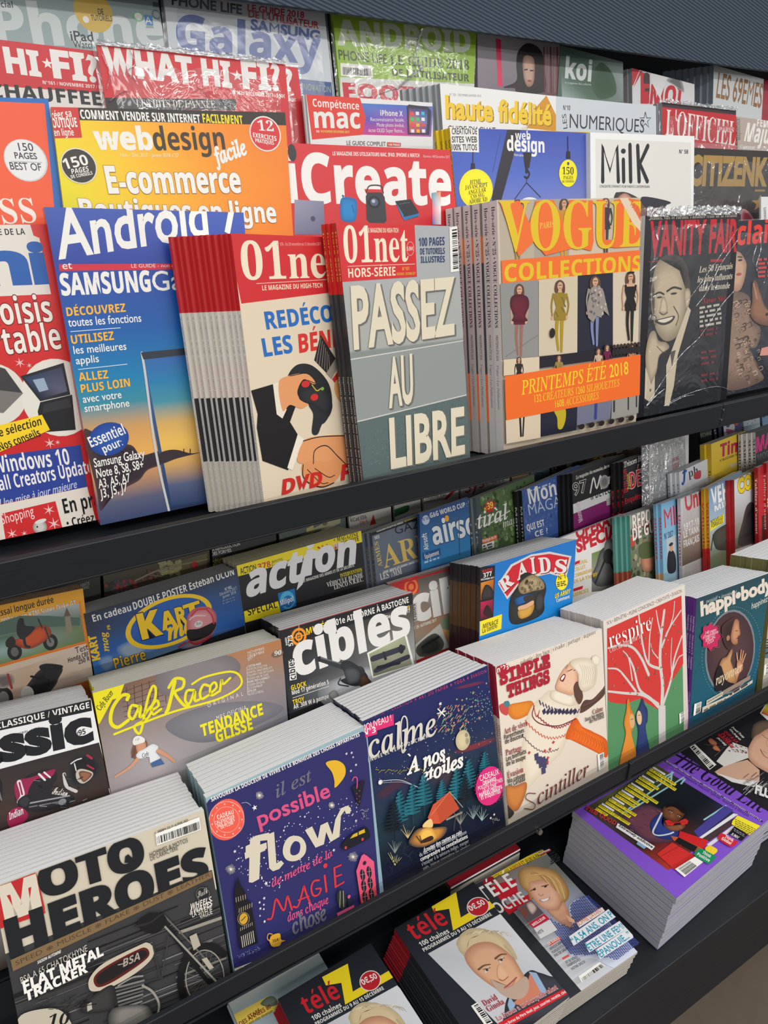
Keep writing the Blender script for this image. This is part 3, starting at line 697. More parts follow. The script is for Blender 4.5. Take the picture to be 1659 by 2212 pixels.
m = Mag('U0', (1073, 432), (1383, 427), Lp=(1088, 961), Rp=(1374, 891), off=.028, t=.0140, n=5, dx=-.0026, strip=[(.12, (120, 108, 100)), (.22, (206, 104, 50)), (.66, (60, 56, 60)), (.86, (206, 96, 40)), (1, (120, 112, 104))], base=(196, 184, 166), jit=.0016,
        spine=[(1, (238, 236, 234))], label='thick fashion collections issue with orange and yellow lettering over catwalk photos', lab2='white-spined fashion collections copy lined up left of the orange lettered cover', group='white-spined copies of the fashion collections issue')
m.extra = [('Hors-série • N°25 • VOGUE COLLECTIONS', .02, .47, (50, 48, 60), 'sbi', .42), ('PRINTEMPS-ÉTÉ 2018', .50, .60, (60, 58, 70), 'sans', .3), ('Vogue / Les Publications', .62, .80, (80, 78, 90), 'si', .3)]
m.win(1000, 380, 1420)
BG1, DK = (206, 192, 170), (38, 38, 50)
def model(m, x, y, h, top, leg, hair=(96, 66, 50), wd=1.0, arm=None, dress=.56):
    """a small catwalk figure printed on a cover: x centre, y top of head, h height"""
    k = h / 100 * wd; SKM = (206, 164, 134); arm = arm or top
    m.blob([(x - 6 * k, y + .05 * h), (x, y), (x + 6 * k, y + .05 * h), (x + 6.5 * k, y + .17 * h), (x + 2 * k, y + .2 * h), (x - 6.5 * k, y + .17 * h)], hair)
    m.line([(x - 3 * k, y + .5 * h), (x - 4.2 * k, y + .74 * h), (x - 2 * k, y + .97 * h)], 6.2 * k, leg, taper=.45); m.line([(x + 3 * k, y + .5 * h), (x + 2.4 * k, y + .76 * h), (x + 2.2 * k, y + .99 * h)], 6.2 * k, leg, taper=.45)
    m.line([(x - 8.6 * k, y + .2 * h), (x - 11 * k, y + .35 * h), (x - 10 * k, y + .51 * h)], 3.2 * k, arm, taper=.35); m.line([(x + 8.6 * k, y + .2 * h), (x + 11.4 * k, y + .35 * h), (x + 9 * k, y + .5 * h)], 3.2 * k, arm, taper=.35)
    m.ell(x - 10 * k, y + .53 * h, 1.8 * k, 2.6 * k, SKM).ell(x + 9 * k, y + .52 * h, 1.8 * k, 2.6 * k, SKM)
    m.poly([(x - 2 * k, y + .12 * h), (x + 2 * k, y + .12 * h), (x + 3 * k, y + .2 * h), (x - 3 * k, y + .2 * h)], SKM)
    q = [(x - 2.5 * k, y + .175 * h), (x + 2.5 * k, y + .175 * h), (x + 9 * k, y + .2 * h), (x + 7 * k, y + .3 * h), (x + 5 * k, y + .38 * h), (x + 8 * k, y + .47 * h), (x + 7.4 * k, y + dress * h), (x - 7.4 * k, y + dress * h), (x - 8 * k, y + .47 * h), (x - 5 * k, y + .38 * h), (x - 7 * k, y + .3 * h), (x - 9 * k, y + .2 * h)]
    m.poly(q, top)
    for j in range(4): a = random.uniform(-6, 5) * k; m.line([(x + a, y + (.24 + .07 * j) * h), (x + a + 3 * k, y + (.3 + .07 * j) * h)], 1.3 * k, lerp(top, (20, 20, 20), .3), False)
    m.ell(x, y + .085 * h, 3.6 * k, 5.4 * k, SKM); m.line([(x - 2.2 * k, y + .075 * h), (x + 2.2 * k, y + .075 * h)], .9 * k, (90, 60, 50), False); m.line([(x - 1.2 * k, y + .115 * h), (x + 1.2 * k, y + .115 * h)], .9 * k, (170, 80, 76), False)
m.vgrad((0, (204, 190, 168)), (1, (200, 186, 164)))
m.win(1000, 380, 1420)
m.poly([(305, 200), (600, 190), (610, 720), (320, 730)], (184, 172, 152)).poly([(600, 190), (900, 185), (905, 690), (610, 720)], (170, 160, 146)).poly([(900, 185), (1215, 182), (1215, 670), (905, 690)], (206, 190, 166)).poly([(1215, 182), (1520, 185), (1525, 640), (1215, 660)], (196, 182, 160))
model(m, 465, 195, 560, (70, 58, 50), (150, 118, 60)); model(m, 860, 190, 560, (200, 140, 50), (212, 150, 40)); model(m, 1215, 185, 480, (60, 60, 66), (70, 66, 60))
OR, YE = (238, 112, 44), (226, 190, 34)
def vogue(dx, dy, col, w): m.t('VOGUE', 312 + dx, 645 + dy, 1520 + dx, 600 + dy, 425, col, 's', w=w)
m.poly([(310, 225), (480, 215), (560, 400), (620, 215), (700, 206), (770, 208), (850, 400), (905, 205), (1100, 210), (1110, 560), (1090, 640), (960, 610), (700, 680), (600, 560), (470, 690)], OR)
m.poly([(1140, 205), (1205, 205), (1205, 545), (1290, 545), (1290, 205), (1380, 190), (1500, 205), (1520, 600), (1300, 615), (1170, 600)], OR)
vogue(0, 0, YE, .0); m.t('PARIS', 648, 452, 772, 436, 52, (226, 178, 60), 's')
m.ell(702, 430, 62, 190, OR).t('PARIS', 648, 452, 772, 436, 50, (232, 190, 70), 's')
m.poly([(1330, 192), (1400, 188), (1530, 430), (1528, 500), (1440, 400)], (226, 206, 180)).t('19,90€', 1415, 245, 1505, 360, 46, (222, 100, 70), 'b')
m.poly([(322, 722), (1525, 632), (1520, 815), (330, 930)], OR).t('COLLECTIONS', 350, 905, 1510, 812, 150, YE, 'b', w=.01)
m.win(980, 400, 1659)
m.poly([(242, 520), (443, 500), (443, 905), (255, 920)], (142, 142, 140)).poly([(445, 500), (650, 478), (648, 885), (445, 902)], (206, 192, 166)).poly([(650, 478), (836, 462), (836, 860), (648, 885)], (36, 38, 54)).poly([(836, 462), (990, 450), (988, 830), (836, 850)], (208, 194, 172))
m.line([(270, 905), (442, 790)], 5, (120, 122, 122)); model(m, 342, 520, 385, (98, 28, 44), (150, 104, 90), arm=(196, 150, 124)); m.blob([(300, 590), (342, 575), (385, 592), (392, 640), (372, 690), (385, 715), (342, 722), (302, 715), (312, 690), (294, 640)], (104, 30, 48), (74, 20, 36)); model(m, 555, 500, 380, (150, 124, 40), (172, 142, 30), wd=1.05); model(m, 740, 478, 370, (150, 140, 130), (120, 130, 170), wd=1.1); model(m, 925, 455, 370, (30, 28, 30), (34, 32, 34), arm=(206, 164, 134)); m.poly([(902, 520), (948, 518), (945, 534), (905, 536)], (206, 164, 134))
m.poly([(715, 545), (735, 530), (760, 530), (782, 560), (800, 640), (812, 690), (780, 660), (770, 700), (745, 690), (728, 725), (700, 700), (694, 640)], (150, 140, 132)); m.scatter([(715, 545), (760, 530), (800, 640), (770, 700), (700, 700)], 40, 5, [(110, 100, 104), (190, 178, 168), (90, 84, 96)]).ell(512, 780, 14, 26, (36, 32, 34)).ell(925, 462, 20, 6, (26, 24, 26))
m.poly([(255, 920), (443, 905), (443, 985), (255, 1005)], (214, 198, 172)).poly([(443, 905), (830, 860), (985, 830), (985, 890), (443, 965)], (34, 32, 42))
model(m, 335, 905, 200, (44, 40, 42), (60, 50, 44)); model(m, 545, 895, 200, (150, 130, 70), (90, 80, 60)); model(m, 752, 860, 200, (196, 176, 150), (90, 80, 70)); model(m, 797, 840, 200, (110, 30, 70), (90, 60, 70)); model(m, 925, 838, 200, (190, 130, 90), (90, 70, 60))
for k in range(8): m.ell(832 + k * 18, 850 - k * 2, 8, 10, (60, 44, 38)); m.ell(832 + k * 18, 880 - k * 2, 12, 20, (40, 36, 40))
m.poly([(255, 1238), (443, 1200), (443, 1330), (262, 1362)], (212, 196, 170)).poly([(443, 1200), (637, 1160), (632, 1290), (443, 1325)], (34, 36, 52)).poly([(637, 1160), (820, 1130), (810, 1230), (634, 1265)], (112, 114, 136)).poly([(820, 1130), (962, 1100), (958, 1200), (815, 1235)], (150, 148, 142))
m.line([(335, 1225), (340, 1320)], 12, (34, 32, 36)).line([(355, 1222), (350, 1320)], 10, (34, 32, 36)).blob([(515, 1185), (570, 1175), (575, 1230), (558, 1280), (535, 1280), (530, 1225)], (190, 168, 40)).line([(735, 1145), (732, 1225)], 20, (56, 60, 130)).line([(830, 1140), (830, 1190)], 14, (60, 56, 56)).line([(905, 1115), (905, 1180)], 9, (44, 42, 44)).line([(948, 1108), (948, 1165)], 9, (44, 42, 44))
for k in range(6): m.ell(660 + k * 52, 1272 - k * 9, 16, 14, (44, 36, 36))
m.poly([(250, 1008), (985, 890), (968, 1105), (262, 1238)], (236, 108, 40))
YL = (238, 206, 44)
m.t('PRINTEMPS ÉTÉ 2018', 342, 1105, 905, 995, 74, YL, 'si', w=.006, sh=-.1).t('132 CRÉATEURS 1260 SILHOUETTES', 412, 1145, 858, 1058, 40, YL, 'si', sh=-.1).t('1608 ACCESSOIRES', 520, 1172, 750, 1125, 38, YL, 'si', sh=-.1)

m = Mag('U0', (1394, 466), (1597, 460), Lp=(1376, 892), Rp=(1570, 844), off=-.004, t=.009, base=(44, 42, 46), spine=[(1, (222, 218, 212))], label='dark magazine in clear film with a grey-toned smiling man, chin on his hand')
m.win(980, 400, 1659)
m.vgrad((0, (46, 44, 50)), (.3, (34, 34, 40)), (1, (28, 28, 36)))
m.win(1360, 400, 1659)
m.t('Jeunes, vifs et ruraux: l’histoire vraie de la ruralité', 232, 415, 1285, 378, 44, (196, 186, 170), 'sbi')
m.t('VANITY FAIR', 232, 865, 1285, 800, 430, (192, 40, 52), 'n', w=.035)
m.poly([(970, 888), (1120, 886), (1120, 918), (970, 922)], (170, 40, 50)).fine(230, 925, 520, 908, 1, 10, 12, (150, 40, 48))
for s_, x, y, x1, y1 in (('Les 50 Français', 830, 1050, 1228, 1000), ('les plus influents', 808, 1168, 1225, 1122), ('dans le monde', 828, 1272, 1195, 1235)): m.t(s_, x, y, x1, y1, 75, (214, 204, 184), 'sbi')
m.win(980, 400, 1659)
G0, G1, G2 = (196, 180, 152), (140, 126, 104), (84, 76, 66)
m.blob([(1100, 390), (1150, 372), (1205, 395), (1232, 460), (1240, 560), (1215, 540), (1140, 480), (1080, 440)], (60, 54, 50))
m.blob([(1080, 400), (1150, 378), (1205, 420), (1225, 520), (1230, 640), (1205, 760), (1160, 812), (1115, 822), (1075, 780), (1050, 700), (1040, 600), (1048, 500)], G0, G1, .6)
m.blob([(1088, 392), (1130, 368), (1190, 374), (1230, 430), (1246, 520), (1242, 560), (1222, 545), (1216, 480), (1192, 424), (1140, 398)], (56, 50, 48), (74, 66, 60)).blob([(1218, 560), (1240, 545), (1250, 580), (1238, 640), (1222, 650)], G0, G1).blob([(1042, 560), (1050, 500), (1060, 560), (1058, 720), (1046, 660)], G2, G1)
m.line([(1058, 578), (1085, 566), (1108, 576)], 9, (48, 42, 40)).line([(1125, 560), (1160, 540), (1200, 548)], 10, (48, 42, 40)).ell(1085, 592, 14, 5, (50, 44, 40)).ell(1160, 572, 17, 6, (50, 44, 40))
m.blob([(1100, 590), (1118, 600), (1128, 660), (1112, 682), (1085, 672), (1090, 640)], (206, 190, 162), (150, 134, 110)).line([(1085, 672), (1105, 684), (1128, 672)], 5, G2)
m.blob([(1060, 715), (1110, 700), (1165, 690), (1150, 722), (1110, 738), (1080, 732)], (58, 46, 42)).blob([(1075, 715), (1115, 704), (1155, 695), (1140, 714), (1105, 726)], (226, 216, 196)).line([(1050, 680), (1068, 700), (1062, 740)], 4, G2).line([(1160, 640), (1185, 690), (1172, 740)], 5, G2)
m.blob([(1030, 790), (1060, 770), (1080, 820), (1120, 830), (1135, 860), (1085, 900), (1070, 980), (1045, 1040), (1020, 1030), (1010, 900)], G0, G1, .6).line([(1070, 850), (1100, 880), (1120, 880)], 4, G2)
m.poly([(1235, 640), (1250, 660), (1180, 900), (1160, 1060), (1135, 1165), (1110, 1165), (1120, 1060), (1120, 950), (1145, 880)], (206, 192, 166)).poly([(1140, 880), (1170, 870), (1150, 960)], G2)
m.poly([(1010, 960), (1040, 1050), (1060, 1005), (1058, 1120), (1030, 1142), (1005, 1125)], (204, 190, 164)).ell(1036, 1082, 5, 8, G2)
m.t('Xavier Niel', 1310, 625, 1430, 608, 26, (170, 34, 46), 'sbi')
m.fine(1295, 655, 1425, 632, 5, 24, 12, (190, 184, 170))
for y in (775, 800, 890, 920, 950, 1010, 1040): m.fine(1300, y, 1390, y - 14, 1, 10, 12, (112, 30, 42))
m.wrap(up=.010, seal=.012, creases=(([(1490, 290), (1400, 420), (1330, 560), (1270, 640)], .0004), ([(1470, 560), (1400, 640), (1290, 800), (1180, 910), (1010, 1160)], .0004), ([(1490, 230), (1380, 400), (1220, 620)], .0003), ([(1100, 1165), (1180, 1120), (1290, 1080), (1380, 1062), (1440, 1075)], .0004), ([(1120, 1160), (1200, 1118), (1260, 1105)], .0005), ([(1010, 1165), (1060, 1110), (1105, 1075)], .0006)))

m = Mag('U0', (1545, 480), (1775, 468), Lp=(1530, 870), Rp=(1750, 810), off=-.018, t=.008, base=(46, 48, 62), label='dark magazine with a woman in ruffled blouse beside a fawn, far right end')
m.win(980, 400, 1659)
m.vgrad((0, (44, 46, 58)), (1, (34, 38, 52)))
m.t('clair', 1492, 318, 1700, 300, 130, (226, 62, 50), 'b', w=.03)
m.blob([(1420, 380), (1500, 350), (1540, 400), (1545, 440), (1528, 520), (1500, 560), (1420, 560)], (206, 168, 140), (168, 128, 104)).line([(1500, 378), (1522, 380)], 6, (70, 50, 44)).ell(1512, 396, 12, 6, (60, 46, 44)).ell(1505, 470, 14, 8, (170, 80, 76))
m.blob([(1400, 600), (1480, 560), (1560, 590), (1570, 700), (1620, 760), (1600, 850), (1560, 870), (1600, 960), (1630, 1030), (1440, 1080), (1400, 900)], (150, 122, 104), (110, 88, 78))
for k in range(70):
    x, y = random.uniform(1470, 1610), random.uniform(590, 1040); r = random.uniform(8, 20)
    m.line([(x, y), (x + r, y - r * .4), (x + r * 1.3, y + r * .5), (x + r * .4, y + r)], random.uniform(3, 6), random.choice([(196, 168, 146), (86, 66, 58), (170, 140, 120), (70, 54, 50)]))
m.blob([(1572, 520), (1590, 505), (1610, 560), (1640, 640), (1690, 700), (1670, 740), (1600, 730), (1560, 680), (1570, 610)], (150, 104, 76), (104, 72, 56)).ell(1648, 682, 8, 8, (30, 24, 24)).line([(1578, 520), (1596, 600)], 8, (190, 140, 110))
m.poly([(1620, 860), (1700, 840), (1700, 895), (1610, 900)], (226, 150, 130)).fine(1600, 400, 1700, 392, 5, 22, 12, (206, 60, 60))
m.wrap(up=.002, creases=(([(1608, 250), (1612, 340), (1590, 420), (1600, 480)], .0006), ([(1590, 320), (1570, 400), (1600, 440)], .0005)))
# ================================================================== upper rack, second row
RD1 = (214, 46, 52)
m = Mag('U1', (-170, 206), (104, 213), Rp=(136, 447), off=.004, t=.008, base=(30, 110, 190), label='orange magazine with a blue border and a white page-count disc, left edge of the photo')
m.win(0, 0, 700)
m.vgrad((0, (30, 108, 190)), (1, (28, 104, 186)))
m.poly([(-500, 500), (228, 530), (300, 1300), (-500, 1300)], (240, 92, 52))
m.ell(133, 822, 110, 112, (206, 206, 208)).ell(131, 820, 104, 107, (232, 232, 232))
m.t('150', 98, 772, 174, 774, 42, (60, 60, 66), 'n', w=.01).t('PAGES', 78, 812, 192, 816, 34, (60, 60, 66), 'n', w=.02).line([(55, 826), (215, 832)], 2, (150, 150, 150), False).t('BEST OF', 55, 868, 215, 875, 40, (60, 60, 66), 'n', w=.01)
m.t('SS', 18, 1145, 192, 1138, 128, (244, 232, 222), 's')

m = Mag('U1', (110, 231), (616, 243), Lp=(137, 445), Rp=(633, 500), off=.010, t=.007, base=(240, 200, 40), label='yellow to orange web design magazine about e-commerce, behind the blue phone guide')
m.win(0, 0, 700)
m.grid([(255, 540), (1465, 570), (1510, 1250), (330, 1250)], [[(244, 216, 24), (246, 176, 30), (242, 140, 30), (240, 128, 30)], [(232, 220, 20), (246, 190, 24), (244, 148, 26), (240, 130, 28)], [(196, 206, 30), (242, 196, 24), (246, 150, 26), (240, 124, 26)]])
m.poly([(395, 545), (1460, 572), (1468, 642), (400, 615)], (44, 40, 34)).t('COMMENT VENDRE SUR INTERNET', 415, 608, 1028, 630, 48, WH, 'b', w=.02).t('FACILEMENT', 1040, 628, 1245, 636, 46, (244, 222, 30), 'b', w=.02)
m.poly([(255, 540), (398, 545), (420, 705), (275, 708)], (208, 50, 46)).t('réer sa', 266, 610, 368, 598, 40, WH, 'b').t('OUTIQUE', 272, 655, 398, 650, 50, WH, 'b', w=.02).t('en ligne', 278, 696, 380, 694, 36, WH, 'b')
m.t('web', 490, 768, 790, 770, 125, (240, 236, 226), 'b', w=.06).t('design', 792, 770, 1155, 765, 120, (58, 48, 36), 'b', w=.005).t('facile', 1105, 850, 1272, 790, 92, WH, 'si', w=.04)
m.t('Nov. - Déc. 2017 - Janvier 2018 n°27', 618, 803, 915, 805, 20, (250, 240, 200), 'n')
m.ell(1358, 686, 80, 92, (232, 226, 218)).ell(1358, 686, 74, 85, RD1).t('12', 1322, 668, 1402, 672, 52, WH, 's').t('EXERCICES', 1296, 702, 1416, 722, 24, WH, 'b').t('PRATIQUES', 1308, 728, 1402, 742, 20, WH, 'b')
m.ell(404, 850, 92, 94, (226, 220, 206)).ell(404, 850, 86, 88, (52, 48, 44)).t('150', 333, 868, 456, 842, 56, WH, 'b').t('PAGES', 368, 892, 455, 876, 26, WH, 'b').t('DE CONSEILS', 366, 915, 475, 893, 18, WH, 'b')
m.t('E-commerce', 556, 992, 1238, 988, 145, WH, 'b', w=.04, out=(150, 110, 60), ow=.015)
m.t('Boutiques en ligne', 420, 1132, 1418, 1140, 118, WH, 'b', w=.03, out=(150, 110, 60), ow=.015)

m = Mag('U1', (556, 306), (972, 324), Rp=(985, 449), off=.008, t=.006, base=(206, 40, 46), label='red magazine with a big white title over a speaker, a projector and a phone')
m.win(560, 0, 1260)
m.vgrad((0, (214, 44, 50)), (1, (198, 36, 44)))
m.t('iCreate', 150, 1040, 985, 1052, 262, (240, 236, 232), 'b', w=.035)
m.ell(60, 780, 0.1, 0.1, RD1).ell(168, 782, 22, 45, (50, 46, 46)).t('LE MAGAZINE DES UTILISATEURS MAC, IPAD, IPHONE & WATCH', 376, 795, 820, 805, 20, WH, 'b').t('Numéro 140/Décembre 2017', 840, 806, 975, 810, 13, (236, 200, 196), 'n')
m.grid([(180, 1022), (330, 1030), (335, 1200), (180, 1200)], [[(150, 150, 170), (130, 130, 156)], [(120, 120, 150), (106, 104, 136)]]).ell(275, 1120, 12, 14, (70, 70, 90))
m.blob([(415, 1030), (435, 1010), (485, 1016), (500, 1040), (498, 1110), (480, 1135), (440, 1135), (416, 1110)], (24, 132, 200), (16, 104, 170)).line([(430, 1012), (425, 1000), (435, 1005)], 5, (20, 100, 160)); m.line([(475, 1050), (485, 1090)], 5, (20, 90, 150))
m.poly([(545, 1005), (555, 985), (625, 985), (642, 1010), (652, 1130), (640, 1142), (565, 1140), (550, 1125)], (54, 54, 60)).line([(548, 985), (560, 955), (590, 948), (625, 955), (635, 988)], 6, (60, 56, 56)).ell(588, 1035, 32, 32, (30, 30, 36)).ell(588, 1035, 20, 20, (90, 96, 120)).ell(584, 1030, 9, 9, (180, 190, 210))
m.poly([(695, 1030), (775, 1020), (815, 1085), (812, 1110), (745, 1128), (730, 1110)], (40, 42, 48)).poly([(695, 1030), (730, 1108), (742, 1128), (738, 1100)], (30, 130, 190)).poly([(742, 1128), (815, 1106), (816, 1092), (738, 1112)], (30, 120, 180)).line([(716, 1045), (770, 1036)], 3, (90, 94, 100), False)
m.grid([(882, 988), (928, 980), (930, 1150), (884, 1150)], [[(60, 160, 190), (240, 150, 90)], [(230, 90, 120), (246, 240, 236)], [(60, 110, 190), (240, 240, 240)]])

m = Mag('U1', (971, 276), (1273, 285), Lp=(986, 443), Rp=(1275, 430), off=-.004, t=.0055, n=3, dx=-.0035, base=(226, 190, 30), spine=[(1, (232, 200, 40))],
        label='blue web design special with a crane hook and two yellow round tags', lab2='yellow-spined copy left of the crane hook cover', group='yellow-spined copies of the crane hook cover')
m.extra = [('WEB DESIGN HORS SERIE', .04, .5, (120, 100, 30), 'b', .5)]
m.win(560, 0, 1260)
m.grid([(975, 650), (1690, 680), (1700, 1090), (1010, 1090)], [[(60, 84, 180), (56, 78, 174), (66, 90, 182)], [(70, 98, 188), (80, 106, 190), (96, 112, 190)], [(76, 104, 188), (120, 130, 196), (130, 136, 198)]])
m.poly([(1270, 662), (1340, 660), (1230, 1060), (1195, 1060), (1190, 1010)], (48, 46, 56)).line([(1235, 690), (1195, 880)], 3, (60, 66, 110), False)
m.poly([(975, 650), (1122, 650), (1125, 780), (985, 775)], (232, 230, 226))
for s_, y in (('CRÉATION DE', 688), ('SITES WEB', 730), ('100% TUTOS', 770)): m.t(s_, 986, y, 1115, y, 32, (40, 40, 44), 'n', w=.02)
m.t('web', 1310, 715, 1388, 716, 44, WH, 'b').t('design', 1268, 772, 1460, 782, 76, WH, 'b', w=.03).t('Hors-série', 1304, 798, 1352, 802, 14, WH, 'n')
m.line([(1370, 800), (1368, 880)], 16, (40, 38, 44)).poly([(1350, 780), (1395, 782), (1382, 860), (1360, 860)], (44, 42, 48)).line([(1372, 870), (1382, 890), (1372, 912), (1358, 905)], 9, (40, 38, 44)).line([(1368, 905), (1368, 935), (1300, 1030)], 4, (44, 42, 54), False).line([(1368, 935), (1440, 1010)], 4, (44, 42, 54), False)
m.line([(1094, 780), (1092, 880)], 5, (40, 40, 50)).poly([(1084, 835), (1102, 835), (1106, 868), (1082, 868)], (40, 40, 50)).ell(1110, 968, 86, 102, (238, 226, 40)).ell(1102, 900, 11, 12, (70, 80, 140)).ell(1112, 966, 74, 90, (246, 232, 34))
for s_, x, y, x1, y1 in (('HTML', 1078, 945, 1138, 938), ('JAVASCRIPT', 1052, 972, 1168, 955), ('ANGULAR', 1068, 998, 1160, 980), ('CSS SVG', 1082, 1018, 1152, 1008), ('ADOBE XD', 1074, 1044, 1166, 1030)): m.t(s_, x, y, x1, y1, 22, (60, 56, 30), 's')
m.line([(1578, 700), (1580, 790)], 5, (40, 40, 50)).poly([(1572, 775), (1590, 775), (1592, 812), (1570, 812)], (40, 40, 50)).ell(1580, 888, 46, 70, (246, 232, 34)).ell(1580, 838, 6, 9, (70, 80, 140)).t('150', 1550, 892, 1608, 894, 36, (60, 56, 30), 's').t('PAGES', 1556, 918, 1604, 918, 18, (60, 56, 30), 's').t('DE CONSEILS', 1548, 936, 1610, 934, 12, (60, 56, 30), 's')
m.ell(1382, 1060, 60, 50, (226, 226, 230))

m = Mag('U1', (1275, 286), (1500, 294), Lp=(1276, 430), Rp=(1498, 443), off=.004, t=.010, base=(236, 236, 234), label='white magazine with a round-ended black title and a photo starting at its foot')
m.win(1000, 0, 1659)
m.vgrad((0, (242, 242, 240)), (1, (236, 234, 232)))
m.poly([(720, 755), (1240, 775), (1240, 1300), (725, 1300)], (228, 226, 220))
INK = (44, 44, 48)
for p in ([(760, 985), (760, 790), (800, 930), (838, 795), (845, 985)], [(872, 870), (874, 985)], [(908, 790), (912, 985)], [(950, 795), (958, 985)], [(1005, 795), (962, 890), (1002, 985)]): m.line(p, 24, INK, False)
m.ell(872, 822, 13, 14, INK); m.t('N° 58', 1175, 835, 1224, 836, 22, INK, 'b').t('CONCENTRÉ D’ENFANTS POUR PARENTS CONTEMPORAINS', 742, 1020, 1015, 1022, 14, (90, 90, 90), 'n')
m.blob([(820, 1075), (850, 1045), (900, 1050), (960, 1080), (1000, 1100), (1100, 1100), (1100, 1300), (780, 1300)], (120, 84, 70), (60, 56, 60)).blob([(840, 1078), (880, 1050), (920, 1080), (915, 1110), (850, 1110)], (206, 160, 140), (160, 116, 100)).blob([(970, 1072), (1060, 1080), (1130, 1105), (1000, 1130)], (56, 56, 66))

m = Mag('U1', (1480, 318), (1735, 330), Rp=(1735, 480), off=-.016, t=.010, base=(44, 44, 46), label='black magazine with a wide gold title, right of the white round-lettered one')
m.win(1000, 0, 1659)
m.grid([(1200, 800), (1860, 830), (1860, 1300), (1200, 1300)], [[(48, 46, 44), (56, 50, 48), (50, 46, 48)], [(56, 52, 52), (66, 60, 62), (60, 56, 60)], [(40, 40, 44), (110, 90, 90), (90, 70, 76)]])
m.t('CITIZENK', 1225, 1012, 1652, 1015, 170, (172, 138, 76), 'n', w=.05).rect(1588, 1030, 1642, 1042, (150, 120, 66)).star(1615, 1105, 48, (170, 138, 76)).fine(1640, 1120, 1700, 1120, 5, 20, 8, (200, 200, 206))
m.blob([(1515, 1140), (1560, 1160), (1590, 1230), (1520, 1240)], (190, 60, 80), (220, 170, 180))
m.wrap(up=.008)
m = Mag('U1', (1644, 425), (1700, 425), Lp=(1644, 480), off=.02, t=.003, base=(226, 226, 226), label='white side-lettered booklet in front of the black gold-titled cover, right edge', w=.10)
m.win(1000, 0, 1659); m.t('L’HUMANITÉ', 1650, 1205, 1648, 1125, 14, (60, 60, 66), 'b')
# ================================================================== upper rack, third row
m = Mag('U2', (-215, 60), (246, 115), Rp=(254, 240), off=-.006, t=.005, base=(206, 46, 54), label='older red hi-fi magazine with white title and a star, left edge of the photo')
m.win(0, 0, 700)
m.vgrad((0, (206, 46, 54)), (1, (206, 46, 54)))
m.t('WHAT HI', -580, 302, 215, 395, 150, (236, 232, 228), 'b', w=.06).star(243, 325, 30, WH, 5, .4).t('FI?', 275, 400, 510, 425, 150, (236, 232, 228), 'b', w=.06)
m.t('N°161 / NOVEMBRE 2017 / 5,50€', 220, 430, 560, 458, 18, WH, 'b')
m.poly([(-600, 400), (560, 480), (560, 600), (-600, 600)], (226, 222, 216)).t('CHAUFFEE', -50, 500, 525, 542, 78, (40, 40, 44), 'b', w=.03)
m = Mag('U2', (300, 104), (643, 146), Rp=(655, 240), off=-.010, t=.004, base=(200, 44, 52), label='second red hi-fi copy peeking out behind the film-wrapped one')
m.win(0, 0, 700); m.vgrad((0, (206, 48, 54)), (1, (198, 44, 50))); m.t('?', 1462, 466, 1502, 470, 120, WH, 'b', w=.06).t('5,50€', 1462, 515, 1516, 518, 15, WH, 'b')
m.wrap(up=.003)
m = Mag('U2', (209, 96), (616, 139), Rp=(630, 300), off=.004, t=.005, base=(210, 48, 54), label='film-wrapped red hi-fi magazine with a big white title, crinkled shiny top')
m.win(0, 0, 700)
m.vgrad((0, (212, 46, 54)), (1, (204, 42, 50)))
m.t('WHAT HI', 540, 385, 1190, 452, 150, (238, 234, 230), 'b', w=.06).star(1215, 388, 30, WH, 5, .4).t('FI?', 1245, 455, 1440, 468, 150, (238, 234, 230), 'b', w=.06)
m.t('N°162 / DÉCEMBRE 2017 / 5,50€', 1190, 482, 1460, 502, 20, WH, 'b').poly([(530, 500), (1210, 508), (1205, 565), (530, 560)], (48, 44, 46)).t("LES HITS DE L'ANNÉE", 700, 548, 1102, 552, 38, (206, 200, 186), 's', w=-.01)
m.win(0, 0, 700); m.wrap(up=.004, seal=.005, creases=(([(660, 260), (690, 330), (650, 370), (700, 420)], .0006), ([(520, 280), (560, 380), (545, 460)], .0005), ([(1000, 440), (1060, 500), (1090, 570)], .0005), ([(560, 520), (640, 470), (680, 540)], .0006)))

m = Mag('U2', (661, 204), (934, 222), Rp=(935, 300), off=.006, t=.004, n=1, dx=-.005, base=(222, 222, 222), spine=[(1, (222, 220, 218))], label='computer magazine with a red title box and a phone on a blue and pink strip', lab2='white-spined copy behind the red title box computer magazine', group='copies of the red title box computer magazine')
m.win(560, 0, 1260)
m.vgrad((0, (232, 232, 232)), (1, (226, 226, 226)))
m.grid([(510, 528), (890, 545), (880, 700), (530, 690)], [[(50, 130, 206), (70, 110, 200), (90, 120, 200)], [(80, 80, 190), (150, 80, 180), (120, 90, 186)], [(206, 50, 140), (214, 60, 140), (150, 90, 170)]])
m.poly([(240, 480), (515, 500), (545, 600), (530, 690), (270, 715)], (226, 58, 40)); m.t('Compétence', 275, 545, 512, 562, 40, WH, 'b').t('mac', 285, 655, 520, 658, 108, WH, 'b', w=.02).t('56', 292, 678, 308, 678, 12, WH, 'b').t('NOVEMBRE/DÉCEMBRE 2017', 316, 678, 462, 682, 12, (246, 200, 90), 'b')
m.t('iPhone X', 620, 592, 735, 596, 28, WH, 'b')
for s_, x, y in (('Reconnaissance faciale,', 570, 620), ('Mode photo évolué,', 602, 648), ('écran OLED Super Retina...', 560, 676)): m.t(s_, x, y, 742, y + 3, 19, WH, 'n')
m.poly([(755, 545), (765, 535), (865, 548), (880, 570), (870, 690), (760, 688)], (50, 50, 60)).grid([(766, 552), (862, 560), (856, 682), (768, 680)], [[(90, 60, 110), (60, 60, 120)], [(226, 120, 60), (90, 130, 190)], [(206, 50, 110), (80, 70, 140)]])
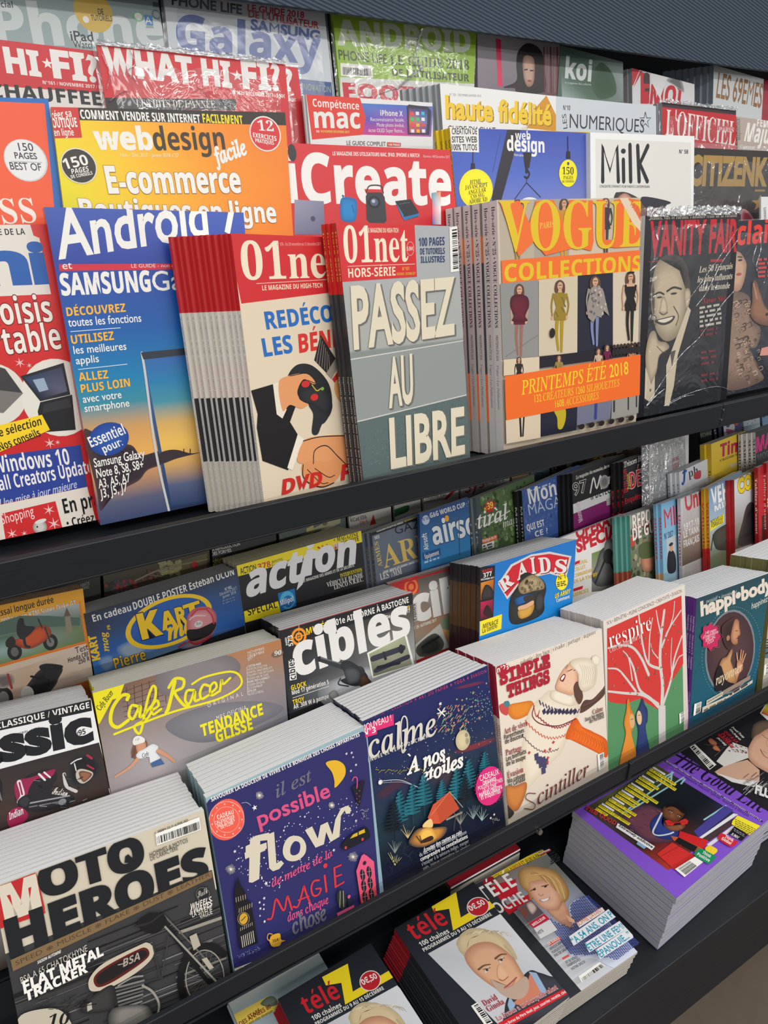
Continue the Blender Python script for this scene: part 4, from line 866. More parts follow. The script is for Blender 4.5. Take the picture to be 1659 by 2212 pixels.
for i in range(4):
    for j in range(3): m.rect(772 + j * 28 + i, 572 + i * 30, 790 + j * 28 + i, 590 + i * 30, random.choice([(236, 236, 240), (60, 190, 220), (240, 70, 90), (250, 180, 60), (60, 200, 120)]))
m.t('LE GUIDE COMPLET', 448, 742, 648, 748, 22, (90, 90, 94), 'n').poly([(654, 728), (724, 732), (724, 750), (654, 750)], (214, 60, 50)).t('146 PAGES', 660, 746, 720, 748, 11, WH, 'b')

m = Mag('U2', (950, 180), (1201, 208), Lp=(958, 300), Rp=(1201, 290), off=.010, t=.0065, n=6, dx=-.0058, base=(206, 206, 204), spine=[(1, (170, 174, 178))],
        label='white audio magazine with a large golden title', lab2='grey-spined audio magazine copy left of the golden title', group='grey-spined copies left of the golden title')
m.win(560, 0, 1260)
m.vgrad((0, (238, 238, 236)), (1, (230, 230, 228)))
m.poly([(1360, 655), (1400, 570), (1470, 488), (1520, 590), (1520, 672)], (214, 150, 40)); m.t('haute fidélité', 958, 612, 1500, 648, 122, (150, 110, 30), 'n', w=.045).t('haute fidélité', 954, 608, 1496, 644, 122, (244, 204, 50), 'n', w=.035)
m.t('N° 228 - DÉCEMBRE-JANVIER 2018', 975, 490, 1135, 497, 12, (150, 150, 150), 'n').t('GUIDE D’ACHAT', 966, 680, 1210, 690, 38, (60, 60, 60), 'n').poly([(1340, 655), (1380, 640), (1400, 560), (1360, 690)], (226, 216, 200))

m = Mag('U2', (1201, 208), (1417, 229), Rp=(1418, 300), off=.008, t=.006, base=(196, 204, 210), label='pale blue-grey magazine with thin dark capitals and an outlined star')
m.win(1000, 0, 1659)
m.vgrad((0, (206, 214, 220)), (1, (196, 204, 212))); SL = (52, 56, 66)
m.t('NUMERIQUES', 580, 695, 985, 722, 76, SL, 'n').t('LES', 568, 698, 560, 618, 22, SL, 'n').t('N°10', 545, 598, 583, 600, 26, SL, 'b')
m.line([(992 + (32 if i % 2 == 0 else 12) * math.sin(math.pi * i / 5), 655 - (46 if i % 2 == 0 else 17) * math.cos(math.pi * i / 5)) for i in range(10)], 5, SL, False, closed=True)

m = Mag('U2', (1430, 221), (1590, 239), Lp=(1431, 300), Rp=(1590, 320), off=.010, t=.007, n=1, dx=-.006, base=(150, 150, 156), spine=[(1, (170, 170, 176))],
        label='red fashion magazine in clear film with tall white serif title', lab2='grey-spined copy left of the red tall-serif fashion cover', group='copies of the red tall-serif fashion cover')
m.win(1180, 0, 1659)
m.vgrad((0, (196, 40, 50)), (1, (190, 36, 46))).poly([(865, 755), (1430, 820), (1425, 860), (868, 800)], (60, 50, 54))
m.t("L'OFFICIEL", 890, 1010, 1412, 1090, 190, (232, 226, 222), 's', w=-.005).rect(1285, 940, 1405, 985, (206, 90, 96)).t('PARIS', 1290, 985, 1400, 990, 34, (236, 206, 206), 's')
m.wrap(up=.004, seal=.005)
m = Mag('U2', (1592, 252), (1716, 268), Lp=(1594, 320), off=.004, t=.008, base=(176, 160, 150), spine=[(1, (206, 200, 196))], label='beige women’s magazine with white slanted title, right edge')
m.extra = [('MAJUSCULE', .05, .4, (120, 110, 106), 'b', .6)]
m.win(1180, 0, 1659)
m.vgrad((0, (186, 170, 160)), (1, (180, 160, 150))); m.t('FEMME', 1575, 945, 1720, 960, 56, WH, 'b').t('Majuscule', 1478, 1055, 1850, 1100, 140, WH, 'bi', w=.02).t('MAJUSCULE', 1452, 1045, 1448, 885, 20, (110, 100, 96), 'b').t('Comment', 1450, 1112, 1560, 1118, 30, WH, 's')
# ================================================================== upper rack, back row under the bulkhead
m = Mag('U3', (-170, -105), (336, -38), Rp=(358, 110), off=.002, t=.006, base=(150, 168, 170), label='pale green phone magazine with huge ghostly letters and a yellow round tag, top left corner')
m.win(0, 0, 700)
m.vgrad((0, (150, 170, 172)), (.6, (166, 182, 182)), (1, (150, 170, 172)))
m.t('iPhone', -120, 225, 850, 245, 225, (206, 216, 216), 'b', w=.04); m.t('spécial', -60, 35, 68, 40, 34, (60, 70, 76), 'b')
m.ell(478, 60, 100, 110, (214, 180, 80)).t('DE', 504, 75, 532, 76, 32, (60, 60, 56), 'n', w=.02).t('TUTORIELS', 468, 105, 576, 110, 30, (60, 60, 56), 'n', w=.02).ell(440, 100, 16, 18, WH)
m.t('iPad', 365, 208, 480, 213, 52, (50, 58, 64), 'n', w=.01).t('Watch', 378, 244, 486, 250, 38, (50, 58, 64), 'n').ell(708, 85, 28, 26, (120, 190, 150)).ell(708, 84, 20, 18, WH).rect(738, 75, 785, 130, (80, 140, 200)).t('A', 745, 122, 778, 122, 36, WH, 'n'); m.ell(800, 75, 24, 26, (110, 126, 132)).ell(800, 75, 15, 17, (150, 166, 170)).rect(780, 10, 822, 40, (90, 104, 112))
m = Mag('U3', (347, -75), (701, 28), Lp=(365, 105), Rp=(720, 207), off=.004, t=.006, base=(206, 212, 218), label='white phone guide with a huge blue title, behind the film-wrapped hi-fi magazine')
m.win(300, 0, 800)
m.vgrad((0, (206, 214, 220)), (1, (200, 208, 214))); BB = (50, 80, 160)
m.t('PHONE LIFE', 235, 35, 740, 105, 75, (76, 84, 96), 'n', w=.03).t('Galaxy', 270, 360, 1300, 470, 265, BB, 'b', w=.035)
m.t('LE GUIDE 2018', 778, 78, 1185, 132, 50, (186, 66, 80), 'n', w=.03).t('DE L’UTILISATEUR', 785, 125, 1290, 208, 54, (186, 66, 80), 'n', w=.03).t('SAMSUNG', 800, 215, 1298, 298, 82, BB, 'n', w=.045)
m.poly([(1100, 560), (1380, 590), (1400, 800), (1100, 800)], (60, 84, 150)); m.t('INNOVATION', 1140, 640, 1375, 665, 46, (150, 170, 120), 'n')
m.wrap(m=SHEET, up=.004, seal=0, creases=())
m = Mag('U3', (718, 25), (1030, 52), Lp=(735, 207), Rp=(1024, 181), off=.004, t=.006, base=(150, 186, 60), label='lime green phone guide with a large ghostly white title and barcode, shiny wrap')
m.win(560, 0, 1260)
m.vgrad((0, (150, 190, 56)), (.5, (156, 196, 56)), (1, (150, 190, 56)))
m.t('ANDROID', 400, 232, 1085, 272, 135, (206, 220, 196), 'b', w=.06)
m.t('PHONE LIFE', 408, 305, 655, 328, 52, (70, 84, 50), 'n', w=.02).t('LE GUIDE 2018', 672, 330, 1075, 358, 50, (60, 72, 44), 's').t("DE L'UTILISATEUR", 682, 390, 1075, 418, 40, (60, 72, 44), 'b', w=.02)
m.barcode([(415, 322), (578, 335), (582, 398), (418, 388)], 30); m.poly([(412, 395), (1100, 430), (1100, 700), (412, 700)], (220, 220, 216)).t('FOOTBALL', 432, 510, 1100, 545, 88, (206, 50, 64), 'b', w=.06)
m.wrap(m=FILM, up=.006, creases=(([(830, 150), (800, 260), (790, 330), (830, 340), (760, 400), (700, 460)], .0016), ([(870, 110), (900, 190), (880, 260), (940, 330)], .0006), ([(620, 480), (720, 440), (830, 350)], .0007)))
m = Mag('U3', (1031, 66), (1209, 96), Rp=(1209, 203), off=.002, t=.007, n=3, dx=.0012, base=(150, 146, 150), label='fashion magazine with a dark-haired woman and one pink vertical stroke', lab2='copy behind the dark-haired woman fashion cover', group='copies behind the dark-haired woman cover')
m.win(1000, 0, 1659)
m.grid([(60, 150), (530, 240), (530, 520), (70, 520)], [[(186, 186, 190), (170, 170, 174), (150, 148, 150)], [(150, 140, 150), (140, 134, 142), (126, 90, 94)], [(130, 120, 136), (120, 110, 124), (110, 60, 66)]])
m.poly([(178, 208), (206, 215), (214, 470), (190, 470)], (226, 50, 96)); m.blob([(290, 350), (300, 280), (345, 236), (400, 250), (435, 300), (445, 380), (440, 500), (300, 500), (280, 480), (220, 475), (290, 440)], (44, 36, 40)).blob([(325, 330), (345, 300), (385, 320), (390, 400), (380, 460), (350, 470), (330, 420)], (206, 170, 150), (150, 110, 96)).line([(335, 380), (350, 378)], 6, (60, 44, 44)).line([(366, 384), (382, 384)], 6, (60, 44, 44)).ell(362, 440, 12, 6, (160, 80, 80))
for k in range(5): m.line([(440 + k * 18, 260), (445 + k * 18, 500)], 9, ((110, 50, 56), (140, 110, 112))[k % 2], False)
m = Mag('U3', (1211, 98), (1346, 134), Rp=(1346, 210), off=.003, t=.007, base=(80, 110, 96), label='green-grey magazine with a small white lowercase title, under the bulkhead')
m.win(1180, 0, 1659)
m.grid([(100, 330), (575, 460), (575, 760), (120, 760)], [[(90, 120, 106), (110, 136, 126), (150, 166, 160)], [(86, 116, 100), (60, 90, 70), (150, 164, 160)], [(176, 190, 190), (90, 120, 100), (130, 146, 140)]])
m.blob([(360, 520), (420, 470), (500, 560), (520, 700), (400, 740), (340, 640)], (52, 86, 60), (66, 96, 74)); m.t('koi', 138, 585, 335, 612, 160, (214, 222, 218), 'b', w=.04).rect(160, 405, 285, 440, (150, 170, 160)).t('le magazine des cultures', 140, 625, 335, 640, 16, (206, 216, 212), 'n')
m = Mag('U3', (1365, 147), (1500, 182), Lp=(1366, 222), Rp=(1500, 240), off=.010, t=.007, n=4, dx=-.006, base=(206, 206, 206), spine=[(1, (150, 150, 154))], label='white magazine with red letters and a crossed red corner band, under the bulkhead', lab2='grey-spined copy left of the red-lettered corner band cover', group='grey-spined copies of the red-lettered cover')
m.win(1180, 0, 1659)
m.vgrad((0, (220, 220, 220)), (1, (210, 210, 210))); RE = (196, 40, 52)
m.poly([(640, 510), (700, 520), (650, 640), (640, 640)], RE).poly([(700, 530), (720, 535), (650, 660)], RE).poly([(705, 540), (775, 555), (770, 775), (705, 770)], RE).blob([(730, 560), (770, 560), (770, 700), (735, 680)], (60, 50, 52)).t('EMOI', 705, 775, 1010, 790, 150, RE, 'b', w=.04).poly([(780, 545), (910, 570), (890, 620), (850, 740), (790, 620)], (226, 226, 226)).blob([(900, 600), (950, 575), (1010, 600), (1030, 690), (960, 640)], (110, 110, 112), (170, 170, 170))
m = Mag('U3', (1542, 140), (1650, 171), Lp=(1540, 215), Rp=(1646, 240), off=.014, t=.009, n=7, dx=-.0065, base=(200, 206, 208), spine=[(1, (126, 136, 146))], label='white magazine with thin bronze capitals, far right under the bulkhead, front of its stack', lab2='grey-spined copy left of the bronze-lettered white cover', group='grey-spined copies of the bronze-lettered cover')
m.win(1180, 0, 1659)
m.vgrad((0, (206, 212, 214)), (1, (200, 206, 208))); m.t('LES 69EMES', 1268, 730, 1605, 810, 190, (150, 110, 70), 'n', w=.015)
m = Mag('U3', (1652, 172), (1790, 205), off=.002, t=.008, base=(170, 50, 70), label='crimson magazine cut off by the right edge under the bulkhead')
m.win(1180, 0, 1659); m.vgrad((0, (176, 60, 76)), (1, (150, 40, 60)))
# ================================================================== lower rack, first row
m = Mag('L0', (-16, 1916), (440, 1749), Lp=(41, 2212), Rp=(495, 2085), off=.006, t=.0082, n=12, base=(196, 184, 164), spine=[(1, (70, 68, 66))], jit=.0022,
        label='beige and black motorcycle magazine with huge block letters, front of the lower left stack', lab2='copy stacked behind the beige block-lettered motorcycle cover, white top edge showing', group='copies behind the beige motorcycle cover')
m.win(0, 1750, 620)
m.vgrad((0, (206, 196, 176)), (.42, (206, 196, 176)), (.43, (58, 58, 60)), (1, (40, 40, 42)))
m.poly([(-40, 860), (1225, 345), (1400, 1300), (0, 1500)], (60, 60, 62))
for k in range(75):
    x = random.uniform(-60, 1200); y = random.uniform(500, 1250) + (1 - x / 1250) * 420; l = random.uniform(200, 800); g = random.choice((34, 44, 80, 96, 120, 30, 26))
    m.line([(x, y), (x + l, y - l * .40)], random.uniform(2, 11), (g, g, g + 1), False)
m.line([(60, 1080), (700, 850)], 26, (30, 30, 32), False); m.line([(1040, 700), (1300, 610)], 22, (150, 144, 132), False); m.line([(1020, 960), (1300, 850)], 14, (120, 116, 108), False)
BLK = (32, 34, 38)
m.poly([(-20, 440), (205, 356), (262, 590), (0, 680)], (186, 44, 44)).line([(-10, 662), (258, 565), (208, 365)], 4, (176, 40, 42), False)
m.t('M', 30, 645, 245, 565, 210, (214, 204, 186), 'b', w=.09)
m.t('OTO', 238, 515, 845, 320, 200, BLK, 'b', w=.09)
m.t('HEROES', 60, 855, 1215, 395, 225, BLK, 'b', w=.09)
m.poly([(718, 300), (722, 262), (740, 250), (770, 280), (755, 300)], BLK)
m.poly([(60, 860), (1222, 345), (1224, 385), (75, 925)], (128, 104, 72))
m.t('SPEED ❋ MUSCLE ❋ FLAKE ❋ DUST ❋ LEATHER', 92, 893, 1212, 375, 26, (84, 66, 46), 'sans')
m.barcode([(895, 130), (1150, 35), (1160, 108), (905, 200)], 44, pad=.02); m.t('L 38084-22-F: 6,90€-RD', 893, 132, 1085, 58, 14, BLK, 'sans')
m.t('HOMMES & MOTOS', 864, 265, 1083, 178, 26, (60, 58, 54), 'sans').t('DE CARACTÈRE', 868, 287, 1026, 222, 24, (60, 58, 54), 'sans')
m.t('BSA A 65 CHATOKHYNE', 122, 995, 505, 805, 38, (198, 192, 182), 'sans').t('FLAT METAL', 138, 1042, 598, 830, 62, WH, 'b', w=.05).t('TRACKER', 148, 1098, 508, 925, 58, WH, 'b', w=.05).t('SAISON AUTOMNE', 215, 880, 350, 815, 17, WH, 'bi')
m.ell(1168, 478, 40, 38, (40, 40, 42)).line([(1168 + 38 * math.cos(a), 478 + 38 * math.sin(a)) for a in np.arange(0, 6.28, .4)], 3, (120, 116, 110), closed=True).t('Sixth', 1140, 500, 1196, 470, 34, (206, 200, 190), 'sc')
for s_, x, y, x1, y1, h, f in (('WHEELS', 1095, 570, 1216, 525, 34, 'bi'), ('&WAVES', 1092, 598, 1222, 545, 32, 'bi'), ('LA SIXIÈME', 1108, 612, 1222, 565, 28, 'sans'), ('VAGUE', 1152, 622, 1225, 590, 28, 'sans')): m.t(s_, x, y, x1, y1, h, (222, 216, 206), f)
# the motorcycle
D, G, Gm = (26, 26, 28), (128, 124, 118), (84, 82, 80)
m.line([(1150, 985 + 0)] and [(1190 + 150 * math.cos(a), 975 + 200 * math.sin(a)) for a in np.arange(.9, 5.6, .35)], 44, D); m.line([(1180 + 110 * math.cos(a), 960 + 160 * math.sin(a)) for a in np.arange(0, 6.2, .35)], 7, (150, 144, 136), closed=True)
for a in np.arange(0, 6.28, .3): m.line([(1180, 960), (1180 + 108 * math.cos(a), 960 + 156 * math.sin(a))], 1.6, (120, 116, 110), False)
m.line([(860, 595), (960, 660), (1060, 800), (1180, 960), (1240, 1000)], 26, D); m.line([(900, 610), (1250, 985)], 11, (150, 146, 138), False); m.line([(945, 600), (1100, 760), (1230, 900)], 9, (100, 98, 94), False)
m.poly([(1090, 720), (1130, 700), (1155, 770), (1115, 800)], (176, 168, 150)).poly([(1160, 850), (1190, 840), (1230, 900), (1205, 910)], (176, 168, 150))
m.blob([(790, 640), (860, 590), (935, 590), (960, 640), (900, 700), (830, 690)], D); m.line([(780, 660), (860, 640), (930, 590)], 14, (44, 44, 46))
m.blob([(520, 950), (600, 870), (800, 770), (850, 755), (885, 790), (870, 850), (780, 930), (640, 1010), (540, 1035), (510, 1010)], (196, 184, 164)); m.blob([(540, 955), (610, 890), (790, 795), (840, 785), (860, 815), (840, 850), (760, 910), (640, 985), (560, 1010)], (92, 30, 28)); m.blob([(556, 955), (620, 900), (790, 808), (832, 800), (848, 820), (826, 846), (750, 900), (635, 970), (570, 995)], (34, 30, 32))
m.t('BSA', 708, 895, 806, 850, 42, (170, 160, 146), 'bi').line([(680, 882), (720, 872)], 6, (170, 160, 146))
m.line([(880, 760), (920, 960), (700, 1010)], 12, (54, 54, 56), False); m.line([(970, 720), (930, 960)], 8, (60, 60, 62), False)
for k in range(7): m.poly([(660 + k * 4, 1010 + k * 20), (830 - k * 2, 965 + k * 20), (832 - k * 2, 976 + k * 20), (662 + k * 4, 1021 + k * 20)], (90, 88, 86) if k % 2 else (120, 118, 114))
m.blob([(560, 1040), (650, 1000), (660, 1120), (600, 1150), (480, 1160), (470, 1110)], (58, 58, 58), (36, 36, 38)); m.blob([(640, 1140), (760, 1110), (850, 1120), (880, 1190), (820, 1240), (640, 1240)], (130, 126, 120), (60, 60, 60)); m.line([(820, 1000), (880, 1040), (915, 1120), (880, 1240)], 14, (150, 146, 138)); m.line([(680, 1000), (760, 955), (820, 945)], 12, (140, 136, 130)); m.poly([(500, 1110), (525, 1095), (530, 1135), (502, 1150)], (180, 174, 164))
m.blob([(120, 1170), (280, 1130), (370, 1160), (400, 1260), (120, 1270)], (190, 182, 164)); m.t('10', 270, 1236, 390, 1220, 70, D, 's')
for k in range(40):
    x, y = random.uniform(200, 520), random.uniform(1060, 1140); m.line([(x, y), (x + random.uniform(20, 60), y - random.uniform(0, 30))], 4, random.choice([(30, 30, 30), (70, 70, 70)]), False)

NV = (48, 48, 102); LB = (150, 178, 186)
m = Mag('L0', (444, 1724), (791, 1566), Lp=(510, 2126), Rp=(830, 1938), off=.004, t=.0105, n=8, base=LB, spine=[(1, (146, 176, 184))], jit=.002,
        label='night-blue magazine with cream lettering, a gold moon and a clock tower, front of its stack', lab2='copy stacked behind the night-blue gold-moon cover, pale top edge showing', group='copies behind the night-blue gold-moon cover')
m.extra = [('savourer la douceur de vivre et le bonheur des choses imparfaites', .45, .98, (70, 84, 96), 'b', .35)]
m.win(420, 1540, 1100)
m.vgrad((0, LB), (1, (140, 168, 178)))
m.poly([(62, 478), (80, 455), (885, 98), (903, 105), (912, 180), (980, 985), (240, 1380), (215, 1380)], NV)
m.t('SAVOURER LA DOUCEUR DE VIVRE ET LE BONHEUR DES CHOSES IMPARFAITES', 90, 468, 872, 122, 22, WH, 'b', w=.01)
CO = (238, 96, 78)
m.ell(170, 562, 100, 104, CO).line([(170 + 92 * math.cos(a), 562 + 95 * math.sin(a)) for a in np.arange(0, 6.28, .25)], 3, (246, 190, 176), closed=True).line([(170 + 66 * math.cos(a), 562 + 68 * math.sin(a)) for a in np.arange(0, 6.28, .25)], 2, (246, 190, 176), closed=True)
for a in np.arange(0, 6.28, .57): m.star(170 + 80 * math.cos(a), 562 + 82 * math.sin(a), 6, (250, 214, 204))
for s_, x, y, x1, y1, h in (('CADEAU', 122, 562, 208, 530, 24), ('CALENDRIER', 108, 588, 212, 550, 16), ('365 JOURS', 120, 598 + 6, 212, 568, 17), ('DE FLOW', 140, 606 + 5, 206, 580 + 5, 17)): m.t(s_, x, y, x1, y1, h, (252, 220, 208), 'b')
DT = (206, 206, 216)
m.scatter([(330, 640), (560, 540), (780, 420), (880, 480), (860, 600), (720, 740), (560, 880), (420, 940), (260, 940), (200, 700)], 150, 3.2, [DT, (236, 236, 240)], .3)
m.scatter([(750, 440), (830, 420), (860, 620), (800, 700)], 25, 3.2, [DT], .3); m.scatter([(210, 700), (300, 620), (330, 700), (300, 900)], 30, 3.2, [DT], .3)
PK = (214, 84, 130); GRY = (110, 108, 124); RD = (214, 56, 66)
def hand(pts, w, col): m.line(pts, w, col)
m.t('il est', 432, 448, 622, 352, 66, GRY, 'si', w=.012)
m.t('possible', 340, 602, 718, 440, 86, PK, 'n', w=.02)
m.t('de mettre de la', 408, 918, 728, 755, 44, PK, 'si', w=.02)
m.line([(385, 1085), (408, 1075), (424, 990), (436, 985), (470, 1040), (485, 975), (492, 970), (512, 1035)], 11, RD); m.line([(520, 1020), (545, 1015), (570, 930), (575, 912), (588, 950), (612, 1010)], 11, RD); m.line([(545, 985), (600, 965)], 9, RD)
m.line([(655, 880), (628, 885), (614, 920), (625, 960), (652, 955), (664, 925), (640, 925)], 11, RD); m.line([(684, 855), (694, 940)], 12, RD, False); m.ell(688, 803, 12, 12, RD); m.line([(735, 815), (742, 915)], 12, RD, False); m.line([(735, 815), (770, 800)], 10, RD, False); m.line([(738, 862), (772, 850)], 9, RD, False); m.line([(742, 915), (785, 890)], 10, RD, False)
m.t('dans chaque', 492, 1100, 708, 1000, 46, PK, 'si', w=.02); m.t('chose', 520, 1168, 700, 1085, 88, GRY, 'si', w=.03)
CRM = (214, 204, 184)
# big lettering, drawn as shapes
m.line([(395, 642), (360, 632), (318, 655), (312, 720), (312, 880)], 0.1, CRM)
m.poly([(268, 700), (290, 690), (292, 665), (320, 645), (392, 628), (388, 668), (345, 672), (345, 692), (378, 680), (380, 712), (346, 728), (340, 872), (304, 892), (285, 890), (288, 742), (268, 752)], CRM)
m.poly([(262, 735), (372, 695), (372, 722), (266, 768)], CRM)
m.poly([(380, 640), (418, 624), (430, 790), (455, 775), (470, 790), (445, 820), (412, 832), (392, 815)], CRM)
m.blob([(470, 690), (500, 650), (555, 650), (585, 690), (580, 740), (540, 775), (490, 775), (465, 740)], CRM).blob([(505, 705), (525, 675), (550, 680), (556, 705), (548, 735), (525, 748), (505, 740)], NV)
m.poly([(580, 615), (618, 595), (648, 660), (662, 590), (700, 572), (725, 640), (740, 560), (770, 500), (805, 486), (822, 500), (818, 528), (796, 530), (790, 512), (770, 540), (762, 650), (715, 678), (692, 625), (680, 690), (636, 708)], CRM)
m.blob([(690, 262), (745, 248), (788, 275), (790, 330), (740, 392), (735, 355), (722, 310)], (226, 178, 48))
for x, y, r in ((340, 432, 24), (720, 483, 20), (188, 818, 30), (830, 752, 30)): m.burst(x, y, r, (206, 200, 190), 22, 1.6).ell(x, y, 6, 6, (232, 226, 214))
m.scatter([(865, 505), (910, 495), (915, 550), (875, 560)], 40, 2, [(170, 168, 180)], .2)
for x, y, r in ((312, 493, 16), (795, 210, 8), (822, 205, 8), (830, 228, 6), (845, 268, 8), (818, 300, 8), (845, 562, 8), (208, 722, 10), (372, 890, 12), (728, 716, 9), (362, 968, 9), (338, 990, 8), (360, 1002, 7), (342, 1022, 8), (360, 1025, 7), (340, 1060, 6), (364, 1090, 9), (465, 612, 7), (575, 540, 7), (225, 760, 5)): m.star(x, y, r, (226, 224, 230))
m.line([(242, 468), (270, 465), (292, 480)], 2, DT)
# umbrella, car, house, cactus, clock tower, teapot
m.poly([(822, 385), (892, 345), (862, 495)], (34, 32, 48)).line([(850, 385), (850, 340), (835, 332), (825, 350)], 6, PK)
for a in range(6): m.star(848 + a % 2 * 14, 390 + a * 14, 4, (170, 110, 60))
m.blob([(770, 688), (812, 640), (880, 598), (905, 600), (918, 645), (885, 668), (790, 712)], (30, 30, 40)).poly([(812, 655), (830, 632), (852, 622), (852, 640)], (214, 176, 50)).poly([(858, 636), (858, 618), (888, 604), (892, 622)], (214, 176, 50)).ell(792, 702, 13, 14, (30, 30, 36)).ell(790, 702, 7, 8, (196, 66, 76)).ell(878, 658, 13, 14, (30, 30, 36)).ell(878, 658, 7, 8, (196, 66, 76))
m.grad([(845, 825), (872, 745), (885, 735), (902, 745), (938, 775), (958, 1010), (878, 1048)], (860, 800, (226, 90, 130), 920, 1040, (216, 74, 66)))
for r_ in range(3):
    for c_ in range(2):
        x, y = 878 + c_ * 34 + r_ * 6, 845 - c_ * 16 + r_ * 58; m.ell(x, y, 14, 30, (40, 34, 48)); m.line([(x - 12, y), (x + 12, y - 5)], 1.5, (220, 170, 150), False); m.line([(x, y - 28), (x + 1, y + 28)], 1.5, (220, 170, 150), False)
m.ell(888, 782, 10, 10, (40, 34, 48)).poly([(888, 1018), (945, 990), (950, 1012), (892, 1045)], (40, 34, 48))
m.ell(768, 972, 26, 52, (46, 50, 46)).line([(760, 930), (758, 1015)], 3, (190, 190, 170)).line([(776, 928), (778, 1012)], 3, (190, 190, 170)).poly([(742, 1045), (832, 1000), (835, 1020), (815, 1048), (768, 1068), (748, 1065)], PK).ell(812, 985, 15, 24, (40, 44, 60)).ell(806, 958, 9, 9, PK)
TW = (30, 28, 34)
m.poly([(222, 850), (238, 900), (262, 935), (268, 975), (290, 985), (328, 1200), (232, 1235), (205, 975), (205, 930)], TW)
for k in range(5): m.line([(212 + k * 12, 962 - k * 4), (214 + k * 12, 985 - k * 4)], 3, (190, 176, 150), False)
m.ell(252, 1072, 32, 36, (20, 20, 24)).ell(252, 1072, 24, 28, (204, 160, 56)).line([(240, 1082), (252, 1072), (262, 1060)], 5, TW, False).line([(252 + 30 * math.cos(a), 1072 + 34 * math.sin(a)) for a in np.arange(0, 6.28, .4)], 2, (190, 176, 150), closed=True)
for k in range(7): m.line([(240 + k * 10, 1165 - k * 5), (248 + k * 10, 1222 - k * 5)], 4, (196, 190, 176), False); m.line([(228 + k * 11, 1040 - k * 5), (229 + k * 11, 1018 - k * 5)], 3, (190, 176, 150), False); m.line([(236 + k * 10, 1135 - k * 5), (236 + k * 10, 1120 - k * 5)], 3, (190, 176, 150), False)
m.scatter([(215, 1262), (330, 1215), (345, 1235), (225, 1280)], 70, 2, [(120, 130, 170)], .2)
m.blob([(388, 1180), (400, 1158), (440, 1148), (448, 1180), (470, 1185), (450, 1195), (440, 1212), (405, 1218), (390, 1200)], (214, 164, 50)).line([(392, 1190), (376, 1175), (382, 1150), (402, 1152)], 5, (214, 164, 50)).t('TEA?', 402, 1198, 440, 1184, 16, TW, 'b')
m.line([(420, 1310), (480, 1285), (530, 1220), (590, 1175), (690, 1145), (785, 1105)], 20, (206, 168, 54)); m.line([(598, 1160), (592, 1205)], 10, (206, 168, 54)); m.poly([(632, 1158), (690, 1142), (690, 1150), (634, 1168)], TW); m.ell(592, 1164, 8, 8, PK)
m.poly([(195, 1335), (292, 1298), (298, 1366), (205, 1380)], (206, 198, 180)); m.barcode([(240, 1320), (292, 1298), (300, 1360), (246, 1380)], 14, vert=True)

m = Mag('L0', (783, 1558), (1053, 1437), Lp=(830, 1938), Rp=(1092, 1780), off=.002, t=.0088, n=9, base=(34, 40, 66), spine=[(1, (40, 44, 70))],
        label='dark blue illustrated magazine with an orange tent, campfire and full moon, front of its stack', lab2='copy stacked behind the orange-tent night cover, white top edge showing', group='copies behind the orange-tent night cover')
m.win(720, 1360, 1340)
m.vgrad((0, (40, 44, 98)), (.2, (32, 42, 88)), (.42, (40, 52, 78)), (.6, (30, 52, 66)), (.8, (26, 32, 52)), (1, (30, 34, 52)))
m.blob([(720, 690), (930, 620), (930, 650), (800, 700), (690, 720)], (120, 52, 60), (52, 48, 74)).blob([(690, 340), (830, 300), (880, 305), (760, 340)], (110, 44, 74), (40, 44, 90)).blob([(240, 960), (300, 900), (380, 860), (460, 860), (360, 930), (280, 990)], (70, 46, 64), (36, 48, 76)).blob([(520, 770), (680, 700), (740, 780), (700, 900), (560, 900)], (62, 56, 66), (34, 50, 72))
m.scatter([(560, 560), (700, 400), (900, 300), (930, 480), (760, 560), (600, 660)], 90, 4, [(90, 150, 130), (206, 110, 90), (150, 190, 130), (220, 150, 120)], .4)
m.scatter([(880, 330), (940, 320), (945, 480), (760, 560), (740, 430)], 90, 3, [(96, 150, 140), (120, 170, 150)], .4)
m.scatter([(220, 780), (940, 360), (960, 700), (860, 780), (250, 900)], 150, 2, [(200, 206, 220), (170, 180, 206)], .5)
for k in range(70):
    x, y = random.uniform(590, 760), random.uniform(440, 600); m.line([(x, y), (x + 10, y - 14)], 4, random.choice([(140, 190, 140), (206, 120, 100), (220, 160, 120), (110, 160, 150)]), False)
for k in range(16): x = 240 + k * 18; m.line([(x, 815 + random.uniform(-25, 25)), (x + 18, 808)], 4, (150, 140, 60), False)
m.t('BIEN-ÊTRE ✶ CRÉATION ✶ ART DU PAPIER ✶ YOGA ✶ ÉVASION', 168, 530, 878, 245, 20, (206, 66, 116), 'sans', track=.15)
m.poly([(150, 560), (342, 485), (345, 548), (245, 580), (248, 600), (165, 625)], (222, 54, 116)).t('NOUVEAU !', 162, 585, 332, 522, 36, WH, 'sans').t('N°3', 166, 608, 240, 590, 32, WH, 'b')
m.t('calme', 205, 745, 598, 600, 145, (214, 208, 196), 'si', w=.012); m.line([(398, 700), (420, 640), (420, 520), (398, 500), (384, 560), (392, 700), (412, 690)], 9, (214, 208, 196))
m.line([(598, 455), (638, 495)], 7, WH, False).line([(636, 450), (604, 502)], 7, WH, False).line([(594, 482), (642, 468)], 6, WH, False).star(612, 425, 12, WH)
m.t('PRENDRE LE TEMPS DE CRÉER', 160, 778, 542, 620, 22, (206, 202, 196), 'b', track=.12)
m.t('À nos', 420, 838, 648, 745, 88, WH, 'si', w=.035); m.t('étoiles', 508, 890, 752, 785, 86, WH, 'si', w=.035)
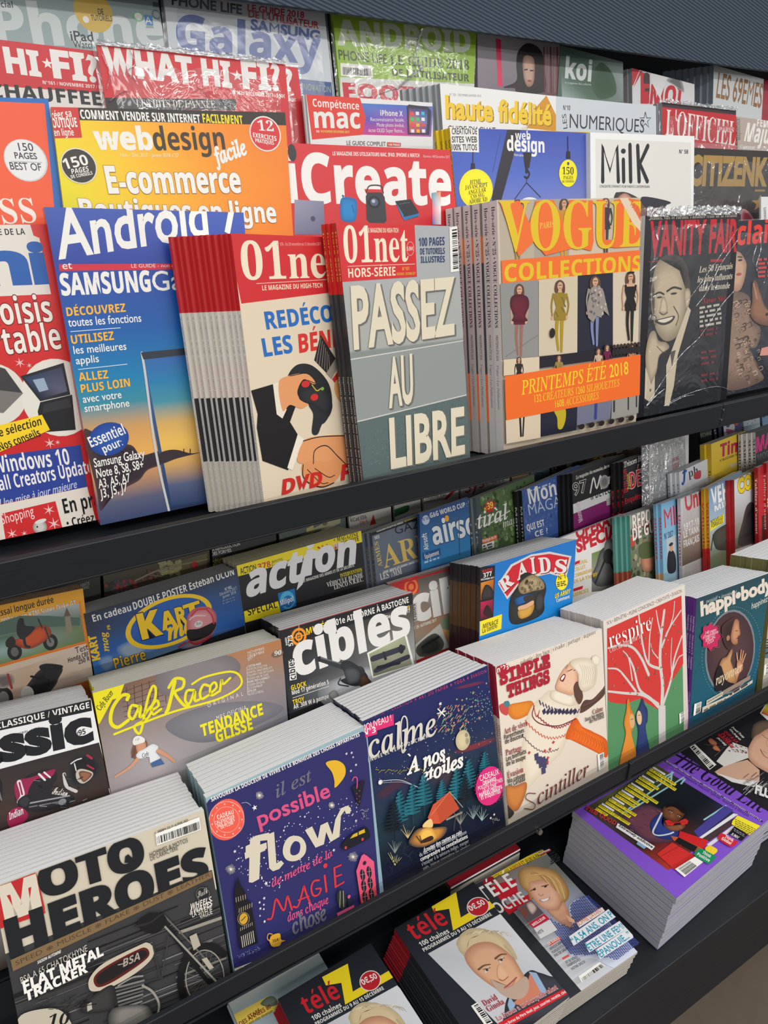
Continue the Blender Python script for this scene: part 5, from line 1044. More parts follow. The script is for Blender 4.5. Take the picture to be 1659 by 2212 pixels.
m.ell(742, 635, 45, 57, (214, 200, 160), edge=(190, 176, 140)).ell(768, 640, 16, 26, (160, 150, 128), edge=(206, 192, 152)).ell(762, 605, 10, 12, (150, 140, 120))
m.ell(266, 877, 13, 13, WH); m.line([(270, 870), (380, 865), (480, 905)], 5, (170, 180, 190)); m.line([(272, 880), (380, 876), (440, 890)], 3, (150, 160, 176))
def fir(x, y, h, c, c2):
    m.line([(x, y), (x + h * .03, y + h)], 5, c2, False)
    for k in range(9):
        f = k / 9; w = h * (.06 + .16 * min(1, f * 1.6)); yy = y + h * (.05 + f * .75)
        m.poly([(x + h * .02 * f, yy - h * .05), (x - w, yy + h * .01), (x - w * .85, yy + h * .05), (x + h * .03 * f, yy + h * .03)], c); m.poly([(x + h * .02 * f, yy - h * .05), (x + w, yy - h * .08), (x + w * .9, yy - h * .04), (x + h * .03 * f, yy + h * .03)], lerp(c, c2, .35))
T1, T2 = (38, 110, 126), (24, 66, 84)
for x, y, h in ((375, 930, 240), (448, 890, 230), (512, 830, 240), (700, 800, 230), (770, 745, 220), (862, 700, 160), (614, 860, 160)): fir(x, y, h, T1, T2)
fir(335, 980, 230, (22, 30, 40), (16, 22, 32)); fir(745, 830, 200, (22, 34, 44), (16, 22, 32))
m.poly([(560, 1110), (530, 1075), (560, 1000), (655, 925), (705, 1020), (600, 1108)], (206, 86, 56)).poly([(655, 925), (712, 1022), (602, 1108), (575, 1010)], (190, 78, 52)).line([(655, 925), (732, 1015)], 3, (190, 190, 170), False).line([(655, 925), (550, 1060)], 3, (226, 150, 110), False)
m.blob([(500, 1120), (545, 1080), (560, 1120), (530, 1150)], (236, 200, 130)); m.blob([(420, 1220), (470, 1140), (560, 1130), (640, 1130), (610, 1190), (500, 1245)], (206, 140, 58), (60, 56, 58)); m.blob([(470, 1195), (500, 1140), (555, 1135), (580, 1190), (520, 1210)], (240, 190, 90), (206, 140, 58)); m.blob([(495, 1205), (550, 1178), (560, 1200), (505, 1220)], (60, 36, 30))
m.line([(640, 1085), (725, 1045)], 12, (150, 140, 130)); m.line([(690, 1060), (680, 1150)], 4, (90, 80, 76), False); m.line([(700, 1060), (725, 1150)], 4, (90, 80, 76), False)
for cx, cy, cc in ((415, 1190, (206, 180, 130)), (340, 1275, (130, 140, 140)), (840, 1090, (150, 180, 170)), (340, 1345, (206, 200, 140)), (790, 1080, (130, 150, 150)), (715, 1110, (140, 140, 130))):
    for k in range(7): m.line([(cx, cy), (cx - 40 + k * 13, cy - random.uniform(35, 80))], 5, cc, False, taper=.7)
m.star(890, 1075, 8, WH).star(910, 1055, 8, WH); m.scatter([(895, 1080), (945, 1060), (945, 1095), (905, 1105)], 20, 3, [(130, 130, 120)])
for k in range(60):
    x, y = random.uniform(270, 900), random.uniform(1200, 1400); m.line([(x, y), (x + random.uniform(-40, 60), y - random.uniform(20, 60))], 5, random.choice([(26, 32, 48), (34, 40, 56), (22, 26, 40), (30, 50, 60)]), False)
m.line([(0, 0)] and [(880 + 86 * (1 + .05 * (-1) ** i) * math.cos(i * math.pi / 28), 888 + 100 * (1 + .05 * (-1) ** i) * math.sin(i * math.pi / 28)) for i in range(56)], 2, (214, 46, 120), False, closed=True); m.ell(880, 888, 88, 106, (218, 46, 122))
for s_, x, y, x1, y1, h, f in (('CADEAUX', 825, 862, 935, 820, 32, 'sans'), ('ORIGAMIS', 842, 882, 918, 854, 20, 'b'), ('POSTERS ILLUSTRÉS', 815, 912, 955, 862, 20, 'sans'), ('DE LA LUNE', 842, 922, 920, 892, 20, 'sans'), ('PAPIERS CRÉATIFS', 822, 952, 952, 902, 21, 'b'), ('ET ÉTIQUETTES', 832, 968, 942, 928, 21, 'b')): m.t(s_, x, y, x1, y1, h, WH, f)
for k, (s_, b_) in enumerate((('Écouter des contes au coin', 1), ('du feu, créer ses cosmétiques maison', 0), ('comprendre les constellations', 1), ("s'essayer à la teinture indigo, manger", 0), ('sain, mieux connaître les plantes', 0), ('aromatiques, créer un carnet', 1), ('de voyage.', 1))):
    x = 505 - min(k, 1) * 35 + k * 7; y = 1268 + k * 26; L_ = 215 if k == 0 else (270 if k < 5 else (215 if k == 5 else 70)); m.t(s_, x, y, x + L_, y - L_ * .5, 22, WH if b_ else (190, 192, 200), 'b' if b_ else 'sans')

m = Mag('L0', (1070, 1440), (1300, 1358), Lp=(1099, 1793), Rp=(1314, 1651), off=.001, t=.0064, n=14, base=(222, 212, 196), spine=[(.30, (170, 34, 62)), (1, (224, 216, 204))],
        label='cream magazine with a laughing woman in a white bobble hat, front of its stack', lab2='copy stacked behind the laughing-woman knitwear cover, white top edge showing', group='copies behind the laughing-woman knitwear cover')
m.extra = [('SIMPLE THINGS', .34, .52, (170, 34, 62), 'b', .5), ('SCINTILLER', .56, .68, (90, 84, 80), 'b', .4)]
m.win(720, 1360, 1340)
m.vgrad((0, (228, 216, 200)), (.5, (226, 214, 198)), (1, (214, 202, 186)))
m.t('ralentir | être bien | s’évader | partager | déguster', 1082, 205, 1518, 22, 26, (80, 70, 62), 's', w=-.008)
m.blob([(1355, 200), (1405, 170), (1490, 210), (1515, 190), (1535, 160), (1500, 150), (1470, 160)], (222, 210, 190))
m.blob([(1420, 470), (1450, 410), (1500, 400), (1570, 330), (1565, 380), (1500, 440), (1440, 480)], (92, 66, 58)); m.line([(1450, 440), (1520, 400), (1570, 325)], 8, (104, 76, 66)); m.line([(1440, 450), (1510, 420), (1570, 350)], 5, (80, 58, 52))
m.blob([(1010, 440), (1080, 420), (1150, 415), (1140, 480), (1060, 520), (1015, 495)], (226, 138, 50), (204, 116, 40)).blob([(958, 440), (990, 425), (1012, 450), (1005, 495), (970, 480)], (196, 80, 78)).blob([(985, 420), (1012, 412), (1020, 440), (995, 446)], (70, 130, 140))
m.blob([(1250, 350), (1290, 370), (1350, 380), (1420, 430), (1420, 490), (1380, 560), (1350, 640), (1310, 720), (1240, 790), (1180, 860), (1120, 920), (1100, 880), (1080, 780), (1085, 700), (1105, 600), (1115, 520), (1150, 440), (1200, 390)], (232, 220, 200), (214, 200, 178), .7)
m.blob([(1395, 510), (1440, 560), (1500, 590), (1580, 640), (1582, 735), (1540, 720), (1480, 690), (1380, 640), (1340, 620)], (232, 110, 38), (206, 88, 34), .6)
for k in range(12): x = 1380 + k * 16; m.line([(x, 560 + k * 8), (x + 14, 590 + k * 9), (x + 4, 620 + k * 8)], 3, (196, 84, 34))
m.blob([(1255, 360), (1290, 350), (1370, 380), (1400, 400), (1385, 440), (1320, 430), (1260, 400)], (236, 226, 206), (206, 192, 170), .6)
NVY, ORN = (56, 52, 84), (214, 84, 58)
for (p, q, c, a_, w_) in (((1190, 420), (1420, 470), NVY, 20, 8), ((1155, 430), (1190, 470), ORN, 10, 5), ((1180, 500), (1380, 530), (150, 44, 60), 10, 7), ((1110, 530), (1340, 610), ORN, 14, 6), ((1090, 610), (1300, 690), (110, 80, 90), 10, 5)):
    n_ = 26; m.line([(p[0] + (q[0] - p[0]) * i / n_, p[1] + (q[1] - p[1]) * i / n_ + 50 * math.sin(math.pi * i / n_) * (1 if c != NVY else .5) + (a_ / 2 if i % 2 else -a_ / 2)) for i in range(n_ + 1)], w_, c, False)
m.line([(1160, 440), (1150, 500), (1200, 545), (1300, 555), (1400, 515)], 6, (120, 40, 56))
for k in range(9): m.poly([(1205 + k * 22, 470 + 6 * (k % 2)), (1222 + k * 22, 452), (1228 + k * 22, 478), (1214 + k * 22, 492)], NVY)
for x, y in ((1160, 720), (1180, 740), (1200, 740), (1185, 765), (1205, 770), (1215, 750), (1200, 800), (1170, 740)): m.rect(x, y, x + 26, y + 26, (74, 72, 104))
for x, y in ((1250, 690), (1238, 740), (1270, 650), (1235, 765), (1130, 710), (1220, 700)): m.star(x, y, 11, (190, 60, 60), 4, .5)
m.blob([(1290, 300), (1320, 240), (1360, 195), (1395, 205), (1410, 260), (1405, 330), (1385, 375), (1340, 370), (1285, 345)], (232, 190, 160), (206, 152, 122), .6)
m.blob([(1305, 285), (1328, 255), (1340, 265), (1325, 300)], (120, 44, 40)).blob([(1312, 282), (1328, 262), (1334, 268), (1320, 290)], (244, 236, 226)).line([(1352, 240), (1378, 228)], 5, (90, 62, 50)).line([(1340, 225), (1352, 205)], 4, (110, 78, 62)).line([(1385, 235), (1400, 232)], 4, (90, 62, 50)).ell(1345, 240, 6, 10, (214, 160, 130)).blob([(1385, 330), (1410, 300), (1440, 380), (1420, 430), (1395, 390)], (96, 68, 58))
m.blob([(1365, 195), (1400, 168), (1470, 165), (1515, 200), (1520, 270), (1500, 330), (1440, 355), (1415, 320), (1408, 250)], (232, 222, 202), (206, 192, 168), .6).blob([(1490, 160), (1520, 145), (1540, 170), (1525, 205), (1500, 195)], (236, 226, 208), (210, 198, 176))
for k in range(7): m.line([(1420 + k * 14, 200 + k * 2), (1438 + k * 12, 250), (1425 + k * 13, 320 - k * 3)], 4, (202, 188, 164))
m.blob([(942, 215), (975, 195), (1010, 205), (1014, 240), (985, 262), (950, 255)], (176, 36, 58)).t('n°23', 945, 248, 1010, 226, 32, WH, 'b')
RS = (174, 34, 54)
m.t('SIMPLE', 962, 322, 1252, 218, 84, RS, 'm', w=.05).t('THINGS', 1005, 398, 1250, 305, 80, RS, 'm', w=.05).star(1026, 240, 12, RS, 4, .6)
for s_, x, y, x1, y1, h, c, f in (('Art de vivre', 985, 605, 1120, 552, 34, (150, 60, 60), 's'), ('Parenthèses', 985, 635, 1100, 590, 26, (60, 54, 50), 'b'), ('de douceur', 990, 660, 1098, 618, 26, (60, 54, 50), 'b'), ('Partage', 994, 728, 1085, 695, 34, (150, 60, 60), 's'), ('Les bienfaits', 996, 760, 1112, 712, 26, (60, 54, 50), 'b'), ('de la soupe', 998, 788, 1108, 745, 26, (60, 54, 50), 'b'), ('Évasion', 1003, 858, 1095, 820, 34, (150, 60, 60), 's'), ('Ma cabane', 1005, 888, 1105, 848, 26, (60, 54, 50), 'b'), ('au Canada', 1008, 912, 1105, 870, 26, (60, 54, 50), 'b'), ('Calme', 1495, 490, 1555, 465, 28, (130, 56, 56), 's'), ('Sous les neiges', 1452, 530, 1558, 488, 22, (60, 54, 50), 'b'), ('de Portland', 1478, 540, 1560, 508, 22, (60, 54, 50), 'b')): m.t(s_, x, y, x1, y1, h, c, f)
m.blob([(985, 910), (1050, 900), (1110, 880), (1105, 950), (1060, 1040), (1010, 1020)], (206, 130, 66), (170, 100, 54)).blob([(985, 1000), (1020, 1030), (1040, 1060), (1000, 1090)], (60, 54, 50))
m.line([(1165, 945), (1120, 945), (1110, 975), (1160, 1005), (1150, 1035), (1100, 1030)], 5, (110, 50, 50)); m.t('cintiller', 1178, 1010, 1475, 835, 84, (110, 50, 50), 'si')
m.barcode([(1522, 720), (1558, 705), (1562, 790), (1528, 815)], 16, vert=True)

m = Mag('L0', (1303, 1342), (1479, 1262), Lp=(1313, 1625), Rp=(1487, 1553), off=.001, t=.0066, n=13, base=(214, 206, 198), spine=[(1, (210, 202, 194))],
        label='magazine with a painted white tree on red and green ground, front of its stack', lab2='copy stacked behind the white-tree cover, white top edge showing', group='copies behind the white-tree cover')
m.win(1000, 1120, 1659)
m.vgrad((0, (222, 212, 204)), (1, (206, 196, 188)))
m.t('N°6 • BIEN-ÊTRE • PLEINE CONSCIENCE • CRÉATIVITÉ • ÉVASION', 785, 580, 1190, 402, 20, (70, 62, 60), 'sans')
m.poly([(783, 600), (1188, 418), (1202, 1180), (1200, 1330), (788, 1480)], (86, 142, 96))
m.poly([(783, 600), (1188, 418), (1198, 790), (1140, 880), (1060, 1040), (960, 980), (880, 1010), (800, 1000), (788, 985)], (206, 60, 56))
TR = (206, 202, 198)
for p, w_ in (([(1078, 1200), (1080, 1100), (1082, 1020), (1085, 900), (1072, 780), (1078, 640), (1095, 500)], 30), ([(1070, 1030), (1020, 980), (960, 930), (930, 820), (905, 760)], 20), ([(1060, 1010), (980, 960), (880, 950), (790, 940)], 20), ([(940, 940), (880, 860), (840, 820), (790, 815)], 14), ([(1010, 850), (970, 760), (920, 700), (850, 690), (790, 705)], 18), ([(1080, 820), (1010, 790), (980, 700), (960, 560), (955, 520)], 16), ([(1085, 1020), (1130, 880), (1150, 760), (1190, 640)], 18), ([(1140, 830), (1170, 760), (1196, 740)], 10), ([(1080, 700), (1120, 600), (1185, 500)], 14), ([(1078, 640), (1060, 560), (1050, 500)], 11), ([(1010, 780), (1015, 640), (1030, 540)], 10), ([(1100, 650), (1140, 540), (1150, 450)], 9), ([(920, 880), (900, 760), (870, 720)], 9), ([(1060, 760), (1030, 720), (1020, 680)], 7), ([(1135, 860), (1130, 760), (1135, 650)], 8)): m.line(p, w_, TR, taper=.45)
m.poly([(1062, 1030), (1100, 1015), (1102, 1230), (1064, 1250)], TR)
for k in range(46):
    x, y = random.uniform(795, 1190), random.uniform(520, 960)
    if y > 600 - (x - 783) * .45 + 10: m.star(x, y, random.uniform(5, 9), random.choice([(120, 106, 90), (150, 130, 110), (104, 130, 90), (196, 160, 150)]), 3, .5)
m.blob([(885, 1040), (890, 985), (900, 985), (908, 1030), (930, 1080), (920, 1140), (915, 1180), (945, 1330), (850, 1350), (880, 1180), (872, 1110)], (222, 140, 56), (200, 116, 44)).ell(916, 1100, 16, 38, (214, 170, 120))
m.blob([(960, 1010), (972, 975), (985, 1010), (1000, 1040), (1000, 1100), (990, 1140), (1012, 1300), (938, 1330), (950, 1160), (935, 1080)], (52, 66, 116), (40, 52, 96)).ell(955, 1082, 15, 38, (222, 186, 140)).line([(908, 1092), (922, 1088)], 3, (90, 60, 50)).line([(948, 1070), (962, 1066)], 3, (90, 60, 50))
m.t('respire', 795, 705, 1022, 602, 84, (236, 232, 226), 's', w=-.012).t('Créer, du temps pour soi', 795, 730, 972, 645, 30, (236, 206, 200), 'si')
m.barcode([(1172, 1060), (1200, 1045), (1202, 1090), (1174, 1118)], 14, vert=True)

m = Mag('L0', (1505, 1293), (1667, 1236), Lp=(1493, 1502), Rp=(1634, 1466), off=.004, t=.0062, n=14, base=(30, 74, 88), spine=[(1, (104, 50, 140))],
        label='teal yoga magazine with a woman in an oval frame, in front of purple spines', lab2='purple-spined copy stacked behind the teal oval-portrait cover', group='purple-spined copies behind the teal oval-portrait cover')
m.extra = [('happi•body - Hors-série n°9 - happinez', .13, .50, (206, 190, 220), 'bi', .5), ('SPECIAL YOGA', .66, .80, (190, 170, 206), 'b', .3)]
m.win(1450, 1250, 1659, 1491)
m.vgrad((0, (40, 70, 80)), (.3, (34, 86, 98)), (.7, (28, 88, 110)), (1, (40, 84, 104)))
m.scatter([(390, 330), (1490, 0), (1330, 1500), (320, 2000)], 160, 9, [(38, 96, 110), (30, 76, 90)], .5)
m.t('happi•body', 455, 590, 1560, 170, 235, (222, 210, 194), 'n', w=.045).t('positif • inspirant', 530, 382, 1010, 222, 56, (206, 200, 188), 'si').t('happinez', 1235, 470, 1480, 350, 90, (222, 214, 198), 'i')
m.ell(915, 1130, 415, 640, (120, 128, 134), rot=12).ell(915, 1130, 388, 610, (84, 60, 62), edge=(70, 48, 52), rot=12)
for a in np.arange(0, 6.28, .075): m.dots([(915 + 450 * math.cos(a) * math.cos(.0) + 0, 1130 + 690 * math.sin(a) - 90 * math.cos(a))], 6, (180, 190, 194), 5)
m.blob([(760, 760), (860, 640), (980, 590), (1030, 680), (1000, 780), (920, 900), (930, 1020), (880, 1090), (800, 1000)], (58, 40, 38), (74, 52, 50)).blob([(960, 640), (1020, 640), (1035, 750), (1048, 850), (1010, 900), (1000, 1000), (930, 1000), (900, 880)], (196, 142, 106), (150, 100, 76), .5).ell(860, 910, 28, 42, (170, 118, 88)).line([(985, 920), (1020, 905)], 12, (110, 40, 44)).line([(970, 800), (1010, 800)], 8, (60, 40, 36))
m.blob([(760, 1240), (840, 1190), (900, 1090), (930, 1100), (900, 1240), (930, 1350), (1000, 1560), (900, 1640), (820, 1560), (720, 1380)], (196, 148, 100), (140, 96, 66), .6).blob([(660, 1500), (740, 1330), (830, 1560), (960, 1620), (800, 1700), (670, 1720)], (36, 30, 34))
for p in ([(1020, 1320), (1000, 1220), (992, 1140)], [(1035, 1300), (1052, 1180), (1060, 1095)], [(1055, 1300), (1080, 1190), (1092, 1110)], [(1070, 1320), (1100, 1230), (1128, 1155)]): m.line(p, 30, (206, 150, 112), taper=.3)
m.blob([(1000, 1270), (1070, 1260), (1085, 1380), (1030, 1460), (985, 1560), (950, 1440), (985, 1380)], (200, 144, 106), (160, 106, 80))
m.line([(600 + 150 * math.cos(a) * (1 + .12 * math.cos(8 * a)), 890 + 200 * math.sin(a) * (1 + .1 * math.cos(8 * a))) for a in np.arange(0, 6.28, .2)], 3, (220, 110, 140), closed=True)
m.blob([(585 + 140 * math.cos(a) * (1 + .12 * math.cos(8 * a)), 890 + 190 * math.sin(a) * (1 + .1 * math.cos(8 * a))) for a in np.arange(0, 6.28, .2)], (192, 44, 92))
for s_, x, y, x1, y1, h in (('140 pages', 508, 860, 672, 798, 48), ('d’inspirations', 470, 925, 705, 830, 50), ('SPÉCIAL', 505, 975, 662, 905, 52), ('YOGA', 528, 1015, 635, 965, 50)): m.t(s_, x, y, x1, y1, h, (244, 206, 214), 'i')
m.t('rayonner', 670, 1640, 1080, 1410, 150, (226, 206, 170), 'si', w=.01)
m.poly([(525, 1870), (780, 1730), (770, 1800), (520, 1945)], (206, 196, 178)).poly([(780, 1720), (1200, 1480), (1195, 1545), (775, 1790)], (150, 130, 116)).poly([(460, 1975), (860, 1795), (855, 1830), (455, 2060)], (206, 196, 178)).poly([(860, 1790), (1235, 1550), (1230, 1600), (858, 1830)], (206, 196, 178))
m.t('ENFIN UNE NOUVELLE', 540, 1910, 760, 1780, 26, (60, 54, 50), 'b').fine(880, 1800, 1220, 1590, 1, 20, 26, (70, 62, 56)).fine(480, 2040, 840, 1850, 1, 20, 26, (110, 100, 90))
m.barcode([(335, 1925), (445, 1885), (430, 2040), (318, 2110)], 16, vert=True)

m = Mag('L0', (1672, 1213), (1860, 1128), Lp=(1648, 1466), Rp=(1830, 1395), off=.002, t=.011, n=7, base=(176, 170, 160), spine=[(1, (116, 112, 66))],
        label='olive-spined magazine with a pale cover cut by the right edge, front of its stack', lab2='olive-spined copy with a white top edge stacked behind the pale cover at the right edge', group='olive-spined copies at the right edge')
m.win(1450, 1250, 1659, 1491)
m.barcode([(1440, 1330), (1530, 1290), (1520, 1450), (1428, 1490)], 14, vert=True)
m.blob([(1400, 1100), (1500, 1040), (1560, 1200), (1420, 1215)], (80, 110, 130)).fine(1450, 960, 1600, 920, 4, 40, 20, (60, 56, 50)); m.line([(1440, 1160), (1600, 1090)], 20, (30, 34, 40))
# ================================================================== lower rack, second row
m = Mag('L1', (-235, 1612), (197, 1511), Lp=(-190, 1790), Rp=(234, 1694), off=.002, t=.0062, n=9, base=(228, 228, 228), spine=[(1, (60, 60, 60))],
        label='black and white motorcycle magazine with a racer leaning over, front of the left edge stack', lab2='copy stacked behind the black and white racer cover, white top edge showing', group='copies behind the black and white racer cover')
m.win(0, 1440, 620)
m.vgrad((0, (236, 236, 236)), (.5, (232, 232, 232)), (1, (60, 44, 38)))
m.poly([(-700, 450), (525, 190), (532, 255), (-700, 520)], (30, 32, 36)).t('CLASSIQUE / NÉO-CLASSIQUE / VINTAGE', -520, 478, 518, 238, 38, WH, 'b')
m.fine(-200, 470, -20, 425, 1, 10, 12, (50, 50, 50)); m.t('2017 - BIMESTRIEL - 6,90 €', 8, 425, 228, 358, 12, (50, 50, 52), 'b')
m.poly([(-700, 780), (572, 438), (640, 760), (640, 960), (-700, 1400)], (58, 46, 42)).grid([(-300, 680), (572, 438), (640, 700), (-300, 960)], [[(64, 54, 52), (52, 46, 46), (48, 42, 42)], [(74, 52, 42), (60, 44, 38), (56, 44, 40)]])
m.t('Classic', -560, 700, 545, 432, 235, (30, 32, 36), 'n', w=.05)
m.t('#95', 432, 405, 496, 388, 32, (34, 34, 36), 'b')
B, PKR = (26, 26, 30), (150, 34, 76)
m.blob([(90, 690), (140, 640), (230, 600), (310, 595), (330, 640), (300, 720), (420, 740), (400, 800), (200, 840), (100, 800)], (36, 34, 38))
m.blob([(85, 680), (120, 650), (180, 640), (280, 600), (320, 596), (290, 640), (210, 650), (170, 700), (150, 770), (110, 790), (88, 740)], PKR).line([(225, 620), (260, 655)], 12, (226, 220, 220)).line([(255, 610), (290, 640)], 10, (226, 220, 220)).line([(110, 665), (130, 740), (110, 780)], 26, (220, 214, 214)).line([(112, 670), (128, 738)], 10, PKR)
m.blob([(395, 620), (410, 540), (470, 508), (540, 515), (575, 560), (575, 610), (540, 640), (500, 680), (450, 690), (410, 670)], B, (44, 44, 48), .7).blob([(440, 610), (470, 590), (535, 610), (525, 645), (480, 675), (445, 655)], (190, 180, 164)).blob([(455, 615), (480, 602), (530, 618), (515, 645), (480, 665)], (150, 96, 70), (80, 60, 54)).line([(410, 560), (440, 540), (470, 530)], 8, (220, 216, 214)).line([(505, 512), (530, 530)], 14, (170, 40, 70)).line([(505, 570), (540, 590)], 10, (170, 40, 70)).line([(430, 560), (440, 600)], 7, (214, 210, 208)).line([(370, 620), (385, 690), (440, 720)], 20, (200, 196, 194)).line([(372, 620), (400, 690)], 8, (36, 36, 40))
m.t('Indian', 298, 735, 385, 748, 44, (226, 220, 214), 'sc', w=.01)
m.line([(160, 790), (400, 745)], 10, (150, 150, 156)); m.line([(170, 810), (340, 780)], 7, (120, 120, 128)); m.ell(360, 780, 24, 18, (130, 130, 140)); m.blob([(100, 780), (150, 740), (180, 770), (140, 820)], (50, 50, 56), (24, 24, 28))
m.blob([(40, 880), (60, 830), (110, 810), (150, 830), (160, 870), (100, 930), (60, 930)], PKR).t('Indian', 55, 885, 135, 850, 40, (226, 220, 220), 'bi'); m.blob([(-20, 640), (10, 670), (10, 760), (-20, 800)], (30, 30, 34)); m.line([(-10, 700), (8, 770)], 8, (120, 120, 124))
for k in range(30): x, y = random.uniform(180, 480), random.uniform(640, 820); m.line([(x, y), (x + random.uniform(10, 40), y + random.uniform(-14, 10))], random.uniform(2, 5), random.choice([(90, 90, 96), (20, 20, 24), (150, 150, 156), (60, 50, 60)]), False)

YL2 = (238, 226, 36)
m = Mag('L1', (200, 1497), (609, 1380), Lp=(236, 1694), Rp=(621, 1543), off=.001, t=.0078, n=7, base=(216, 206, 40), spine=[(1, (220, 210, 50))],
        label='grey skatepark cover with yellow script and a woman in white cap, front of its stack', lab2='copy stacked behind the yellow-script skatepark cover, white top edge showing', group='copies behind the yellow-script skatepark cover')
m.win(0, 1440, 620)
m.grid([(520, 150), (1645, -165), (1700, 480), (660, 900)], [[(112, 84, 74), (132, 98, 78), (160, 120, 90), (178, 124, 84), (186, 120, 66)], [(146, 132, 128), (148, 134, 128), (154, 138, 132), (146, 132, 132), (148, 130, 122)], [(150, 142, 144), (170, 162, 164), (160, 154, 156), (140, 136, 142), (124, 122, 132)], [(172, 166, 166), (188, 180, 180), (172, 168, 172), (140, 138, 146), (128, 126, 136)]])
for k in range(7): m.line([(700 + k * 4, 150 + k * 28), (950, 60 + k * 34)], 3, (70, 52, 48), False)
for k in range(6): m.line([(730 + k * 44, 120 - k * 12), (740 + k * 44, 270 - k * 12)], 3, (70, 52, 48), False)
m.blob([(900, 60), (1000, -30), (1160, -60), (1330, -60), (1390, 10), (1300, 100), (1100, 160), (940, 160)], (136, 128, 130), (118, 110, 114)); m.blob([(960, 330), (1180, 230), (1480, 200), (1640, 240), (1500, 330), (1240, 430), (1060, 420)], (128, 126, 132), (116, 114, 122))
m.poly([(525, 150), (720, 95), (690, 180), (650, 190), (575, 330), (545, 330)], YL2)
m.t('Cafe Racer', 580, 255, 660, 150, 34, (40, 40, 36), 'si', w=.02)
# yellow script, one stroke after another
for p, w_ in (([(735, 190), (740, 165), (700, 170), (650, 240), (640, 320), (680, 350), (740, 310)], 22), ([(800, 230), (760, 225), (745, 280), (770, 300), (810, 225), (808, 290), (840, 270)], 18), ([(840, 270), (890, 200), (900, 130), (880, 115), (850, 200), (815, 370), (790, 378), (780, 340), (850, 300), (880, 250)], 16), ([(880, 250), (915, 225), (905, 195), (875, 235), (885, 275), (930, 245)], 16), ([(1010, 85), (975, 230), (960, 265)], 22), ([(975, 120), (1010, 70), (1060, 75), (1055, 120), (1010, 150), (1060, 220), (1090, 225)], 18), ([(1120, 135), (1080, 140), (1070, 195), (1095, 210), (1125, 140), (1125, 195), (1150, 190)], 16), ([(1205, 110), (1175, 105), (1155, 150), (1165, 185), (1205, 165)], 16), ([(1205, 165), (1250, 120), (1240, 90), (1215, 115), (1220, 165), (1270, 140)], 15), ([(1270, 140), (1280, 75), (1290, 100), (1330, 65)], 15)): m.line(p, w_, YL2)
m.line([(660, 390), (760, 350), (1000, 260), (1250, 190), (1380, 120), (1390, 60), (1330, 28), (1180, 60), (1110, 100)], 13, YL2)
m.t('ORIGINAL', 1200, 235, 1405, 165, 22, (230, 226, 220), 'n', track=.5)
m.line([(1425, 0), (1430, 160)], 3, (220, 214, 206), False)
for k, s_ in enumerate(('NOVEMBRE', 'DÉCEMBRE', '2017')): m.t(s_, 1432, -95 + 22 + k * 20, 1432 + (95 if k < 2 else 45), -100 + k * 20, 15, (226, 220, 210), 'n')
for k, (s_, f) in enumerate((('CUSTOM-MADE', 'b'), ('NORTON GOLD STAR', 'n'), ('KNIFFEL MASCHINE #19', 'n'), ('TRIUMPH T100 ORTOLANI', 'n'), ('HONDA 400 XR DUKE', 'n'), ('ROAD-TRIP À ANNECY', 'b'), ('GODIER-GENOUD,', 'n'), ('LE SCRAMBLER', 'n'), ('ATELIER', 'b'), ('AB DECO METAL', 'n'))):
    y = 5 + k * 18; m.t(s_, 1432, y, 1432 + len(s_) * 7, y - len(s_) * 1.6, 13, (226, 222, 214), f)
m.ell(1604, -75, 34, 19, (120, 100, 84)); m.t('90', 1584, -64, 1624, -72, 24, WH, 'sbi')
m.t('MRS OFICINA', 1252, 312, 1425, 248, 28, (226, 222, 216), 'n', track=.1)
m.t('TENDANCE', 1165, 405, 1522, 275, 70, YL2, 'b', w=.04).t('GLISSE', 1250, 440, 1462, 360, 70, YL2, 'b', w=.04)
SKN = (206, 150, 120)
m.blob([(765, 520), (758, 490), (780, 440), (830, 420), (850, 440), (845, 480), (800, 490), (785, 530)], (120, 84, 66)).line([(765, 520), (790, 450)], 14, (104, 72, 58))
m.blob([(785, 470), (790, 430), (830, 425), (845, 460), (830, 500), (800, 500)], SKN, (180, 126, 100)).blob([(765, 435), (775, 408), (800, 398), (830, 410), (835, 432), (800, 445), (775, 452)], (232, 230, 226)).t('Cafe', 782, 428, 806, 418, 12, (60, 60, 60), 'si')
m.line([(905, 480), (960, 510), (1005, 545)], 26, SKN, taper=.35); m.line([(800, 525), (750, 580), (665, 635)], 24, SKN, taper=.45)
m.blob([(785, 515), (800, 490), (830, 475), (880, 445), (915, 462), (900, 490), (925, 530), (870, 560), (860, 520), (810, 530)], (226, 228, 230), (206, 208, 212), .7).t('Cafe', 822, 525, 860, 510, 24, (60, 60, 66), 'si', w=.02).poly([(868, 555), (926, 528), (950, 560), (880, 580)], (70, 100, 150))

m = Mag('L1', (604, 1362), (891, 1279), Lp=(624, 1543), Rp=(899, 1429), off=.001, t=.0085, n=8, base=(34, 34, 36), spine=[(1, (30, 30, 32))],
        label='black shooting magazine with big white lettering over a revolver, front of its stack', lab2='copy stacked behind the revolver cover, white top edge showing', group='copies behind the revolver cover')
m.win(440, 1060, 1140)
m.grid([(390, 715), (1068, 520), (1085, 875), (435, 1145)], [[(30, 30, 34), (44, 42, 42), (54, 52, 50)], [(38, 40, 44), (66, 64, 62), (90, 86, 80)], [(34, 36, 42), (84, 84, 86), (140, 138, 134)], [(30, 34, 42), (130, 132, 134), (170, 170, 168)]])
m.poly([(395, 712), (1068, 520), (1072, 580), (405, 800)], (34, 34, 38)); m.line([(395, 714), (1066, 522)], 4, (190, 60, 60), False)
m.blob([(600, 1000), (750, 930), (820, 900), (1080, 870), (1085, 900), (700, 1080), (600, 1080)], (176, 178, 180), (110, 112, 116))
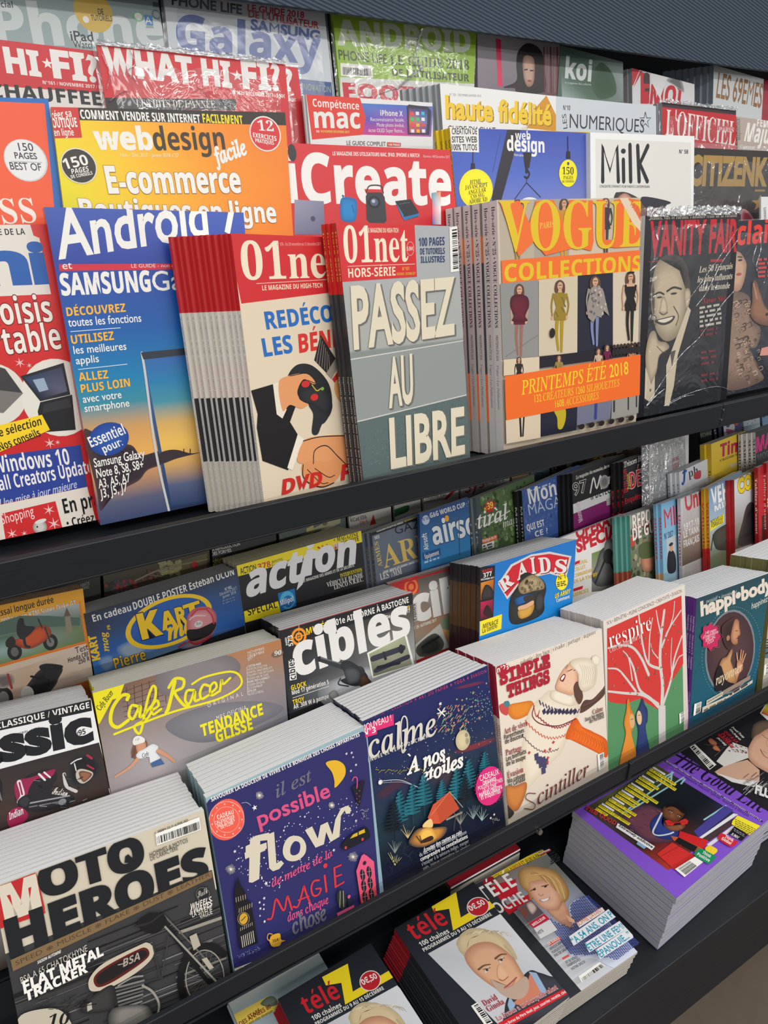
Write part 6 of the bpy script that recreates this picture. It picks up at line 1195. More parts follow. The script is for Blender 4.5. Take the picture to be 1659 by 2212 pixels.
m.rect(440, 715, 532, 790, (56, 46, 40)); m.ell(487, 747, 40, 44, (240, 150, 40)).ell(487, 747, 28, 31, (40, 36, 36)).ell(487, 747, 20, 22, (240, 150, 40)).ell(487, 747, 10, 11, (40, 36, 36)).line([(487, 690), (487, 805)], 4, (240, 160, 60), False).line([(434, 760), (542, 733)], 4, (240, 160, 60), False)
m.t('573', 458, 792, 452, 738, 24, WH, 'b').t('NUMÉRO', 430, 790, 425, 750, 10, WH, 'b')
m.t('MUSÉE :', 527, 735, 655, 692, 30, (250, 214, 40), 'b').t('101e AIRBORNE À BASTOGNE', 662, 694, 1050, 572, 31, WH, 'b')
m.t('N° 573', 998, 622, 1055, 605, 19, (250, 214, 40), 'b').t('Décembre 2017', 935, 657, 1056, 622, 19, WH, 'b')
W2 = (230, 228, 224)
m.t('cibles', 470, 960, 1062, 735, 215, W2, 'b', w=.05); m.ell(640, 700, 30, 32, W2)
m.poly([(434, 870), (470, 850), (475, 965), (440, 972)], W2); m.t('cibles', 472, 962, 462, 855, 34, (30, 30, 34), 'b')
GN = (52, 54, 58)
m.line([(590, 860), (720, 905)], 26, GN); m.line([(590, 852), (725, 892)], 6, (110, 112, 116), False); m.blob([(700, 890), (740, 870), (800, 905), (840, 950), (830, 985), (780, 1000), (730, 990), (700, 970), (730, 950)], GN, (40, 42, 46)); m.blob([(720, 920), (760, 905), (800, 930), (790, 975), (740, 985)], (84, 86, 92), (56, 58, 62)); m.blob([(790, 900), (815, 905), (825, 930), (810, 940)], GN); m.line([(700, 960), (690, 990), (740, 1000)], 7, GN); m.blob([(810, 940), (860, 980), (850, 1010), (800, 1000)], (84, 60, 46), (60, 44, 38)); m.poly([(583, 850), (596, 845), (600, 872), (588, 876)], (38, 40, 44))
m.poly([(835, 830), (1035, 728), (1078, 890), (862, 960)], (232, 230, 222)); m.grid([(845, 835), (1028, 742), (1066, 888), (868, 950)], [[(150, 160, 120), (170, 176, 140), (160, 166, 140)], [(120, 128, 100), (150, 150, 130), (140, 146, 120)], [(110, 116, 90), (130, 136, 110), (150, 150, 130)]])
m.line([(865, 860), (1020, 805)], 30, (56, 54, 66)); m.line([(880, 920), (1045, 850)], 26, (60, 58, 74)); m.line([(920, 830), (930, 860)], 16, (46, 44, 54)); m.ell(1010, 810, 14, 24, (44, 42, 52)); m.line([(890, 905), (1000, 880)], 18, (44, 44, 54))
m.t('GLOCK', 448, 1022, 525, 998, 25, (250, 214, 40), 'b').t('Mod 17 génération 5', 452, 1045, 640, 988, 22, WH, 'b').line([(455, 1060), (640, 1000)], 3, (220, 220, 220), False).t('TROY', 456, 1095, 515, 1076, 24, (250, 214, 40), 'b').t('AR .308 W à pompe', 460, 1118, 640, 1060, 22, WH, 'b')
m.blob([(640, 1040), (670, 1020), (690, 1050), (660, 1070)], (150, 150, 150), (110, 112, 116))

m = Mag('L1', (838, 1262), (1040, 1201), Lp=(850, 1380), Rp=(1050, 1330), off=-.079, t=.006, n=1, base=(180, 44, 40), spine=[(1, (60, 60, 60))],
        label='grey magazine with a red target badge, half hidden behind the revolver stack', lab2='grey autumn special stacked behind the half-hidden red target badge cover', group='copies of the grey autumn special')
m.win(440, 1060, 1140)
m.grid([(950, 480), (1420, 330), (1440, 760), (1000, 870)], [[(96, 88, 82), (110, 100, 92), (120, 112, 104)], [(132, 124, 116), (134, 126, 120), (130, 122, 118)], [(150, 140, 128), (170, 130, 100), (170, 140, 110)], [(110, 106, 104), (150, 140, 120), (140, 130, 120)]])
m.poly([(960, 478), (1095, 432), (1102, 520), (980, 560)], (206, 46, 44)).ell(1062, 492, 36, 42, (236, 130, 70)).ell(1062, 492, 25, 29, (206, 46, 44)).ell(1062, 492, 14, 16, (236, 130, 70))
m.poly([(1120, 560), (1260, 425), (1340, 500), (1250, 640)], (146, 138, 132))
m.poly([(965, 478), (1420, 350), (1420, 358), (965, 490)], (190, 44, 46))
m.t('cibles', 1078, 680, 1560, 530, 175, W2, 'b', w=.08).poly([(1066, 580), (1090, 572), (1095, 665), (1070, 670)], (200, 196, 190)).t('cibles', 1090, 662, 1082, 578, 20, (60, 56, 54), 'b')
m.t('N° 29 / AUTOMNE 2017', 1074, 712, 1192, 668, 15, WH, 'b')
m.blob([(1200, 700), (1250, 640), (1320, 640), (1330, 760), (1260, 770)], (226, 170, 110), (190, 120, 80)).blob([(1210, 660), (1290, 640), (1300, 700), (1230, 710)], (120, 150, 120), (150, 140, 120)).poly([(1080, 790), (1210, 680), (1255, 800), (1085, 870)], (200, 200, 192)).blob([(1090, 800), (1180, 730), (1230, 780), (1200, 830), (1110, 850)], (50, 52, 50), (90, 90, 84)).line([(1120, 800), (1200, 750)], 14, (36, 38, 38)).poly([(1265, 745), (1330, 715), (1335, 760), (1275, 770)], (200, 80, 40))

SKY = (34, 116, 196)
m = Mag('L1', (1037, 1226), (1245, 1165), Lp=(1035, 1374), Rp=(1238, 1279), off=.012, t=.0062, n=10, dx=-.0010, lift=.012, base=(46, 46, 50), spine=[(.1, (44, 44, 48)), (.35, (96, 66, 40)), (.72, (60, 32, 40)), (1, (206, 190, 44))],
        label='blue military magazine with a helmeted soldier under a red arched title, stack front', lab2='copy fanned behind the blue helmeted-soldier cover, pale top edge showing', group='copies behind the blue helmeted-soldier cover', jit=.0022)
m.win(1000, 1120, 1659)
m.vgrad((0, SKY), (.4, (24, 130, 206)), (1, (70, 150, 214)))
m.poly([(92, 262), (175, 255), (165, 545), (88, 560)], (34, 34, 38)).grid([(97, 350), (168, 330), (165, 425), (95, 445)], [[(220, 140, 50), (200, 110, 40)], [(120, 60, 40), (90, 50, 40)]]).grid([(96, 455), (165, 440), (162, 535), (95, 550)], [[(190, 40, 80), (150, 30, 60)], [(90, 24, 40), (60, 20, 30)]])
m.blob([(105, 400), (125, 360), (158, 380), (165, 430), (105, 440)], (60, 56, 56), (36, 34, 36)).blob([(110, 520), (130, 470), (155, 500), (160, 535)], (50, 30, 36)).t('377', 112, 322, 158, 310, 24, WH, 'b').t('DÉCEMBRE 2017', 98, 338, 170, 325, 9, WH, 'b').t('RAIDS', 106, 296, 162, 284, 16, (200, 60, 60), 'b')
m.poly([(92, 560), (212, 520), (208, 600), (92, 640)], (240, 222, 40)).t('MENACE', 108, 600, 190, 572, 24, (34, 34, 34), 'bi').t('La contre-', 106, 625, 190, 592, 24, (34, 34, 34), 'b')
m.poly([(190, 355), (260, 250), (370, 195), (470, 180), (590, 205), (560, 325), (470, 300), (380, 320), (300, 370), (240, 440)], (214, 206, 200)).poly([(200, 358), (268, 260), (372, 206), (470, 192), (578, 212), (552, 308), (470, 286), (376, 306), (292, 358), (240, 424)], (206, 38, 50))
for ch, x, y, x1, y1, h in (('R', 222, 405, 280, 352, 68), ('A', 296, 338, 358, 310, 84), ('I', 372, 304, 398, 298, 90), ('D', 416, 300, 480, 292, 86), ('S', 494, 296, 560, 300, 76)): m.t(ch, x + 4, y + 4, x1 + 4, y1 + 4, h, (120, 24, 34), 's', w=.02); m.t(ch, x, y, x1, y1, h, (226, 220, 216), 's', w=.02)
m.blob([(250, 480), (262, 420), (300, 360), (320, 305), (360, 295), (430, 330), (452, 380), (440, 440), (440, 500), (400, 540), (300, 575), (255, 560)], (50, 50, 48), (36, 38, 38), .7)
m.blob([(300, 370), (330, 330), (380, 305), (430, 335), (440, 380), (380, 395), (320, 410)], (176, 156, 116), (130, 112, 80)).scatter([(310, 370), (380, 310), (440, 345), (436, 390), (330, 405)], 30, 7, [(120, 104, 72), (150, 132, 96), (96, 84, 62)])
m.blob([(275, 440), (320, 415), (380, 410), (385, 440), (340, 460), (290, 475)], (40, 96, 160), (30, 40, 60)).blob([(330, 425), (380, 415), (384, 440), (340, 455)], (60, 52, 46)).blob([(300, 480), (340, 465), (380, 445), (380, 470), (350, 490), (305, 500)], (220, 170, 130)).blob([(300, 500), (340, 490), (385, 468), (370, 520), (320, 545), (300, 530)], (206, 160, 70), (170, 124, 50)).blob([(395, 430), (420, 400), (440, 440), (425, 500), (395, 500)], (66, 66, 64), (40, 40, 40))
m.ell(536, 344, 34, 44, (246, 222, 40)).t("N°1", 518, 335, 556, 324, 22, (34, 40, 50), 'b').fine(510, 352, 560, 342, 3, 10, 6, (60, 60, 40)); m.t('US ARMY', 497, 435, 580, 405, 24, (246, 222, 40), 'bi').t('Comment', 506, 455, 578, 432, 18, WH, 'b')

m = Mag('L1', (1150, 1186), (1345, 1110), Lp=(1160, 1340), Rp=(1354, 1250), off=-.086, t=.006, n=0, base=(226, 222, 218), label='white magazine with red title and a masked diver, behind the blue soldier stack')
m.win(1000, 1120, 1659)
m.vgrad((0, (236, 232, 228)), (1, (222, 218, 212))); RDD = (204, 40, 56)
m.grid([(700, 190), (860, 130), (880, 380), (700, 400)], [[(120, 150, 90), (150, 170, 110)], [(160, 160, 150), (130, 130, 120)], [(110, 110, 104), (90, 90, 88)]])
m.t('OPERATIONS', 618, 118, 960, -25, 74, RDD, 'n', w=.05).t('SPECIALES', 620, 190, 940, 55, 74, RDD, 'n', w=.05)
m.blob([(745, 180), (780, 150), (830, 130), (850, 200), (850, 330), (740, 370), (700, 320), (725, 250)], (120, 122, 120), (70, 72, 72)).ell(800, 170, 34, 60, (186, 190, 188), edge=(110, 114, 114)).ell(790, 205, 30, 40, (70, 74, 74)).ell(830, 220, 20, 30, (196, 200, 198)).line([(770, 230), (720, 350)], 12, (50, 52, 52)).line([(800, 240), (850, 330)], 14, (56, 58, 56))
for s_, y in (('GÉNÉRAL', 262), ('COLLET', 290), ('COMMANDANT', 322), ('DE LA 11e BP', 352)): m.t(s_, 605, y, 605 + len(s_) * 10.5, y - len(s_) * 3.4, 20, (226, 184, 40), 'b')
m.poly([(600, 240), (636, 226), (634, 242), (600, 256)], RDD).poly([(600, 382), (652, 365), (650, 382), (600, 398)], RDD).t('EXERCICE', 600, 425, 684, 398, 20, (226, 184, 40), 'b')

m = Mag('L1', (1360, 1114), (1452, 1082), Lp=(1364, 1238), Rp=(1455, 1205), off=-.05, yaw=14, t=.0055, n=3, dx=-.009, base=(96, 104, 80), spine=[(.4, (90, 150, 140)), (.6, (150, 80, 60)), (1, (80, 96, 70))],
        label='camouflage-green war reporters magazine with white title, front of its fanned group', lab2='green and teal copy fanned left of the war reporters cover', group='fanned copies of the war reporters magazine', w=.16)
m.win(900, 840, 1659)
m.vgrad((0, (150, 176, 150)), (.3, (116, 120, 96)), (1, (84, 92, 70)))
m.scatter([(1005, 640), (1160, 580), (1160, 860), (1010, 900)], 110, 10, [(84, 96, 66), (140, 120, 90), (60, 72, 50), (170, 160, 130), (110, 130, 90)])
m.poly([(1005, 700), (1030, 690), (1030, 740), (1006, 748)], (190, 80, 56)).blob([(1060, 790), (1100, 760), (1130, 790), (1120, 850), (1070, 860)], (200, 140, 110), (150, 100, 80)).blob([(1050, 740), (1100, 720), (1140, 750), (1120, 790), (1060, 800)], (90, 100, 66))
m.t('REPORTERS', 1020, 668, 1200, 585, 70, (236, 232, 226), 'b', w=.02, out=(150, 40, 40)).t('DE GUERRE', 1020, 720, 1200, 640, 60, (236, 232, 226), 'b', w=.02, out=(150, 40, 40))

m = Mag('L1', (1428, 1089), (1524, 1052), Lp=(1433, 1236), Rp=(1530, 1200), off=-.044, yaw=14, t=.0062, n=1, dx=-.010, base=(130, 176, 206), spine=[(.5, (120, 170, 204)), (1, (200, 160, 120))],
        label='pale blue militaria magazine with a portrait of an officer in a peaked cap', lab2='pale blue copy behind the officer-portrait cover', group='pale blue militaria copies')
m.extra = [('MILITARIA', .1, .4, (190, 50, 60), 'b', .6)]
m.win(900, 840, 1659)
m.vgrad((0, (120, 176, 212)), (.55, (150, 190, 210)), (1, (206, 176, 140)))
m.t('MILITA', 1172, 660, 1330, 600, 92, (206, 44, 60), 'n', w=.015).t('N°387', 1170, 712, 1212, 695, 28, (50, 70, 110), 'b').poly([(1180, 710), (1222, 690), (1224, 850), (1184, 870)], (190, 196, 200)).blob([(1186, 780), (1205, 760), (1222, 790), (1222, 860), (1186, 865)], (40, 42, 52)).ell(1202, 752, 9, 16, (206, 160, 130)).ell(1201, 734, 11, 8, (44, 46, 56))

m = Mag('L1', (1470, 1078), (1545, 1046), Lp=(1474, 1226), Rp=(1550, 1195), off=-.046, yaw=12, t=.007, base=(196, 188, 186), spine=[(1, (206, 206, 210))],
        label='film-wrapped uniforms magazine with red letters between the officer cover and the yellow-spined one', w=.16)
m.extra = [('Uniformes', .12, .5, (190, 44, 60), 'b', .6)]
m.win(900, 840, 1659)
m.grid([(1245, 520), (1420, 440), (1430, 760), (1250, 840)], [[(206, 204, 206)] * 2, [(190, 184, 184)] * 2, [(150, 130, 116)] * 2, [(90, 76, 66)] * 2])
m.t('Uniformes', 1270, 580, 1480, 490, 92, (196, 44, 60), 'n', w=.03)
for s_, y in (('1917-18', 670), ('LE TANK', 705), ('FRANÇAIS', 750)): m.t(s_, 1262, y, 1335, y - 32, 32, (236, 234, 232), 'b')
m.wrap(up=.02)

m = Mag('L1', (1531, 1055), (1600, 1018), Lp=(1534, 1200), Rp=(1604, 1168), off=-.046, yaw=12, t=.0065, n=1, dx=-.008, base=(206, 170, 40), spine=[(.45, (196, 150, 40)), (.62, (180, 44, 44)), (1, (90, 90, 60))],
        label='military vehicles magazine with a white title and a green field below, yellow spine', lab2='yellow-spined copy behind the military vehicles cover', group='yellow-spined military vehicles copies', w=.16)
m.extra = [('Véhicules', .1, .5, (190, 30, 40), 'b', .6)]
m.win(900, 840, 1659)
m.vgrad((0, (110, 150, 190)), (.3, (170, 190, 200)), (.55, (130, 140, 110)), (1, (80, 110, 60)))
m.t('VÉHICULES', 1395, 555, 1600, 450, 82, (240, 240, 238), 'b', w=.03).t('MILITAIRES', 1408, 580, 1600, 480, 26, (240, 240, 238), 'b').poly([(1385, 630), (1450, 590), (1450, 630), (1388, 672)], (240, 222, 60)).t('NOUVELLE', 1390, 640, 1445, 612, 18, (40, 40, 40), 'b').t('FORMULE', 1392, 658, 1445, 632, 18, (40, 40, 40), 'b')
m.blob([(1400, 690), (1440, 650), (1490, 640), (1500, 740), (1420, 760)], (76, 80, 70), (60, 64, 56)).line([(1400, 690), (1390, 760)], 10, (56, 58, 50))

m = Mag('L1', (1586, 1037), (1662, 1002), Lp=(1588, 1180), Rp=(1664, 1148), off=-.046, yaw=12, t=.008, n=1, dx=-.007, base=(200, 198, 196), spine=[(1, (170, 36, 40))],
        label='white commando magazine with yellow title and a dark kneeling soldier, red spine', lab2='red-spined copy behind the yellow-titled commando cover', group='red-spined commando copies', w=.17)
m.win(900, 840, 1659)
m.grid([(1495, 430), (1680, 350), (1680, 700), (1500, 760)], [[(226, 226, 228)] * 2, [(196, 198, 200)] * 2, [(150, 146, 140)] * 2, [(110, 84, 64)] * 2])
m.t('COMMANDO', 1518, 500, 1760, 390, 74, (236, 206, 30), 'n', w=.06, out=(40, 40, 40)).blob([(1540, 620), (1560, 550), (1590, 540), (1600, 640), (1620, 700), (1520, 740)], (46, 44, 44), (70, 66, 62)).line([(1560, 600), (1600, 560)], 9, (36, 34, 34))

for i, (x, y) in enumerate(((1637, 1010), (1656, 1000))):
    m = Mag('L1', (x, y), (x + 60, y - 28), Lp=(x + 2, y + 150), Rp=(x + 62, y + 120), off=-.046, yaw=12, t=.008, base=(196, 40, 44), spine=[(1, (180, 36, 40))], w=.16,
            label=('red-spined booklet just right of the yellow-titled commando cover', 'red booklet with white side lettering cut by the right edge of the photo')[i])
    m.extra = [('Tabliers d’assaut', .08, .5, (236, 226, 222), 's', .5)]
    m.win(900, 840, 1659); m.poly([(1630, 600), (1700, 560), (1700, 700), (1630, 720)], (60, 50, 44)); m.t('assaut', 1652, 560, 1720, 520, 50, (240, 226, 120), 'b')
# ================================================================== lower rack, third row
m = Mag('L2', (-185, 1345), (179, 1271), Lp=(-165, 1520), Rp=(203, 1480), off=.0, t=.006, n=5, base=(240, 170, 40), spine=[(1, (226, 150, 40))],
        label='orange-bordered motorbike magazine with an orange tourer by a lake tower, left edge', lab2='copy behind the orange-bordered motorbike cover, pale top edge showing', group='copies behind the orange-bordered motorbike cover')
m.win(0, 1060, 700)
m.vgrad((0, (246, 170, 36)), (.4, (240, 120, 40)), (1, (226, 190, 160)))
m.poly([(-200, 640), (420, 500), (430, 550), (-200, 730)], (246, 176, 40)); m.t('Essai longue durée', -10, 645, 276, 572, 34, (40, 34, 30), 'b').t('3 000 km en KTM Super Duke GT', -12, 690, 392, 588, 30, WH, 'b', out=(60, 50, 40))
m.grid([(-200, 740), (408, 575), (440, 770), (-200, 950)], [[(190, 200, 200), (176, 190, 190), (160, 176, 180), (180, 190, 186)], [(110, 130, 110), (90, 120, 96), (110, 130, 120), (130, 140, 120)], [(150, 176, 176), (160, 190, 190), (140, 160, 150), (120, 140, 90)], [(120, 130, 100), (110, 140, 80), (120, 150, 80), (110, 130, 80)]])
m.poly([(-200, 740), (100, 640), (240, 640), (410, 650), (410, 690), (200, 700), (-200, 780)], (86, 112, 100))
m.poly([(330, 630), (340, 600), (358, 640), (372, 720), (340, 730)], (150, 140, 120)).poly([(326, 645), (342, 598), (362, 640)], (110, 90, 80)); m.poly([(-200, 960), (440, 780), (480, 960), (-200, 1200)], (226, 206, 186)); m.line([(-200, 950), (440, 775)], 14, (240, 130, 40), False); m.line([(408, 570), (440, 775)], 8, (240, 130, 40), False)
m.ell(75, 825, 38, 42, (36, 36, 38)).ell(75, 825, 20, 24, (110, 110, 110)).ell(258, 775, 38, 42, (36, 36, 38)).ell(258, 775, 20, 24, (130, 130, 130)); m.blob([(60, 770), (140, 740), (200, 690), (250, 700), (260, 740), (200, 790), (140, 810), (80, 790)], (216, 90, 44), (150, 60, 40)); m.blob([(30, 770), (60, 745), (80, 770), (70, 800), (35, 800)], (44, 40, 40)); m.blob([(85, 700), (95, 660), (120, 655), (130, 690), (180, 700), (120, 760), (90, 740)], (40, 40, 46)).ell(108, 668, 14, 18, (34, 34, 40)); m.line([(120, 740), (130, 790), (150, 800)], 14, (44, 44, 50)); m.line([(230, 700), (258, 775)], 8, (60, 60, 60)); m.line([(195, 655), (215, 700)], 7, (50, 50, 54))
m.grid([(-200, 1000), (450, 800), (480, 960), (-200, 1180)], [[(220, 200, 180), (214, 186, 160), (226, 214, 200)], [(226, 214, 200), (206, 176, 150), (220, 200, 180)]])
m.blob([(110, 1040), (150, 980), (200, 920), (260, 900), (320, 910), (300, 960), (280, 1000), (220, 1060), (130, 1080)], (36, 36, 40), (60, 58, 58)).blob([(200, 900), (240, 884), (320, 895), (300, 920), (230, 930)], (40, 40, 44)).ell(140, 1040, 34, 40, (226, 222, 218)).ell(260, 945, 30, 30, (46, 46, 50)).line([(160, 950), (250, 970)], 12, (30, 30, 34)); m.blob([(300, 960), (380, 920), (430, 960), (360, 990), (310, 1000)], (206, 186, 170), (214, 190, 166)); m.ell(20, 1060, 48, 56, (50, 50, 52)).ell(20, 1060, 26, 34, (150, 150, 150)).blob([(-20, 950), (60, 940), (70, 990), (0, 1010)], (120, 110, 110), (180, 170, 160)).line([(40, 940), (60, 1010)], 12, (170, 60, 50))
m.t('Test', 388, 835, 452, 812, 32, (50, 46, 44), 'n').t('Honda CRF', 350, 880, 455, 845, 24, (50, 46, 44), 'b').t('250 R', 403, 888, 460, 868, 22, (50, 46, 44), 'b')

m = Mag('L2', (181, 1326), (511, 1229), Lp=(205, 1462), Rp=(530, 1351), off=.002, t=.006, n=9, base=(34, 40, 54), spine=[(1, (40, 60, 110))],
        label='dark blue karting magazine with yellow oval title and pink helmet, front of its stack', lab2='copy stacked behind the blue karting cover, grey top edge showing', group='copies behind the blue karting cover')
m.win(0, 1060, 700)
m.grid([(430, 630), (1210, 400), (1255, 690), (485, 960)], [[(40, 42, 50), (44, 46, 56), (50, 54, 66)], [(46, 60, 86), (40, 84, 150), (56, 84, 130)], [(40, 96, 176), (46, 110, 190), (44, 92, 160)], [(60, 130, 206), (110, 150, 190), (40, 96, 180)]])
m.t('En cadeau', 478, 672, 674, 614, 36, WH, 'b').t('DOUBLE POSTER Esteban OCON', 686, 610, 1200, 430, 38, WH, 'b')
m.blob([(600, 800), (700, 760), (760, 800), (700, 860), (620, 850)], (150, 170, 190), (70, 120, 190)).blob([(500, 870), (560, 840), (600, 880), (540, 930)], (130, 160, 200), (60, 120, 190)).blob([(960, 780), (1010, 740), (1030, 790), (930, 810)], (170, 150, 160), (80, 110, 170))
KY = (250, 206, 36); KB = (36, 96, 180)
m.ell(870, 668, 232, 122, KY, seg=48, rot=3).ell(870, 668, 206, 104, KB, seg=48, rot=3)
m.t('K', 728, 765, 838, 734, 135, KY, 'b', w=.06, out=(24, 40, 80)).t('A', 832, 718, 912, 692, 92, KY, 'b', w=.06, out=(24, 40, 80)).t('R', 912, 692, 965, 676, 92, KY, 'b', w=.06, out=(24, 40, 80)).t('T', 950, 660, 1035, 632, 74, KY, 'b', w=.06, out=(24, 40, 80)).t('mag', 860, 770, 1050, 700, 92, KY, 'si', w=.04)
m.blob([(955, 690), (965, 630), (1010, 598), (1070, 596), (1105, 630), (1106, 690), (1080, 740), (1010, 780), (965, 770)], (226, 150, 156), (190, 90, 100), .6)
m.blob([(958, 715), (1020, 705), (1098, 672), (1102, 700), (1070, 740), (1000, 768), (965, 762)], (34, 30, 34)).line([(980, 640), (1010, 610), (1060, 605)], 9, (206, 60, 76)).line([(1060, 610), (1085, 640), (1095, 680)], 8, (200, 60, 76)).line([(970, 660), (1000, 640), (1050, 640)], 7, (236, 206, 206)).ell(1016, 682, 22, 16, (236, 230, 230)).t('Arai', 1000, 690, 1032, 682, 16, (60, 50, 54), 'si').line([(965, 770), (1010, 785), (1080, 745)], 10, (206, 60, 70)); m.line([(915, 800), (950, 775)], 10, (200, 60, 90))
m.t('KART', 515, 862, 490, 735, 44, KY, 'b', w=.06).t('mag', 560, 820, 545, 720, 36, KY, 'si', w=.02).t('.FR', 568, 712, 560, 684, 16, KY, 'b')
m.t("N°192", 1152, 512, 1186, 500, 15, (220, 224, 232), 'b').t('Décembre 2017', 1126, 538, 1212, 504, 15, (200, 206, 220), 'n').t('Janvier 2018', 1140, 552, 1208, 524, 15, (200, 206, 220), 'n').fine(1138, 568, 1206, 545, 2, 14, 6, (120, 140, 170))
m.t('Pierre', 590, 912, 750, 862, 54, (250, 200, 50), 'b', out=(30, 40, 70))

m = Mag('L2', (511, 1222), (780, 1146), Lp=(529, 1349), Rp=(792, 1267), off=.004, t=.0075, n=9, base=(238, 214, 36), spine=[(1, (226, 226, 226))],
        label='black and yellow security magazine with slanted white title, front of its stack', lab2='copy stacked behind the black and yellow slanted-title cover, grey-yellow top edge showing', group='copies behind the black and yellow slanted-title cover')
m.win(440, 1060, 1140)
m.vgrad((0, (34, 34, 38)), (1, (40, 40, 46)))
m.poly([(165, 385), (805, 205), (812, 262), (172, 440)], (246, 224, 36))
m.t('ACTION', 190, 430, 272, 408, 34, (36, 36, 34), 'n', w=.02).t('378', 280, 406, 345, 388, 30, (206, 40, 44), 'b').t('BIMESTRIEL', 354, 372, 408, 355, 13, (60, 56, 30), 'n').t('NOVEMBRE/DÉCEMBRE 2017', 354, 392, 476, 354, 13, (60, 56, 30), 'n').line([(349, 388), (351, 358)], 2, (60, 56, 30), False)
for k in range(3): m.line([(586 + k * 22, 290 - k * 6), (600 + k * 22, 298 - k * 6), (592 + k * 22, 314 - k * 6)], 9, (206, 44, 44), False)
m.t('+ MAGAZINE', 664, 265, 792, 232, 21, (60, 50, 24), 'sbi').poly([(664, 275), (700, 264), (700, 290), (666, 300)], (200, 40, 40)).t('PRO', 668, 295, 700, 286, 22, WH, 'b').t('SÉCURITÉ', 704, 283, 795, 256, 22, (40, 36, 24), 'b')
m.t('act', 215, 552, 500, 460, 165, (236, 236, 238), 'b', w=.05, sh=.28); m.t('ion', 515, 440, 775, 375, 165, (236, 236, 238), 'b', w=.05, sh=.28); m.poly([(475, 510), (515, 330), (552, 300), (600, 312), (580, 345), (550, 350), (505, 480)], (236, 236, 238))
m.t('LE MAGAZINE DES ARMES ET DE LA SÉCURITÉ', 508, 470, 770, 388, 15, WH, 'b')
m.t('INTERVENTION', 700, 445, 812, 412, 19, (246, 224, 40), 's').t('VÉHICULE BLINDÉ', 632, 494, 816, 440, 23, WH, 's').t('LENCO N.R.B.C.', 668, 506, 818, 462, 22, WH, 's')
m.poly([(205, 618), (380, 565), (395, 625), (212, 675)], (246, 224, 36)).t('SPÉCIAL', 228, 640, 378, 598, 38, (36, 36, 34), 'b')
m.poly([(378, 525), (465, 500), (474, 590), (392, 618)], (30, 120, 196)).ell(428, 560, 38, 46, (90, 190, 230)).ell(432, 566, 24, 30, (30, 120, 196)).poly([(388, 570), (460, 548), (462, 575), (392, 598)], (30, 100, 176)).t('Milipol', 394, 588, 460, 564, 26, WH, 'b')

m = Mag('L2', (803, 1151), (906, 1113), Lp=(813, 1256), Rp=(915, 1220), off=.012, yaw=10, t=.006, n=2, dx=-.008, base=(96, 104, 118), spine=[(1, (96, 104, 120))],
        label='grey weapons gazette with large gold letters, between the slanted-title stack and the blue airsoft cover', lab2='grey-spined copy behind the gold-lettered weapons gazette', group='grey-spined copies of the weapons gazette', w=.19)
m.extra = [('503 GAZETTE DES ARMES', .08, .7, (206, 180, 110), 's', .6)]
m.win(440, 1060, 1140)
m.vgrad((0, (110, 120, 136)), (1, (104, 112, 128)))
m.poly([(858, 215), (1130, 118), (1130, 136), (860, 232)], (36, 36, 40)).t('RÉGLEMENTATION DES ARMES:', 886, 213, 1022, 165, 15, WH, 'bi').t('LES COLLECTIONNEURS', 1028, 160, 1120, 126, 15, (240, 210, 60), 'bi')
m.t('GAZETTE', 982, 225, 1240, 145, 42, (38, 42, 50), 'n').t('ARMES', 925, 398, 1340, 260, 112, (226, 196, 110), 's').t('503', 876, 250, 900, 242, 16, WH, 'b').t('ARMES', 915, 385, 892, 258, 22, (226, 196, 110), 's').fine(920, 422, 1110, 360, 1, 10, 9, (206, 206, 210)); m.t("LE N°1 DES MAGAZINES DES COLLECTIONNEURS", 920, 425, 1120, 355, 14, (196, 200, 208), 'b'); m.t('LES 7MM', 905, 458, 1015, 425, 32, WH, 's')

m = Mag('L2', (906, 1111), (1012, 1074), Lp=(910, 1229), Rp=(1017, 1195), off=.016, yaw=5, t=.0065, base=(60, 120, 180), spine=[(1, (40, 80, 140))],
        label='blue airsoft magazine with big white lowercase title, right of the gold-lettered gazette')
m.win(440, 1060, 1140)
m.vgrad((0, (40, 72, 130)), (.3, (60, 140, 200)), (.7, (130, 180, 210)), (1, (150, 176, 190)))
m.t('G&G WORLD CUP : FINALES', 1160, 140, 1440, 50, 25, WH, 'b').ell(1137, 150, 20, 24, (190, 206, 226)).t('N°34', 1122, 156, 1154, 146, 16, (50, 90, 150), 'b')
m.t('airsoft', 1178, 280, 1470, 200, 118, (230, 236, 240), 'b', w=.03, out=(40, 70, 120)).ell(1245, 142, 11, 16, (246, 170, 40)).t('Airsoft', 1152, 300, 1140, 215, 24, WH, 'b').t('Équipement', 1133, 352, 1205, 328, 22, WH, 'b').fine(1130, 372, 1210, 345, 1, 10, 8, (200, 220, 230)); m.poly([(1118, 320), (1210, 292), (1214, 330), (1122, 358)], (40, 90, 150)).t('Équipement', 1133, 350, 1205, 326, 22, WH, 'b')
m.line([(1306, 130), (1310, 330)], 5, (70, 90, 110), False)

